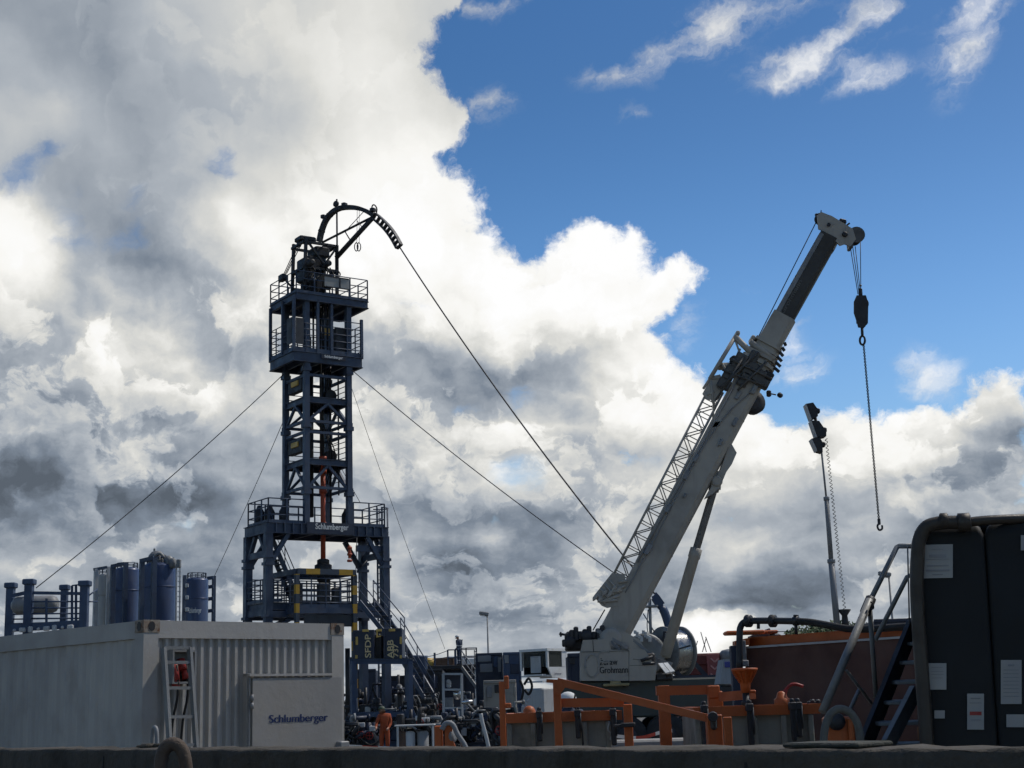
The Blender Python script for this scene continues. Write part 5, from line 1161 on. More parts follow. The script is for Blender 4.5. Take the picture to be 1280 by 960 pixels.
notice(1209, 867, 1230, 912, [(.12, .6, .03), (.25, .7, .02), (.72, .6, .02)], 'narrow notice with a red band', 0, True)
notice(1251, 825, 1277, 880, [(.1, .3, .04)] + [(.22 + .085 * i, .75, .015) for i in range(8)], 'tall text notice on the second bay')
notice(1258, 893, 1280, 909, [], 'small blank notice under the tall one')
notice(1168, 888, 1181, 898, [], 'tiny square sticker')
notice(1276, 669, 1296, 688, [], 'white notice at the upper right')
# ------------------------------------------------------------------ galvanised stairs in front of the brown tank
stt = Thing('metal_stairs', 'galvanised steel stairs with tubular handrails leading up to the black tank', 'stairs', V((xat(1085, 15.6, .5), 15.6, 0)))
sa, sb_ = at(1084, 925, 14.7), at(1141, 782, 15.9); sa = sa + (sa - sb_) * ((sa.z) / (sb_.z - sa.z))
sw_ = V((.66, -.2, 0))
stairs_n = 12
stt.part('stringer', MB().beam(sa, sb_, .05, .2), M_DARK)
stt.part('stringer', MB().beam(at(1108, 934, 14.1), at(1143, 866, 14.7), .05, .16), M_GALV)
tm = MB()
for i in range(1, stairs_n):
    q = sa + (sb_ - sa) * i / stairs_n; tm.bbox(q + sw_ / 2, sw_, sw_.orthogonal().normalized() * .02 + V((-.2, .75, 0)).normalized() * .2, UP * .035, .006)
stt.part('tread', tm, M_GALV)
stt.part('handrail', MB().tube(at(1028, 890, 14.9), at(1087.5, 750, 15.3), .042, 10), M_GALV)
stt.part('handrail', MB().path([at(1085, 756, 15.3), at(1121, 684, 15.6), at(1124, 682.5, 15.6), at(1140, 682.5, 15.5)], .027, 9), M_GALV)
stt.part('handrail', MB().path([at(1094, 800, 16.3), at(1134, 721, 16.5), at(1141, 718, 16.4)], .026, 9), M_GALV)
stt.part('rail_post', MB().tube(at(1087, 757, 15.3), at(1095, 872, 15.6), .026, 8), M_GALV)
stt.part('rail_post', MB().tube(at(1134.5, 683, 15.5), at(1137, 790, 15.8), .008, 6), M_GALV)
stt.part('brace', MB().tube(at(1058, 838, 15.1), at(1090, 880, 15.6), .016, 7).tube(at(1060, 892, 15.7), at(1075, 860, 15.9), .022, 7), M_GALV)
stt.part('clamp', MB().lathe(at(1085, 757, 15.3), [(.043, -.1), (.055, -.09), (.055, .09), (.043, .1)], 10, at(1087, 750, 15.3) - at(1028, 890, 14.9)).path(spline([at(1088, 752, 15.2), at(1091, 755, 15.2), at(1092, 760, 15.2), at(1089, 762, 15.2)], 4), .008, 5), M_DARK)
# ------------------------------------------------------------------ brown open tank behind, with the black pipe across it
M_BROWN = mat('brown_tank_paint', (.085, .036, .026), .55, 0, (.05, .025, .02), .5, 1.5)
bt = Thing('brown_tank', 'long red brown open steel tank with an orange rim behind the stairs', 'tank', V((xat(1020, 22.5, 1), 22.5, 0)))
a_, b_ = at(930, 806, 23.2), at(1175, 794, 20.4); a_g, b_g = V((a_.x, a_.y, 0)), V((b_.x, b_.y, 0)); bd_ = (b_g - a_g).normalized(); bnk = V((-bd_.y, bd_.x, 0)); zt_ = (a_.z + b_.z) / 2
m = MB()
for P, Q in ((a_g, b_g), (b_g, b_g + bnk * 2.2), (b_g + bnk * 2.2, a_g + bnk * 2.2), (a_g + bnk * 2.2, a_g)):
    dd_ = (Q - P).normalized(); nn_ = V((-dd_.y, dd_.x, 0)); m.obox(P + UP * .1, Q - P, nn_ * .04, UP * (zt_ - .1))
bt.part('tank_wall', m, M_BROWN)
bt.part('edge_strip', MB().beam(a_g + UP * (zt_ - .02) - bnk * .02, b_g + UP * (zt_ - .02) - bnk * .02, .03, .03), M_LGREY)
rimm = MB().beam(a_g + bnk * .15 + UP * (zt_ + .07), b_g + bnk * .15 + UP * (zt_ + .07), .1, .13).beam(a_g + bnk * 2.1 + UP * (zt_ + .1), b_g + bnk * 2.1 + UP * (zt_ + .1), .1, .12)
bt.part('rim', rimm, M_ORANGE)
eb = MB().prism([at(919, 801, 23), at(937, 797, 23), at(937, 806, 23), at(919, 806, 23)], FW * .3).bbox(at(930, 791, 23.2), V((.6, 0, 0)), FW * .4, UP * .06, .02).bbox(at(951, 790.5, 23.4), V((.5, 0, 0)), FW * .3, UP * .05, .02)
bt.part('end_bracket', eb, M_ORANGE)
vp = MB().prism([at(x, y, 23.6) for x, y in ((938, 795), (962, 785), (964, 789), (958, 802), (940, 803))], FW * .3); bt.part('cover_flap', vp, M_GREY); vp = MB().bbox(at(968, 797, 23.6), V((.18, 0, 0)), FW * .2, UP * .12, .02)
bt.part('hatch_box', vp, M_GREY)
bt.part('end_post', MB().bbox(V((xat(922, 23.2, 1.4), 23.1, zt_ / 2 + .02)), V((.14, 0, 0)), FW * .2, UP * (zt_ - .02), .01), M_NAVY)
bt.part('gauge_plate', MB().bbox(at(929, 813, 22.9), V((.09, 0, 0)), FW * .03, UP * .3, .01).bbox(at(931, 829, 22.85), V((.12, 0, 0)), FW * .05, UP * .1, .02), M_GREY)
bp = Thing('black_pipe', 'black flanged pipe with an elbow lying along the top of the brown tank', 'pipe', at(925, 800, 22.8))
bp.part('pipe', MB().path(spline([at(924.5, 835, 22.8), at(924.5, 795, 22.8), at(926, 783, 22.8), at(932, 777, 22.8), at(945, 776, 22.7), at(967, 776, 22.5), at(995, 776.5, 22.2)], 6), .05, 12), M_DARK)
bp.part('hose', MB().path(spline([at(995, 776.5, 22.2), at(1015, 778, 22.0), at(1040, 782.5, 21.7), at(1062, 786, 21.5), at(1090, 786, 21.2), at(1150, 782, 20.6)], 6), .052, 12), M_BLACK)
ax_ = (at(967, 776, 22.5) - at(945, 776, 22.7)).normalized()
for px, Y in ((935.5, 22.75), (966, 22.5), (995, 22.2)):
    bp.part('flange', MB().lathe(at(px, 776.3, Y), [(.05, -.04), (.095 if px < 990 else .07, -.035), (.095 if px < 990 else .07, .035), (.05, .04)], 16, ax_).tube(at(px, 771, Y), at(px, 768.5, Y), .04, 6), M_DARK)
bp.part('support', MB().tube(at(948, 777, 22.7), at(948, 786, 22.7), .025, 6), M_DARK)
bp.part('support', MB().tube(at(994.5, 778, 22.2), at(995.5, 793, 22.2), .025, 6).tube(at(960, 790, 22.4), at(994, 789, 22.2), .006, 5), M_DARK)
# ------------------------------------------------------------------ telescopic lighting mast behind the brown tank
MY_ = 27.0
lm = Thing('lighting_mast', 'telescopic lighting mast with three dark floodlights at its top', 'light mast', V((xat(1049, MY_, 1), MY_, 0)))
for (a, b, r) in (((1048, 800), (1039, 700), .058), ((1039, 702), (1033, 622), .043), ((1033, 624), (1026.5, 560), .018)):
    A, B = at(*a, MY_), at(*b, MY_); lm.part('mast_section', MB().tube(A, B, r, 12).lathe(B - UP * .06, [(r, 0), (r * 1.25, .01), (r * 1.25, .07), (r * .6, .08)], 12), M_GREY if r < .06 else M_DARK)
lm.part('mast_foot', MB().tube(V((xat(1049, MY_, 1), MY_, 0)), at(1048, 800, MY_), .085, 12).bbox(V((xat(1049, MY_, 1), MY_, .9)), V((1.4, 0, 0)), FW * 1.2, UP * 1.0, .05), M_DARK)
lm.part('head_bar', MB().tube(at(1026.5, 562, MY_), at(1017, 512, MY_), .03, 8), M_DARK)
for quad in (((1008, 504.5), (1016.5, 503), (1022, 511), (1022.5, 520), (1015, 524)), ((1014.5, 525.5), (1024, 526), (1033, 539), (1033, 545), (1022, 547)), ((1015, 548), (1024, 545.5), (1028, 552), (1028.5, 565), (1022, 563))):
    P = [at(x, y, MY_ - .12) for x, y in quad]
    f_ = lm.part('floodlight', MB().prism(P, FW * .26), M_DARK)
    c_ = sum(P, V((0, 0, 0))) / len(P); e_ = (P[-1] - P[0]).normalized(); out = V((-e_.z, 0, e_.x)); out = out if out.x < 0 else -out
    lm.part('lamp_glass', MB().prism([P[0] + out * .004, P[-1] + out * .004, P[-1] + out * .004 + FW * .26, P[0] + out * .004 + FW * .26], out * .012), M_LGREY, f_)
    lm.part('bracket', MB().bbox(c_ + V((.09, .12, 0)), V((.1, 0, 0)), FW * .1, UP * .1, .02), M_DARK, f_)
ca, cb = at(1032.5, 548, MY_), at(1056, 764, MY_)
pts = []; nt = 44
for i in range(nt * 6 + 1):
    t = i / (nt * 6); q = ca + (cb - ca) * t; ph = 2 * math.pi * i / 6; pts.append(q + V((.024 * math.cos(ph), .024 * math.sin(ph), 0)))
lm.part('coiled_cable', MB().path(pts, .0065, 4), M_DARK)
lm.part('cable_funnel', MB().lathe(at(1057, 785, MY_), [(.07, 0), (.06, .12), (.05, .22), (.12, .32), (.11, .33)], 14), M_DARK)
# barrier tape
tpm = mat('tape', (.7, .68, .65), .5, 0, amount=.2, bump=0)
def tape_mat():
    m = bpy.data.materials.new('red_white_tape'); m.use_nodes = True; T = NT(m.node_tree); b = T.n['Principled BSDF']
    o = T.n.new('ShaderNodeTexCoord').outputs['Object']; q = T.math('FRACT', T.math('DIVIDE', T.sep(o)[0], .62)); s = T.math('LESS_THAN', q, .5)
    T.l.new(T.mix(s, (.45, .05, .03, 1), (.7, .68, .65, 1)), b.inputs['Base Color']); b.inputs['Roughness'].default_value = .4; return m
TAPE = tape_mat()
def tape(pts, Y, label, h=.055):
    P = spline([at(x, y, Y) for x, y in pts], 8)
    m = MB().sheet([[p + V((0, .01 * math.sin(i * .7), 0)) for i, p in enumerate(P)], [p + V((0, .01 * math.sin(i * .7) + .012, -h)) for i, p in enumerate(P)]], True)
    solo('barrier_tape', label, 'barrier tape', m, TAPE, P[0], 'red and white barrier tape')
tape(((433, 930.5), (470, 932.5), (510, 934), (545, 934.5), (590, 933.5), (625, 933)), 30, 'red and white barrier tape stretched low behind the white container')
tape(((770, 918), (800, 920), (823, 914), (840, 911)), 24, 'slack red and white barrier tape behind the orange posts')
# ------------------------------------------------------------------ ground
def ground():
    m = bpy.data.materials.new('yard_ground'); m.use_nodes = True; T = NT(m.node_tree); b = T.n['Principled BSDF']
    o = T.n.new('ShaderNodeTexCoord').outputs['Object']
    c = T.ramp(T.noise(o, .35, 6, .6, dims='3D'), [(.3, (.055, .05, .043, 1)), (.5, (.10, .095, .085, 1)), (.7, (.16, .15, .135, 1))])
    c = T.mix(T.maprange(T.noise(o, 14, 4, .7, dims='3D'), .45, .7, 0, .6), c, (.07, .065, .055, 1))
    far = T.maprange(T.vm('LENGTH', o), 130, 220)
    c = T.mix(far, c, T.ramp(T.noise(o, .03, 4, .5, dims='3D'), [(.35, (.03, .05, .015, 1)), (.65, (.08, .085, .03, 1))]))
    T.l.new(c, b.inputs['Base Color']); b.inputs['Roughness'].default_value = .9
    bp = T.n.new('ShaderNodeBump'); bp.inputs['Strength'].default_value = .6; bp.inputs['Distance'].default_value = .03
    T.l.new(T.noise(o, 9, 5, .7, dims='3D'), bp.inputs['Height']); T.l.new(bp.outputs[0], b.inputs['Normal'])
    g = MB(); rng = random.Random(5)
    rs = [0, 5, 12, 20, 30, 45, 65, 90, 130, 200, 320, 600, 1200, 2600]
    rows = [[V((r * math.cos(2 * math.pi * k / 48), r * math.sin(2 * math.pi * k / 48), rng.uniform(-.03, .0) if 0 < r < 200 else 0)) for k in range(49)] for r in rs]
    for r in rows: r[-1] = r[0]
    g.sheet(rows, True); o_ = g.build('ground', m); tag(o_, 'bare grey brown work yard ground', 'ground', kind='structure')
ground()
# ------------------------------------------------------------------ silos behind the container
M_SILO = mat('silo_blue', (.05, .075, .15), .35, .1, (.06, .06, .07), .4, .6)
M_SILOP = mat('silo_pale', (.42, .41, .38), .5, 0, (.2, .18, .15), .3, .6)
SG = 'storage silos behind the container'
def silo(px0, px1, ptop, Y, label, m, posts, mpost, text=None, extra=None):
    cx = (px0 + px1) / 2; x0, x1 = xat(px0, Y, 8), xat(px1, Y, 8); r = (x1 - x0) / 2; c = V(((x0 + x1) / 2, Y, 0)); zt = zat(cx, ptop, Y)
    t = Thing('storage_silo', label, 'silo', c, SG)
    d = r * .28
    sh = MB().lathe(c, [(.3, .6), (r, 2.2), (r, zt - d), (r * .97, zt - d * .75), (r * .86, zt - d * .4), (r * .6, zt - d * .12), (.2, zt), (.02, zt + .02)], 40)
    t.part('silo_shell', sh, m)
    for a in (.785, 2.356, 3.927, 5.498): q = c + V((math.cos(a), math.sin(a), 0)) * r * .9; t.part('leg', MB().beam(q, q + UP * 2.6, .16), mpost)
    bd_ = MB()
    for f in (.35, .6, .85): bd_.lathe(c + UP * (2.2 + (zt - d - 2.2) * f), [(r, -.03), (r + .025, -.02), (r + .025, .02), (r, .03)], 40, caps=False)
    t.part('hoop_band', bd_, m)
    rp_s = [c + V((math.cos(a), math.sin(a), 0)) * r * .8 + UP * (zt - d * .5) for a in [i * math.pi / 5 for i in range(11)]]
    t.part('top_rail', rail_mb(rp_s, (.4 if extra else .35), 9, 2, .02), M_TOWER)
    for (a, b, py, dy, mm) in posts:
        z = zat((a + b) / 2, py, Y + dy); p0 = V((xat((a + b) / 2, Y + dy, z * .6), Y + dy, 0)); w = xat(b, Y + dy, 8) - xat(a, Y + dy, 8)
        t.part('frame_post', MB().beam(p0, p0 + UP * z, w, w), mm)
    return t, c, r, zt
s0t, c0, r0_, z0_ = silo(121, 143, 717, 93, 'pale silo, leftmost of the row, sunlit behind grey posts', M_SILOP, ((115.5, 120.5, 711, -1.8, M_LGREY), (131.5, 135, 708.5, -1.8, M_LGREY)), M_LGREY)
s0t.part('frame_beam', MB().beam(at(117, 712, 91.2), at(134, 709, 91.2), .14, .16), M_TOWER)
s1t, c1, r1_, z1_ = silo(142, 174, 709, 92, 'dark blue silo, second from the left and lower than its right neighbour', M_SILO, ((136.5, 142, 707, -1.9, M_TOWER), (152.5, 157.5, 703.5, -1.9, M_TOWER)), M_TOWER)
s1t.part('frame_beam', MB().beam(at(139, 708, 90), at(156, 704.5, 90), .16, .2), M_TOWER)
s2t, c2, r2_, z2_ = silo(178.5, 220, 703, 90, 'tallest blue silo with pipework on top and an outside ladder', M_SILO, ((173, 178.5, 700, -1.9, M_TOWER), (188, 194, 697, -1.9, M_TOWER)), M_TOWER, extra=True)
s2t.part('frame_beam', MB().beam(at(175, 701.5, 88), at(192, 697.5, 88), .2, .24), M_TOWER)
tp = MB()
tp.tube(at(196, 694, 90), at(218, 706, 90), .12, 8).tube(at(203, 693, 90), at(219, 703, 90), .08, 8).lathe(at(196, 697, 90), [(.45, -.5), (.5, -.4), (.5, .1), (.3, .35), (.1, .4)], 14).tube(at(193, 697, 90), at(193, 687, 90), .03, 6).bbox(at(193, 688, 90), V((.12, 0, 0)), FW * .1, UP * .25, .03).bbox(at(223.5, 704.5, 89), V((.25, 0, 0)), FW * .3, UP * .5, .04).path(spline([at(190, 702, 89.5), at(194, 695, 89.5), at(200, 692, 89.5), at(206, 698, 89.5), at(210, 704, 89.5)], 5), .09, 7).lathe(at(211, 702, 89.6), [(.2, -.3), (.3, -.2), (.3, .2), (.1, .35)], 10).lathe(at(216, 704, 89.4), [(.15, -.3), (.22, -.2), (.22, .2), (.1, .3)], 10)
s2t.part('top_pipework', tp, M_GALV)
ld = MB()
for px in (220.5, 225): ld.beam(V((xat(px, 89, 5), 89, .3)), at(px, 705, 89), .07)
la_, lb_ = V((xat(220.5, 89, 5), 89, 0)), V((xat(225, 89, 5), 89, 0))
for i in range(34): ld.tube(la_ + UP * (.4 + .3 * i), lb_ + UP * (.4 + .3 * i), .025, 5)
s2t.part('ladder', ld, M_LGREY)
s3t, c3, r3_, z3_ = silo(231, 260, 722, 88, 'short blue silo, rightmost of the row, with white lettering', M_SILO, ((227.5, 231.5, 719, -1.6, M_TOWER), (264.5, 268.5, 720, 1.2, M_TOWER)), M_TOWER)
br = MB()
for y in (722, 733, 748, 763): br.beam(at(259, y + 1, 89), at(266.5, y, 89), .16, .2)
s3t.part('frame_beam', br, M_TOWER)
for y in (732, 747, 762): s3t.part('lug_plate', MB().bbox(at(233.5, y, 86.3), V((.2, 0, 0)), FW * .1, UP * .22, .02), M_LGREY)
tm_ = text_mb('Schlumberger', (0, 0, 0), (1, 0, 0), (0, 1, 0), 0, .02); tb2 = MB()
zl = zat(246, 767, 86.6)
for q in tm_.v:
    a = -math.pi / 2 - .42 + q.x * 1.05; tb2.v.append(c3 + V((math.cos(a), math.sin(a), 0)) * (r3_ + .03) + UP * (zl + q.y * .4))
for f in tm_.f: tb2.face(f)
s3t.part('lettering', tb2, M_WHTTXT)
# ------------------------------------------------------------------ blue post module at far left
mod = Thing('post_module', 'blue steel module of four capped columns with rails and a grey drum', 'steel module', V((xat(58, 60, 3), 60, 0)))
MY0 = 59.0
for (a, b, ca_, cb_, y0, y1, dy) in ((29.5, 39.5, 27.5, 42, 725, 731, 0), (99.5, 109.5, 97.5, 112, 727, 733, 0), (6.5, 16, 5, 18.5, 729.5, 737, 2.4), (75, 83, 73.5, 87, 732, 738, 2.4)):
    Y = MY0 + dy; z1 = zat((a + b) / 2, y0, Y); w = xat(b, Y, 4) - xat(a, Y, 4); p0 = V((xat((a + b) / 2, Y, 5), Y, 0))
    c = mod.part('column', MB().bbox(p0 + UP * z1 / 2, V((w, 0, 0)), FW * w, UP * z1, .02), M_BLUE)
    mod.part('cap', MB().bbox(p0 + UP * (z1 - .08), V((w * 1.45, 0, 0)), FW * w * 1.45, UP * .22, .03), M_BLUE, c)
def mline(name, a, b, w, h, dy, m=M_BLUE, n=1):
    mod.part(name, MB().beam(at(*a, MY0 + dy), at(*b, MY0 + dy), w, h), m)
mline('beam', (38, 741), (102, 742), .1, .12, 0); mline('beam', (14, 745), (32, 741), .1, .14, 1.2); mline('beam', (14, 785), (101, 780), .16, .3, 0)
mline('beam', (14, 783), (80, 781), .14, .26, 2.4)
for y in (752, 760, 767, 773): mod.part('rail', MB().tube(at(40, y, MY0), at(100, y, MY0), .03, 6).tube(at(15, y + 1, MY0 + 2.4), at(76, y, MY0 + 2.4), .03, 6), M_BLUE)
for px in (58, 90, 95): mod.part('rail_post', MB().beam(at(px, 782, MY0), at(px, 732 if px > 80 else 748, MY0), .08), M_BLUE)
mod.part('rail', MB().beam(at(90, 732, MY0), at(97, 731, MY0), .05).tube(at(109, 746, MY0), at(122, 736, MY0 + .5), .03, 6).tube(at(109, 752, MY0), at(122, 752, MY0 + .5), .03, 6), M_BLUE)
A, B = at(18, 757, MY0 + 1.4), at(70, 755, MY0 + 1.4)
mod.part('drum', MB().lathe(A, [(.15, -.1), (.3, 0), (.36, .15), (.36, (B - A).length - .15), (.3, (B - A).length), (.15, (B - A).length + .1)], 24, B - A), M_GREY)
pf = MB()
for i in range(8): mod.part('bottom_fitting', MB().bbox(at(18 + 10 * i, 788 - .6 * i, MY0 - .4), V((.1 + .07 * (i * 5 % 3), 0, 0)), FW * .15, UP * (.12 + .06 * (i * 7 % 3)), .03), M_LGREY)
# ------------------------------------------------------------------ lettered blue crates standing on a blue frame
FYc = 62.0
cf = Thing('steel_portal', 'tall blue steel portal frame carrying the lettered crates', 'frame', V((xat(476, FYc + 1, 1), FYc + 1, 0)))
for px0, px1, dy in ((438.5, 444.5, 0), (509.5, 515.5, 0), (441, 446, 2.2), (507, 512, 2.2)):
    Y = FYc + dy; z = zat(px0, 826, Y); w = xat(px1, Y, 2) - xat(px0, Y, 2); cf.part('leg', MB().beam(V((xat((px0 + px1) / 2, Y, 2), Y, 0)), V((xat((px0 + px1) / 2, Y, 2), Y, z)), w, w), M_BLUE)
for dy in (0, 2.2): cf.part('deck_beam', MB().ibeam(at(437, 827, FYc + dy), at(516, 827, FYc + dy), .16, .2), M_BLUE)
cf.part('deck', MB().obox(at(440, 824.3, FYc), at(513, 824.3, FYc) - at(440, 824.3, FYc), FW * 2.2, UP * .04), M_TOWER2)
cf.part('brace', MB().beam(at(439, 895, FYc), at(420, 912, FYc), .12).beam(at(514, 885, FYc), at(524, 905, FYc), .1), M_BLUE)
cf.part('sill_beam', MB().beam(at(441, 893, FYc + .3), at(513, 893, FYc + .3), .14, .2), M_BLUE)
def crate(px0, px1, py0, words, label, dashes):
    Y = FYc + .1; z0, z1 = zat(470, 823.5, Y), zat(470, py0, Y); x0, x1 = xat(px0, Y, 5), xat(px1, Y, 5)
    t = Thing('lettered_crate', label, 'crate', V(((x0 + x1) / 2, Y + .8, z0)), 'blue lettered crates on the blue frame')
    b = MB().bbox(V(((x0 + x1) / 2, Y + .8, (z0 + z1) / 2)), V((x1 - x0, 0, 0)), FW * 1.6, UP * (z1 - z0), .03)
    t.part('crate_body', b, M_NAVY)
    rb = MB()
    for x in (x0 + .04, x1 - .04): rb.bbox(V((x, Y - .015, (z0 + z1) / 2)), V((.08, 0, 0)), FW * .05, UP * (z1 - z0), .01)
    for z in (z0 + .04, z1 - .04): rb.bbox(V(((x0 + x1) / 2, Y - .012, z)), V((x1 - x0 - .17, 0, 0)), FW * .05, UP * .08, .01)
    t.part('edge_frame', rb, M_NAVY)
    for (a, b_, c, d) in dashes:
        p, q = at(a, c, Y - .05), at(b_, d, Y - .05); t.part('yellow_mark', MB().prism([p, V((q.x, p.y, p.z)), V((q.x, p.y, q.z)), V((p.x, p.y, q.z))], FW * .01), M_YELLOW)
    for (w, a, b_, c, d) in words:
        p, q = at(b_, d, Y - .055), at(a, c, Y - .055)           # reads upward: baseline on the right, start at the bottom
        o = V((q.x, p.y, p.z)); o = V((max(p.x, q.x), p.y, min(p.z, q.z)))
        t.part('lettering', text_mb(w, o, UP * abs(p.z - q.z), V((-abs(p.x - q.x), 0, 0)), .004, .015), mat('pale_yellow_lettering', (.62, .5, .28), .5, amount=.2, bump=0))
    return t
crate(441, 467.5, 787, (('SFDP', 456, 464, 793, 822),), 'dark blue crate lettered SFDP with yellow edge marks', ((453, 461, 786.8, 789.6), (444.5, 447.5, 796, 806), (444, 447, 819, 823)))
crate(479, 502.5, 786, (('ABB', 484, 492, 800, 823), ('737', 491.5, 498, 805, 821)), 'dark blue crate lettered ABB with yellow edge marks', ((486, 494, 786, 789), (499.6, 502.3, 796, 805), (499.6, 502.3, 819, 823)))
solo('dark_cabinet', 'narrow dark cabinet with a yellow bracket between the two lettered crates', 'cabinet', MB().bbox(at(473.3, 809, FYc + .9), V((.36, 0, 0)), FW * .9, UP * 1.0, .03).beam(at(469, 789, FYc + .3), at(477, 789, FYc + .3), .1, .1), M_DARK, at(473, 823, FYc + .9))
solo('yellow_bracket', 'yellow angled bracket above the dark cabinet', 'bracket', MB().beam(at(470, 788, FYc + .05), at(477, 787.5, FYc + .05), .06, .1).beam(at(471.3, 789, FYc + .05), at(471.3, 797, FYc + .05), .05, .05).beam(at(471.5, 796, FYc + .05), at(476, 795, FYc + .05), .05, .05), M_YELLOW, at(473, 795, FYc))
# ------------------------------------------------------------------ pump skids and pipework below
M_RUSTY = mat('rusty_brown', (.12, .07, .045), .7, 0, (.05, .03, .02), .5, 4)
def pump_skid(px, Y, w, h, label, seed, main=M_BLUE, group='pump skids in the yard'):
    rg = random.Random(seed); x = xat(px, Y, 1); c = V((x, Y, 0))
    t = Thing('pump_skid', label, 'pump skid', c, group); X = V((1, 0, 0))
    base = MB().ibeam(c + V((-w / 2, -.6, .15)), c + V((w / 2, -.6, .15)), .14, .28).ibeam(c + V((-w / 2, .6, .15)), c + V((w / 2, .6, .15)), .14, .28)
    for i in range(4): base.beam(c + V((-w / 2 + w * i / 3, -.5, .2)), c + V((-w / 2 + w * i / 3, .5, .2)), .12, .12)
    t.part('skid_base', base, main)
    ew = w * .42
    e = MB().bbox(c + V((-w * .22, 0, .3 + h * .25)), X * ew, FW * .8, UP * h * .5, .06).bbox(c + V((-w * .22, 0, .3 + h * .56)), X * ew * .8, FW * .55, UP * h * .16, .05)
    for k in range(5): e.bbox(c + V((-w * .22 - ew * .4 + ew * .2 * k, -.45, .3 + h * .3)), X * ew * .12, FW * .14, UP * h * .22, .02)
    e.tube(c + V((-w * .3, .1, h * .6)), c + V((-w * .3, .1, h * 1.05)), .07, 10).lathe(c + V((-w * .12, -.1, h * .72)), [(.1, 0), (.16, .02), (.16, .3), (.08, .36)], 12)
    t.part('engine', e, M_DARK)
    r = MB().bbox(c + V((-w * .47, 0, .3 + h * .4)), X * .22, FW * 1.0, UP * h * .7, .03)
    t.part('radiator', r, main)
    p = MB().bbox(c + V((w * .25, 0, .3 + h * .2)), X * w * .32, FW * .7, UP * h * .4, .05)
    for k in range(3): p.lathe(c + V((w * (.14 + .11 * k), -.35, .3 + h * .42)), [(.08, -.2), (.15, -.17), (.15, .1), (.09, .14), (.09, .22)], 12)
    t.part('pump_body', p, main)
    for k in range(13):
        a = c + V((rg.uniform(-w / 2, w / 2), -.7 + rg.uniform(-.15, .2), rg.uniform(.3, h * .6))); b = a + V((rg.uniform(-.5, .5), 0, rg.uniform(.25, h * .5))); d = b + V((rg.uniform(-.7, .7), rg.uniform(-.1, .4), 0))
        rr = rg.choice((.04, .055, .08))
        pm = MB().path([a, a + (b - a) * .85, b + (d - b) * .12, d], rr, 8)
        for q, ax in ((a, b - a), (d, d - b)): pm.lathe(q, [(rr, -.03), (rr * 1.8, -.025), (rr * 1.8, .025), (rr, .03)], 10, ax)
        t.part('pipe', pm, rg.choice((M_GALV, M_DARK, main, M_GREY, M_DARK)))
    for k in range(3):
        q = c + V((rg.uniform(-w * .45, w * .45), -.75, rg.uniform(.5, h * .8)))
        t.part('valve_wheel', MB().path(arc(q, X, UP, .13, 0, 2 * math.pi, 12)[:-1], .016, 5, closed=True).beam(q - X * .12, q + X * .12, .02).beam(q - UP * .12, q + UP * .12, .02).tube(q, q + FW * .2, .025, 6), rg.choice((M_RED, M_GREY, M_DARK)))
    for k in range(7):
        a = c + V((rg.uniform(-w / 2, w / 2), -.8, rg.uniform(.4, h * .7))); b = a + V((rg.uniform(-.9, .9), 0, rg.uniform(-.2, .5)))
        t.part('hose', MB().path(spline([a, (a + b) / 2 - UP * rg.uniform(.2, .6) - FW * .1, b], 6), .03, 6), M_BLACK)
    for k in range(3):
        q = c + V((rg.uniform(-w * .4, w * .4), -.66, rg.uniform(h * .4, h * .85)))
        t.part('gauge_box', MB().bbox(q, X * rg.uniform(.15, .35), FW * .12, UP * rg.uniform(.15, .3), .02), rg.choice((M_LGREY, M_DARK, M_WHITE)))
    return t
for a in ((446, 57, 1.9, 1.5, 'low pump skid beside the container corner, mostly dark', 11, M_NAVY), (482, 64, 2.8, 2.4, 'pump skid under the blue portal frame', 12, M_BLUE), (536, 56, 2.2, 1.5, 'low pump skid between the orange worker and the orange valve stand', 13, M_DARK),
          (546, 72, 3.6, 3.0, 'tall dark pump skid left of the pale framed rack', 14, M_DARK), (596, 58, 2.6, 1.5, 'blue pump skid in front of the grey stairs', 15, M_NAVY), (612, 70, 2.6, 2.1, 'blue pump skid under the foot of the grey stairs', 16, M_BLUE), (650, 46, 1.6, 1.7, 'dark pump skid below the white cabin', 17, M_DARK), (462, 74, 3.0, 2.9, 'tall dark pump skid behind the portal frame', 18, M_NAVY), (566, 62, 2.4, 1.2, 'low pump skid right below the pale framed rack', 19, M_NAVY), (520, 80, 3.0, 3.2, 'far dark pump skid behind the tower stairs', 20, M_NAVY)): pump_skid(*a)
# framed rack of equipment
RKY = 61.0
rk = Thing('equipment_rack', 'pale framed equipment rack with machines on two shelves', 'rack', V((xat(565, RKY + .5, 1), RKY + .5, 0)))
rf_ = MB()
for px in (554, 577):
    for dy in (0, 1.0): rf_.beam(V((xat(px, RKY + dy, 2), RKY + dy, 0)), at(px, 842, RKY + dy), .08)
rk.part('frame', rf_, M_LGREY)
for y in (842.5, 862, 885):
    rk.part('shelf', MB().beam(at(554, y, RKY), at(577, y, RKY), .08).obox(at(554.5, y + .6, RKY + .05), at(576.5, y + .6, RKY) - at(554.5, y + .6, RKY), FW * .9, UP * .03), M_LGREY)
rk.part('back_panel', MB().cbox(at(565.5, 863, RKY + 1.02), V((.78, 0, 0)), FW * .03, UP * 1.4), M_NAVY)
rk.part('machine', MB().bbox(at(561, 855, RKY + .4), V((.18, 0, 0)), FW * .4, UP * .3, .04).lathe(at(560.5, 852, RKY + .2), [(.05, -.1), (.09, -.08), (.09, .08), (.05, .1)], 12, FW), M_LGREY)
rk.part('machine', MB().bbox(at(561.5, 878, RKY + .4), V((.35, 0, 0)), FW * .4, UP * .4, .04), M_GREY)
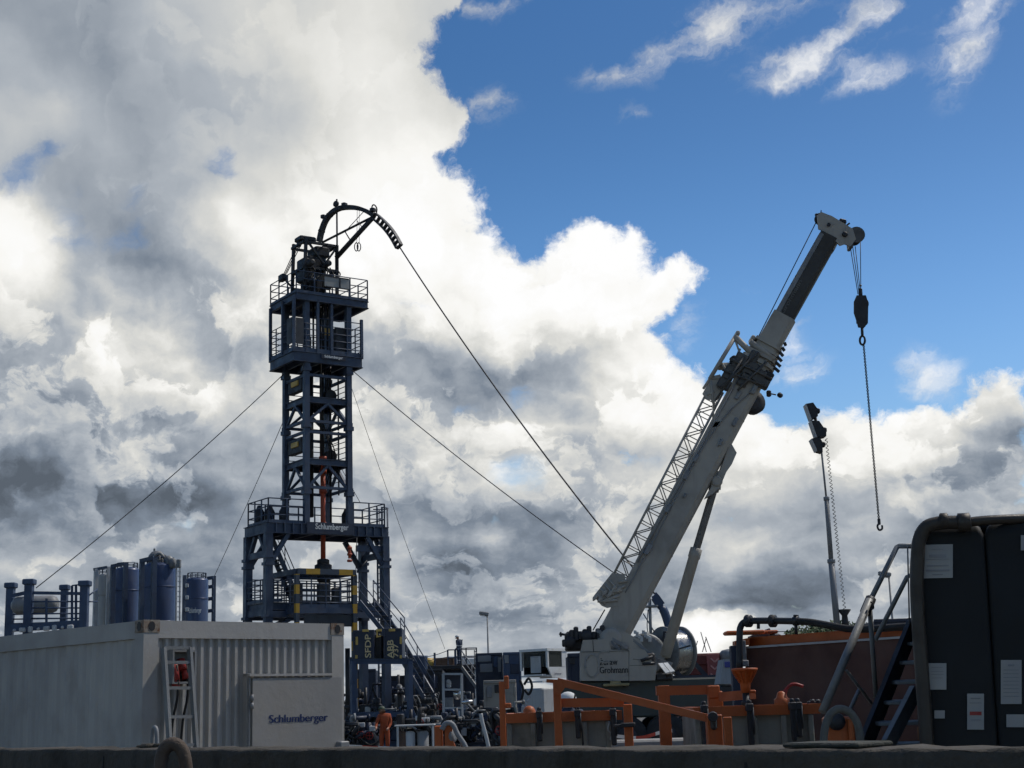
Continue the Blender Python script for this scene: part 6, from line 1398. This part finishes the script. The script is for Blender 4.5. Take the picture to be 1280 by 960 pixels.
rk.part('vessel', MB().lathe(at(571.5, 868, RKY + .35), [(.05, -.2), (.14, -.15), (.16, 0), (.14, .15), (.04, .2)], 16), M_STEEL)
solo('steel_pipe', 'short bright steel pipe lying right of the pale framed rack', 'pipe', MB().tube(at(577, 878, 60), at(591, 877, 60), .07, 12), M_STEEL, at(584, 878, 60))
# raised deck with railing and stairs where the person stands
DYk = 88.0
dkz = zat(585, 831, DYk)
dk_ = Thing('raised_deck', 'raised dark work deck with railings and grey stairs under the standing person', 'deck', V((xat(575, DYk, 3), DYk, 0)))
dx0, dx1 = xat(531, DYk, 3), xat(600, DYk, 3)
dk_.part('deck_plate', MB().bbox(V(((dx0 + dx1) / 2, DYk + .8, dkz - .12)), V((dx1 - dx0, 0, 0)), FW * 2.6, UP * .24, .02), M_DARK)
dk_.part('side_panel', MB().bbox(V(((dx0 + dx1) / 2 + .3, DYk + .2, dkz - 1.1)), V((dx1 - dx0 - 1.2, 0, 0)), FW * .1, UP * 1.7, .03), M_NAVY)
for f in (.03, .35, .68, .97): dk_.part('leg', MB().beam(V((dx0 + (dx1 - dx0) * f, DYk, 0)), V((dx0 + (dx1 - dx0) * f, DYk, dkz - .2)), .16), M_NAVY)
def dp(px, back=.0): return V((xat(px, DYk + back, dkz), DYk + back, dkz))
rz = zat(585, 810, DYk) - dkz
dk_.part('guard_rail', rail_mb([dp(560), dp(569)], rz * .92, 2, 2, .035), M_TOWER)
dk_.part('guard_rail', rail_mb([dp(570), dp(583), dp(596)], rz, 1.3, 2, .028).path([dp(577) + UP * rz, dp(583) + UP * .1], .02, 5), M_TOWER)
dk_.part('guard_rail', rail_mb([dp(596), dp(596, 2), dp(560, 2)], rz, 1.3, 2, .028), M_TOWER)
dk_.part('chain_rail', MB().path(spline([dp(533) + UP * rz * .55, dp(545) + UP * rz * .65, dp(560) + UP * rz * .88], 5), .02, 5).path(spline([dp(533) + UP * rz * .3, dp(545) + UP * rz * .4, dp(560) + UP * rz * .5], 5), .02, 5).beam(dp(543.5), dp(543.5) + UP * rz * .78, .09), M_TOWER)
stairs(dk_, at(617, 888, 84.5), at(577, 834, 87.3), V((.75, .3, 0)), .24, .95, M_GALV, M_GREY, .03)
solo('yellow_drum', 'small yellow drum lying on the raised deck left of the railing', 'drum', MB().lathe(dp(540, .3) + V((-.2, 0, .2)), [(.1, -.2), (.26, -.18), (.28, 0), (.26, .35), (.1, .4)], 16, V((1, .2, -.1))), M_YELLOW, dp(540, .3))
solo('brown_container', 'rusty brown container behind the raised deck', 'container', MB().bbox(V((xat(543, 98, 4), 99, zat(543, 822.5, 98) / 2)), V((2.6, 0, 0)), FW * 2.2, UP * zat(543, 822.5, 98), .05), M_RUSTY, V((xat(543, 98, 4), 99, 0)))
solo('white_van_body', 'bright white low cabin roof behind the railing of the raised deck', 'cabin', MB().bbox(V((xat(581, 99, 4), 99.8, zat(581, 819.5, 99) / 2)), V((2.3, 0, 0)), FW * 2.0, UP * zat(581, 819.5, 99), .12).bbox(V((xat(589, 99, 4), 98.2, zat(589, 821, 98) - .3)), V((.8, 0, 0)), FW * .5, UP * .5, .08), M_WHITE, V((xat(581, 99, 4), 99, 0)))
solo('blue_bin', 'round topped blue tank right of the tower stairs', 'tank', MB().lathe(V((xat(521, 82, 3), 82, 0)), [(.55, .05), (.6, .2), (.6, zat(521, 823, 82)), (.62, zat(521, 822, 82)), (.62, zat(521, 820, 82)), (.2, zat(521, 819, 82))], 24), M_BLUE, V((xat(521, 82, 3), 82, 0)))
# office containers and units between the deck and the crane
def unit(px0, px1, py, Y, D, label, m, panels=(), name='office_container', cat='container', zb=0.0, group=None):
    z1 = zat((px0 + px1) / 2, py, Y); x0, x1 = xat(px0, Y, z1), xat(px1, Y, z1); c = V(((x0 + x1) / 2, Y + D / 2, zb))
    t = Thing(name, label, cat, c, group)
    t.part('body', MB().bbox(c + UP * (z1 - zb) / 2, V((x1 - x0, 0, 0)), FW * D, UP * (z1 - zb), .04), m)
    sm_ = MB().bbox(c + UP * (z1 - zb + .0) - FW * (D / 2 + .02), V((x1 - x0, 0, 0)), FW * .06, UP * .14, .02)
    for x in (x0 + .05, x1 - .05): sm_.bbox(V((x, Y - .03, zb + (z1 - zb) / 2 - .08)), V((.1, 0, 0)), FW * .06, UP * (z1 - zb - .3), .02)
    t.part('corner_frame', sm_, m)
    for a, b, c_, d, mm, nm in panels:
        p, q = at(a, c_, Y - .03), at(b, d, Y - .03); t.part(nm, MB().bbox((p + q) / 2, V((q.x - p.x, 0, 0)), FW * .05, UP * (p.z - q.z), .015), mm)
    return t, x0, x1, z1
M_SHADE = mat('beige_panel', (.33, .31, .27), .6, 0, amount=.3, scale=2)
gdk = glass('window_glass', (.22, .25, .26))
unit(434, 470, 838, 86, 2.4, 'dark blue container deep behind the portal frame legs', M_NAVY, ((440, 448, 845, 870, M_DARK, 'door_panel'),), 'storage_container')
unit(471, 530, 846, 90, 2.4, 'long dark container behind the pump skids and tower stairs', M_DARK, ((480, 500, 852, 866, M_NAVY, 'side_panel'),), 'storage_container')
unit(533, 553, 838, 80, 2.4, 'dark generator box between the tower stairs and the framed rack', M_DARK, ((537, 547, 845, 860, M_NAVY, 'vent'),), 'generator_box', 'generator')
unit(594, 628, 818, 74, 2.4, 'dark blue container with pale panels and a small window band', M_NAVY, ((597, 614, 819.5, 827, M_GREY, 'pale_panel'), (617, 622, 821, 834, M_BLUE, 'blue_panel'), (600, 616, 830, 840, M_GREY, 'pale_panel'), (622, 627, 822, 840, M_GREY, 'pale_panel')))
unit(628.5, 651, 817, 72, 2.4, 'blue container left of the white cabin with a pale square panel', M_BLUE, ((630, 636, 819, 829, M_GREY, 'pale_panel'), (638, 649, 830, 842, M_NAVY, 'dark_panel')))
unit(604, 645, 852, 66, 2.0, 'low beige trailer below the blue containers', M_SHADE, ((618, 624, 856, 866, M_DARK, 'vent'), (608, 615, 858, 872, M_GREY, 'hatch')), 'site_trailer', 'trailer')
unit(709, 727, 819, 52, 2.0, 'dark blue box unit squeezed between the white cabin and the crane', M_NAVY, ((711, 719, 822, 830, M_DARK, 'vent'),), 'engine_box', 'box unit')
# control cabin on a raised base
CBY = 60.0
kc = at(684, 812, CBY); Xa, Xb = V((.62, .785, 0)).normalized(), V((-.785, .62, 0)).normalized()
def kq(s, t, z): return V((kc.x, kc.y, 0)) + Xa * s + Xb * t + UP * z
zc0, zc1 = zat(684, 847, CBY), zat(684, 810, CBY); cw_, cl_ = 1.3, 1.4
cb_ = Thing('control_cabin', 'small white control cabin with big windows left of the crane', 'cabin', kq(cw_ / 2, cl_ / 2, 0))
cbm = MB()
def cprofile(z): return .0 if z > zc0 + .45 else (.28 * (1 - (z - zc0) / .45))
for s in (0, cw_ - .09): cbm.beam(kq(s + .045, .045, zc0 + .4), kq(s + .045, .045, zc1 - .1), .09, .09, Xb); cbm.beam(kq(s + .045, cl_ - .045, zc0 + .3), kq(s + .045, cl_ - .045, zc1 - .1), .09, .09, Xb)
cbm.prism([kq(0, 0, zc0 + .42), kq(cw_, 0, zc0 + .42), kq(cw_, 0, zc0), kq(.28, 0, zc0)], Xb * .06)
cbm.obox(kq(-.02, -.02, zc1 - .11), Xa * (cw_ + .04), Xb * (cl_ + .04), UP * .1)
cbm.obox(kq(cw_ - .34, 0.005, zc0 + .43), Xa * .33, Xb * .05, UP * (zc1 - zc0 - .54))
cbm.obox(kq(.02, .065, zc0 + .05), Xa * (cw_ - .08), Xb * (cl_ - .1), UP * .06).obox(kq(cw_ - .05, .06, zc0), Xa * .05, Xb * (cl_ - .08), UP * (zc1 - zc0 - .12))
cb_.part('cabin_shell', cbm, M_WHITE)
cb_.part('window', MB().obox(kq(.1, .03, zc0 + .43), Xa * (cw_ - .4), Xb * .015, UP * (zc1 - zc0 - .55)), gdk)
cb_.part('window', MB().obox(kq(.03, .1, zc0 + .43), Xb * (cl_ - .2), Xa * .015, UP * (zc1 - zc0 - .55)), gdk)
cb_.part('door_panel', MB().obox(kq(-.01, .35, zc0 + .2), Xb * .5, Xa * .03, UP * .62).obox(kq(-.01, .35, zc0 + .8), Xb * .5, Xa * .03, UP * .05), M_LGREY)
cb_.part('interior', MB().obox(kq(.12, cl_ - .12, zc0 + .12), Xa * (cw_ - .2), Xb * .03, UP * (zc1 - zc0 - .26)).obox(kq(cw_ - .1, .1, zc0 + .12), Xa * .03, Xb * (cl_ - .22), UP * (zc1 - zc0 - .26)).obox(kq(.1, .1, zc1 - .135), Xa * (cw_ - .2), Xb * (cl_ - .2), UP * .02), M_DARK)
cb_.part('seat', MB().bbox(kq(.5, .7, zc0 + .35), Xa * .4, Xb * .4, UP * .15, .04).bbox(kq(.66, .7, zc0 + .65), Xa * .1, Xb * .4, UP * .55, .04), M_DARK)
cb_.part('lettering', text_mb('Schlumberger', kq(.42, -.008, zc0 + .1), Xa * .45, UP * .09, .004, .02), M_NAVYTXT)
for z in (zc0 + .08, zc0 - .18): cb_.part('step', MB().obox(kq(-.25, .1, z), Xb * .9, Xa * .25, UP * .06), M_WHITE)
cb_.part('base', MB().bbox(kq(.3, .6, zc0 * .5 - .15), Xa * 1.2, Xb * 1.1, UP * (zc0 - .5), .05), M_LGREY)
cb_.part('grab_rail', MB().path([kq(.1, -.1, .5), kq(.1, -.1, .95), kq(.8, -.1, .95)], .025, 6), M_GREY)
cb_.part('hose_loop', MB().path(spline([at(655, 856, 58.5), at(661, 848, 58.5), at(665, 858, 58.5), at(661, 868, 58.5), at(656, 862, 58.5)], 5), .05, 7).path(spline([at(650, 850, 58.5), at(654, 862, 58.5), at(652, 875, 58.5)], 5), .05, 7), M_BLACK)
# red truck behind the reel
tk_ = Thing('red_truck', 'dark red slatted truck body with a pink panel behind the crane', 'truck', V((xat(888, 66, 1), 66, 0)))
tz_ = zat(880, 815, 66); M_TRK = mat('truck_red', (.12, .022, .02), .55, 0, (.05, .025, .02), .5, 3)
for i in range(6): tk_.part('side_board', MB().bbox(V((xat(883, 66, 2), 66, .95 + i * (tz_ - 1.0) / 6 + .15)), V((xat(917, 66, 2) - xat(850, 66, 2), 0, 0)), FW * .06, UP * ((tz_ - 1.0) / 6 - .05), .015), M_DARK if i < 4 else M_TRK)
tk_.part('load_bed', MB().bbox(V((xat(883, 66, 2), 67.3, tz_ / 2 + .3)), V((xat(917, 66, 2) - xat(850, 66, 2) - .1, 0, 0)), FW * 2.3, UP * (tz_ - .7), .05), M_TRK)
pk = mat('pink_panel', (.30, .09, .085), .5, 0, (.12, .04, .04), .3, 2)
tk_.part('panel', MB().bbox(V((xat(893.5, 65.8, 2), 65.8, zat(893, 836, 65.8))), V((.55, 0, 0)), FW * .06, UP * 1.3, .02), pk)
mk = MB()
for y in (823, 832, 842): mk.beam(at(888.5, y, 65.7), at(893.5, y + 4.5, 65.7), .09, .06); mk.beam(at(893.5, y + 4.5, 65.7), at(898.5, y, 65.7), .09, .06)
tk_.part('chevron_mark', mk, mat('chevron_pale', (.5, .25, .23), .5, amount=.3, bump=0))
for px in (858, 868, 905): tk_.part('wheel', MB().lathe(V((xat(px, 66.2, .5), 66.2, .5)), [(.15, -.15), (.46, -.14), (.5, -.08), (.5, .08), (.46, .14), (.15, .15)], 20, FW), M_BLACK)
tk_.part('roof_vent', MB().lathe(at(911, 817, 66), [(.4, -.3), (.4, .05), (.3, .15), (.05, .2)], 16), M_GREY)
sp = MB()
for a, b in (((868, 815), (872, 801)), ((878, 815), (883, 797)), ((883, 815), (876, 790)), ((889, 815), (882, 796))): sp.tube(at(*a, 68), at(*b, 68), .02, 5)
solo('whip_antenna', 'thin leaning rods standing behind the red truck beside the reel', 'rods', sp, M_DARK, at(880, 815, 68))
dr = Thing('portable_cabin', 'pale narrow cabin with a blue notice left of the brown tank', 'cabin', V((xat(910, 34, 1), 34.5, 0)))
dr.part('body', MB().prism([V((xat(901, 34, 1.6), 34, zat(901, 855, 34) - .0)), V((xat(920, 34, 1.6), 34, zat(920, 855, 34))), V((xat(920, 34, 2.4), 34, zat(920, 823, 34))), V((xat(905, 34, 2.4), 34, zat(905, 824, 34)))], FW * 1.0), mat('cabin_grey', (.27, .29, .31), .5, 0, amount=.3, scale=2))
dr.part('base', MB().bbox(V((xat(911, 34, 1), 34.5, zat(911, 856, 34) / 2)), V((.32, 0, 0)), FW * .9, UP * (zat(911, 856, 34) - .02), .03), M_DARK)
dr.part('notice', MB().bbox(at(912, 830.5, 33.98), V((.22, 0, 0)), FW * .02, UP * .13, .005), mat('notice_blue', (.05, .06, .25), .5, amount=.2, bump=0))
# orange valve stand and small things along the tape
os_ = Thing('orange_stand', 'orange valve stand with two plates and a grey hose near the barrier tape', 'valve stand', V((xat(556, 33, 1), 33, 0)))
os_.part('plate', MB().bbox(V((xat(548.5, 33, 1), 33, zat(548, 907, 33) / 2)), V((.17, 0, 0)), FW * .3, UP * zat(548, 907, 33), .02), M_ORANGE)
os_.part('plate', MB().prism([at(556, 906, 32.8), at(565, 906, 32.8), at(566, 925, 32.8), at(571, 938, 32.8), at(571, 948, 32.8), at(556, 948, 32.8)], FW * .2), M_ORANGE)
os_.part('wheel', MB().lathe(at(566, 920, 32.9), [(.03, -.05), (.13, -.04), (.15, 0), (.13, .04), (.03, .05)], 16, V((1, -.4, 0))), M_GREY)
os_.part('hose', MB().path(spline([at(552, 912, 32.7), at(558, 904, 32.7), at(566, 906, 32.7), at(572, 918, 32.7), at(582, 934, 32.7), at(584, 950, 32.7)], 6), .055, 8), M_GREY)
solo('white_hose', 'pale stiff hose leaning up between the pump skids and the orange post', 'hose', MB().path(spline([at(601, 892, 40), at(603, 903, 40), at(607, 918, 40), at(611, 935, 40), at(613, 948, 40)], 6), .05, 9), M_LGREY, at(607, 930, 40))
tb = Thing('work_table', 'low grey work table with drums under it near the barrier tape', 'table', V((xat(519, 40, .8), 40.4, 0)))
tb.part('table_top', MB().bbox(at(519, 906.5, 40.4), V((1.05, 0, 0)), FW * .7, UP * .04, .01), M_LGREY)
for px in (497, 541):
    for dy in (.08, .62): tb.part('leg', MB().beam(V((xat(px, 40 + dy, 1), 40 + dy, 0)), at(px, 907, 40 + dy), .045), M_LGREY)
for px, m_ in ((504, M_RUSTY), (512, M_LGREY), (529, M_GREY)): solo('small_drum', {504: 'brown drum under the left end of the work table', 512: 'pale drum in the middle under the work table', 529: 'grey drum under the right end of the work table'}[px], 'drum', MB().lathe(V((xat(px, 40.3, .5), 40.3, 0)), [(.13, 0), (.15, .02), (.15, .25), (.155, .26), (.15, .27), (.15, zat(512, 914, 40.3) - .05), (.1, zat(512, 914, 40.3))], 16), m_, V((xat(px, 40.3, .5), 40.3, 0)))
sb2 = MB()
for k in range(6):
    t0, t1 = k / 6, (k + .5) / 6; a, b = at(648, 898, 30), at(664, 868, 30); sb2.beam(a + (b - a) * t0, a + (b - a) * t1, .09, .03)
bd2 = Thing('warning_board', 'tilted red and white warning board behind the left skip', 'board', at(655, 884, 30))
bd2.part('board', MB().beam(at(648, 898, 30.03), at(664, 868, 30.03), .17, .02), M_LGREY); bd2.part('red_stripe', sb2, M_RED)
solo('orange_bollard', 'short orange bollard behind the rim of the left skip', 'bollard', MB().lathe(V((xat(663, 24, 1), 24, 0)), [(.1, 0), (.1, zat(663, 888, 24)), (.07, zat(663, 884, 24)), (.02, zat(663, 882, 24))], 14), M_ORANGE, V((xat(663, 24, 1), 24, 0)))
# ------------------------------------------------------------------ lamp posts
LG = 'tall yard lamp posts'
def lamp(px, ptop, Y, label, side):
    p0 = V((xat(px, Y, 4), Y, 0)); z = zat(px, ptop, Y); t = Thing('lamp_post', label, 'lamp post', p0, LG)
    t.part('pole', MB().path([p0, p0 + UP * z], .1, 10, r2=.055), M_GREY)
    a = V((side * .35, 0, .12)); t.part('arm', MB().tube(p0 + UP * (z - .1), p0 + UP * z + a, .04, 7), M_GALV)
    h = t.part('lamp_head', MB().bbox(p0 + UP * (z + .12) + V((side * .25, 0, .02)), V((.75, 0, -.12 * side * side)), FW * .4, V((.04, 0, .28)), .06), M_GREY)
    t.part('lamp_glass', MB().bbox(p0 + UP * (z - .05) + V((side * .25, 0, 0)), V((.6, 0, -.1)), FW * .32, V((.005, 0, .03)), .01), M_LGREY, h)
lamp(611, 769, 118, 'tall lamp post right of the standing person', -1)
lamp(1119, 720, 92, 'lamp post seen between the stair handrails', -1)
# ------------------------------------------------------------------ trees
LEAF = []
for i, c in enumerate(((.035, .06, .018), (.05, .085, .025), (.07, .095, .03))):
    LEAF.append(mat('leaf_%d' % i, c, .6, 0, (.03, .04, .015), .4, 3, bump=0, streak=False))
BARK = mat('bark', (.09, .07, .05), .9, 0, amount=.4, scale=6)
def tree(px, Y, ptop, w, label, seed):
    rg = random.Random(seed); x = xat(px, Y, 4); h = zat(px, ptop, Y); c = V((x, Y, 0)); t = Thing('bushy_tree', label, 'tree', c, 'dark trees beyond the yard')
    tm = MB().path([c, c + UP * h * .35, c + V((.2, 0, h * .6))], [.28, .2, .1], 8)
    for k in range(6):
        a = rg.uniform(0, 6.28); tm.path([c + UP * h * rg.uniform(.25, .5), c + V((math.cos(a) * w * .3, math.sin(a) * w * .3, h * rg.uniform(.55, .8)))], .09, 6, r2=.03)
    t.part('trunk', tm, BARK)
    cr = MB(); cl = [(rg.uniform(-.42, .42) * w, rg.uniform(-.35, .35) * w, rg.uniform(.35, .9) * h, rg.uniform(.14, .26) * w) for _ in range(16)]
    for (cx, cy, cz, r) in cl:
        cz = min(cz, h - r * .8 - abs(cx) * .25)
        for _ in range(240):
            d = V((rg.gauss(0, 1), rg.gauss(0, 1), rg.gauss(0, 1))).normalized() * r * rg.uniform(.55, 1.05); p = c + V((cx, cy, cz)) + V((d.x, d.y, d.z * .8))
            u = V((rg.gauss(0, 1), rg.gauss(0, 1), rg.gauss(0, 1))).normalized(); v = u.orthogonal().normalized(); s = rg.uniform(.12, .24)
            k = len(cr.v); cr.v += [p - u * s, p + v * s * .6, p + u * s, p - v * s * .6]; cr.cur = rg.choice((0, 0, 1, 1, 2)); cr.face([k, k + 1, k + 2, k + 3])
    t.o['label'] = label; cr_o = t.part('crown', cr, LEAF)
tree(1035, 130, 772, 6.0, 'broad dark tree behind the brown tank left of the lighting mast', 1)
tree(1062, 134, 773, 5.0, 'dark tree right behind the lighting mast foot', 2)
tree(1013, 138, 779, 4.5, 'low dark tree at the left end of the tree group', 3)
# far blue roof behind the stairs
unit(1092, 1142, 775.5, 60, 3.0, 'dark blue container behind the stair handrails', M_NAVY, (), 'far_container')
# ------------------------------------------------------------------ people
def person(label, foot, H, joints, suits, helmet=None, hair=None, tilt=0.0, group=None):
    # joints: offsets in units of height (x right, y away, z up); one continuous skinned body
    J = {'pelvis': (0, 0, .52), 'chest': (0, 0, .72), 'neck': (0, 0, .83), 'head': (0, -.005, .90), 'top': (0, 0, .965),
         'shl': (-.105, 0, .79), 'ell': (-.13, .01, .62), 'wrl': (-.12, -.05, .48), 'hal': (-.115, -.065, .43),
         'shr': (.105, 0, .79), 'elr': (.13, .01, .62), 'wrr': (.12, -.05, .48), 'har': (.115, -.065, .43),
         'hil': (-.055, 0, .49), 'knl': (-.06, -.01, .27), 'anl': (-.06, .01, .045), 'tol': (-.065, -.08, .02),
         'hir': (.055, 0, .49), 'knr': (.06, -.01, .27), 'anr': (.06, .01, .045), 'tor': (.065, -.08, .02)}
    joints = dict(joints); face = joints.pop('face', None); J.update(joints)
    Rr = {'pelvis': .085, 'chest': .10, 'neck': .036, 'head': .058, 'top': .042, 'shl': .05, 'shr': .05, 'ell': .036, 'elr': .036, 'wrl': .026, 'wrr': .026, 'hal': .024, 'har': .024,
          'hil': .07, 'hir': .07, 'knl': .048, 'knr': .048, 'anl': .036, 'anr': .036, 'tol': .028, 'tor': .028}
    names = list(J); idx = {k: i for i, k in enumerate(names)}
    E = [('pelvis', 'chest'), ('chest', 'neck'), ('neck', 'head'), ('head', 'top')]
    for s in 'lr': E += [('chest', 'sh' + s), ('sh' + s, 'el' + s), ('el' + s, 'wr' + s), ('wr' + s, 'ha' + s), ('pelvis', 'hi' + s), ('hi' + s, 'kn' + s), ('kn' + s, 'an' + s), ('an' + s, 'to' + s)]
    P = [V(J[k]) * H for k in names]; E = [(idx[a], idx[b]) for a, b in E]; RA = [Rr[k] * H for k in names]
    # fingers and nose grow from the same surface
    for s, sg in (('l', -1), ('r', 1)):
        h = V(J['ha' + s]) * H; w_ = V(J['wr' + s]) * H; d = (h - w_).normalized(); sd = d.cross(V((sg * 1.0, .2, 0))).normalized()
        for k in range(4): P.append(h + d * (.034 + .006 * (k in (1, 2))) * H + sd * (k - 1.5) * .011 * H); RA.append(.0055 * H); E.append((idx['ha' + s], len(P) - 1))
        P.append(h + d * .012 * H - sd * .034 * H); RA.append(.006 * H); E.append((idx['ha' + s], len(P) - 1))
    hd = V(J['head']) * H; fdir = V(face or (0, -1, -.1)).normalized()
    me = bpy.data.meshes.new('person_body'); me.from_pydata(P, E, []); o = bpy.data.objects.new('body', me); C.objects.link(o)
    sk = o.modifiers.new('skin', 'SKIN'); sk.use_smooth_shade = True
    for i, r in enumerate(RA): me.skin_vertices[0].data[i].radius = (r, r)
    me.skin_vertices[0].data[0].use_root = True
    ss = o.modifiers.new('sub', 'SUBSURF'); ss.levels = 2; ss.render_levels = 2
    bpy.context.view_layer.update(); ev = o.evaluated_get(bpy.context.evaluated_depsgraph_get()); m2 = bpy.data.meshes.new_from_object(ev)
    o.modifiers.clear(); o.data = m2
    t = Thing('person', label, 'person', foot, group); o.parent = t.o
    mats = suits; 
    for mm in mats: m2.materials.append(mm)
    for p in m2.polygons:
        c = p.center; z = c.z / H; k = 0
        if z > .845 or min((c - V(J['hal']) * H).length, (c - V(J['har']) * H).length) < .05 * H: k = 1
        elif z < .05: k = 3
        else:
            for b0_, b1_ in ((.15, .175), (.52, .545), (.62, .645)):
                if b0_ < z < b1_: k = 2
        p.material_index = k; p.use_smooth = True
    fx = MB()
    side = fdir.cross(UP).normalized(); f0_ = V(foot) + hd
    fx.prism([f0_ + fdir * .055 * H + UP * .012 * H, f0_ + fdir * .055 * H - UP * .012 * H + side * .009 * H, f0_ + fdir * .055 * H - UP * .012 * H - side * .009 * H], fdir * .016 * H)
    t.part('nose', fx, mats[1])
    ey = MB()
    for s in (-1, 1): ey.lathe_sphere(f0_ + fdir * .05 * H + side * s * .02 * H + UP * .01 * H, .007 * H, 8, 1, 1, 1)
    t.part('eyes', ey, M_BLKTXT)
    if helmet:
        top = V(foot) + hd + UP * .022 * H
        hm = MB().lathe(top, [(.074, -.004), (.076, .0), (.07, .022), (.055, .046), (.03, .06), (.002, .064)], 20) if False else MB().lathe(top, [(.074 * H, -.004 * H), (.074 * H, .004 * H), (.068 * H, .026 * H), (.052 * H, .048 * H), (.028 * H, .06 * H), (.002, .064 * H)], 20)
        hm.prism([top + fdir * .06 * H + side * .05 * H, top + fdir * .095 * H + side * .03 * H, top + fdir * .095 * H - side * .03 * H, top + fdir * .06 * H - side * .05 * H], UP * .008 * H)
        t.part('helmet', hm, helmet)
    return t
SKIN_ = mat('skin', (.42, .24, .17), .6, 0, (.3, .15, .1), .2, 8, bump=0, streak=False)
BAND = mat('reflective_band', (.6, .6, .58), .4, 0, amount=.15, bump=0)
BOOT = mat('boot_leather', (.03, .025, .02), .7, 0, amount=.3)
NAVYS = mat('navy_workwear', (.035, .05, .085), .85, 0, (.03, .03, .035), .3, 8, bump=.2, streak=False)
ORNS = mat('orange_workwear', (.33, .065, .02), .8, 0, (.15, .05, .02), .4, 6, bump=.2, streak=False)
person('person in navy workwear and white helmet looking down from the raised deck', V((xat(574.5, DYk + .7, dkz), DYk + .7, dkz)), 1.8,
       {'head': (-.055, -.02, .895), 'top': (-.06, -.025, .955), 'neck': (-.03, -.01, .83), 'chest': (-.005, 0, .72), 'shl': (-.075, -.06, .78), 'shr': (.07, .06, .785), 'ell': (-.05, -.1, .63), 'wrl': (-.08, -.06, .53), 'hal': (-.11, -.04, .5), 'elr': (.07, .08, .62), 'wrr': (-.01, .03, .52), 'har': (-.05, .01, .5),
        'hil': (-.03, -.045, .49), 'hir': (.03, .045, .49), 'knl': (-.03, -.055, .27), 'knr': (.035, .05, .27), 'anl': (-.015, -.05, .045), 'anr': (.04, .05, .045), 'tol': (-.09, -.07, .02), 'tor': (-.035, .04, .02), 'face': (-1, -.3, -.55)},
       (NAVYS, SKIN_, BAND, BOOT), M_WHITE)
person('person in orange overalls and dark cap bending over behind the barrier tape', V((xat(481, 55, 0), 55, 0)), 1.78,
       {'head': (-.05, -.03, .885), 'top': (-.06, -.04, .94), 'neck': (-.02, -.01, .82), 'chest': (.0, 0, .71), 'shl': (-.1, -.03, .775), 'shr': (.105, .02, .775), 'ell': (-.15, -.09, .63), 'wrl': (-.16, -.17, .55), 'hal': (-.155, -.21, .53), 'elr': (.125, .0, .62), 'wrr': (.09, -.1, .53), 'har': (.07, -.14, .51), 'face': (-.7, -.6, -.4)},
       (ORNS, SKIN_, ORNS, BOOT), mat('dark_helmet', (.05, .07, .04), .5, 0, amount=.2))
person('person in blue workwear and white helmet half hidden behind the left skip', V((xat(715, 24, 0), 24, 0)), (zat(715, 863, 24)) / .99,
       {'head': (-.0, -.03, .895), 'face': (-.5, -.8, -.3)}, (NAVYS, SKIN_, BAND, BOOT), M_WHITE)
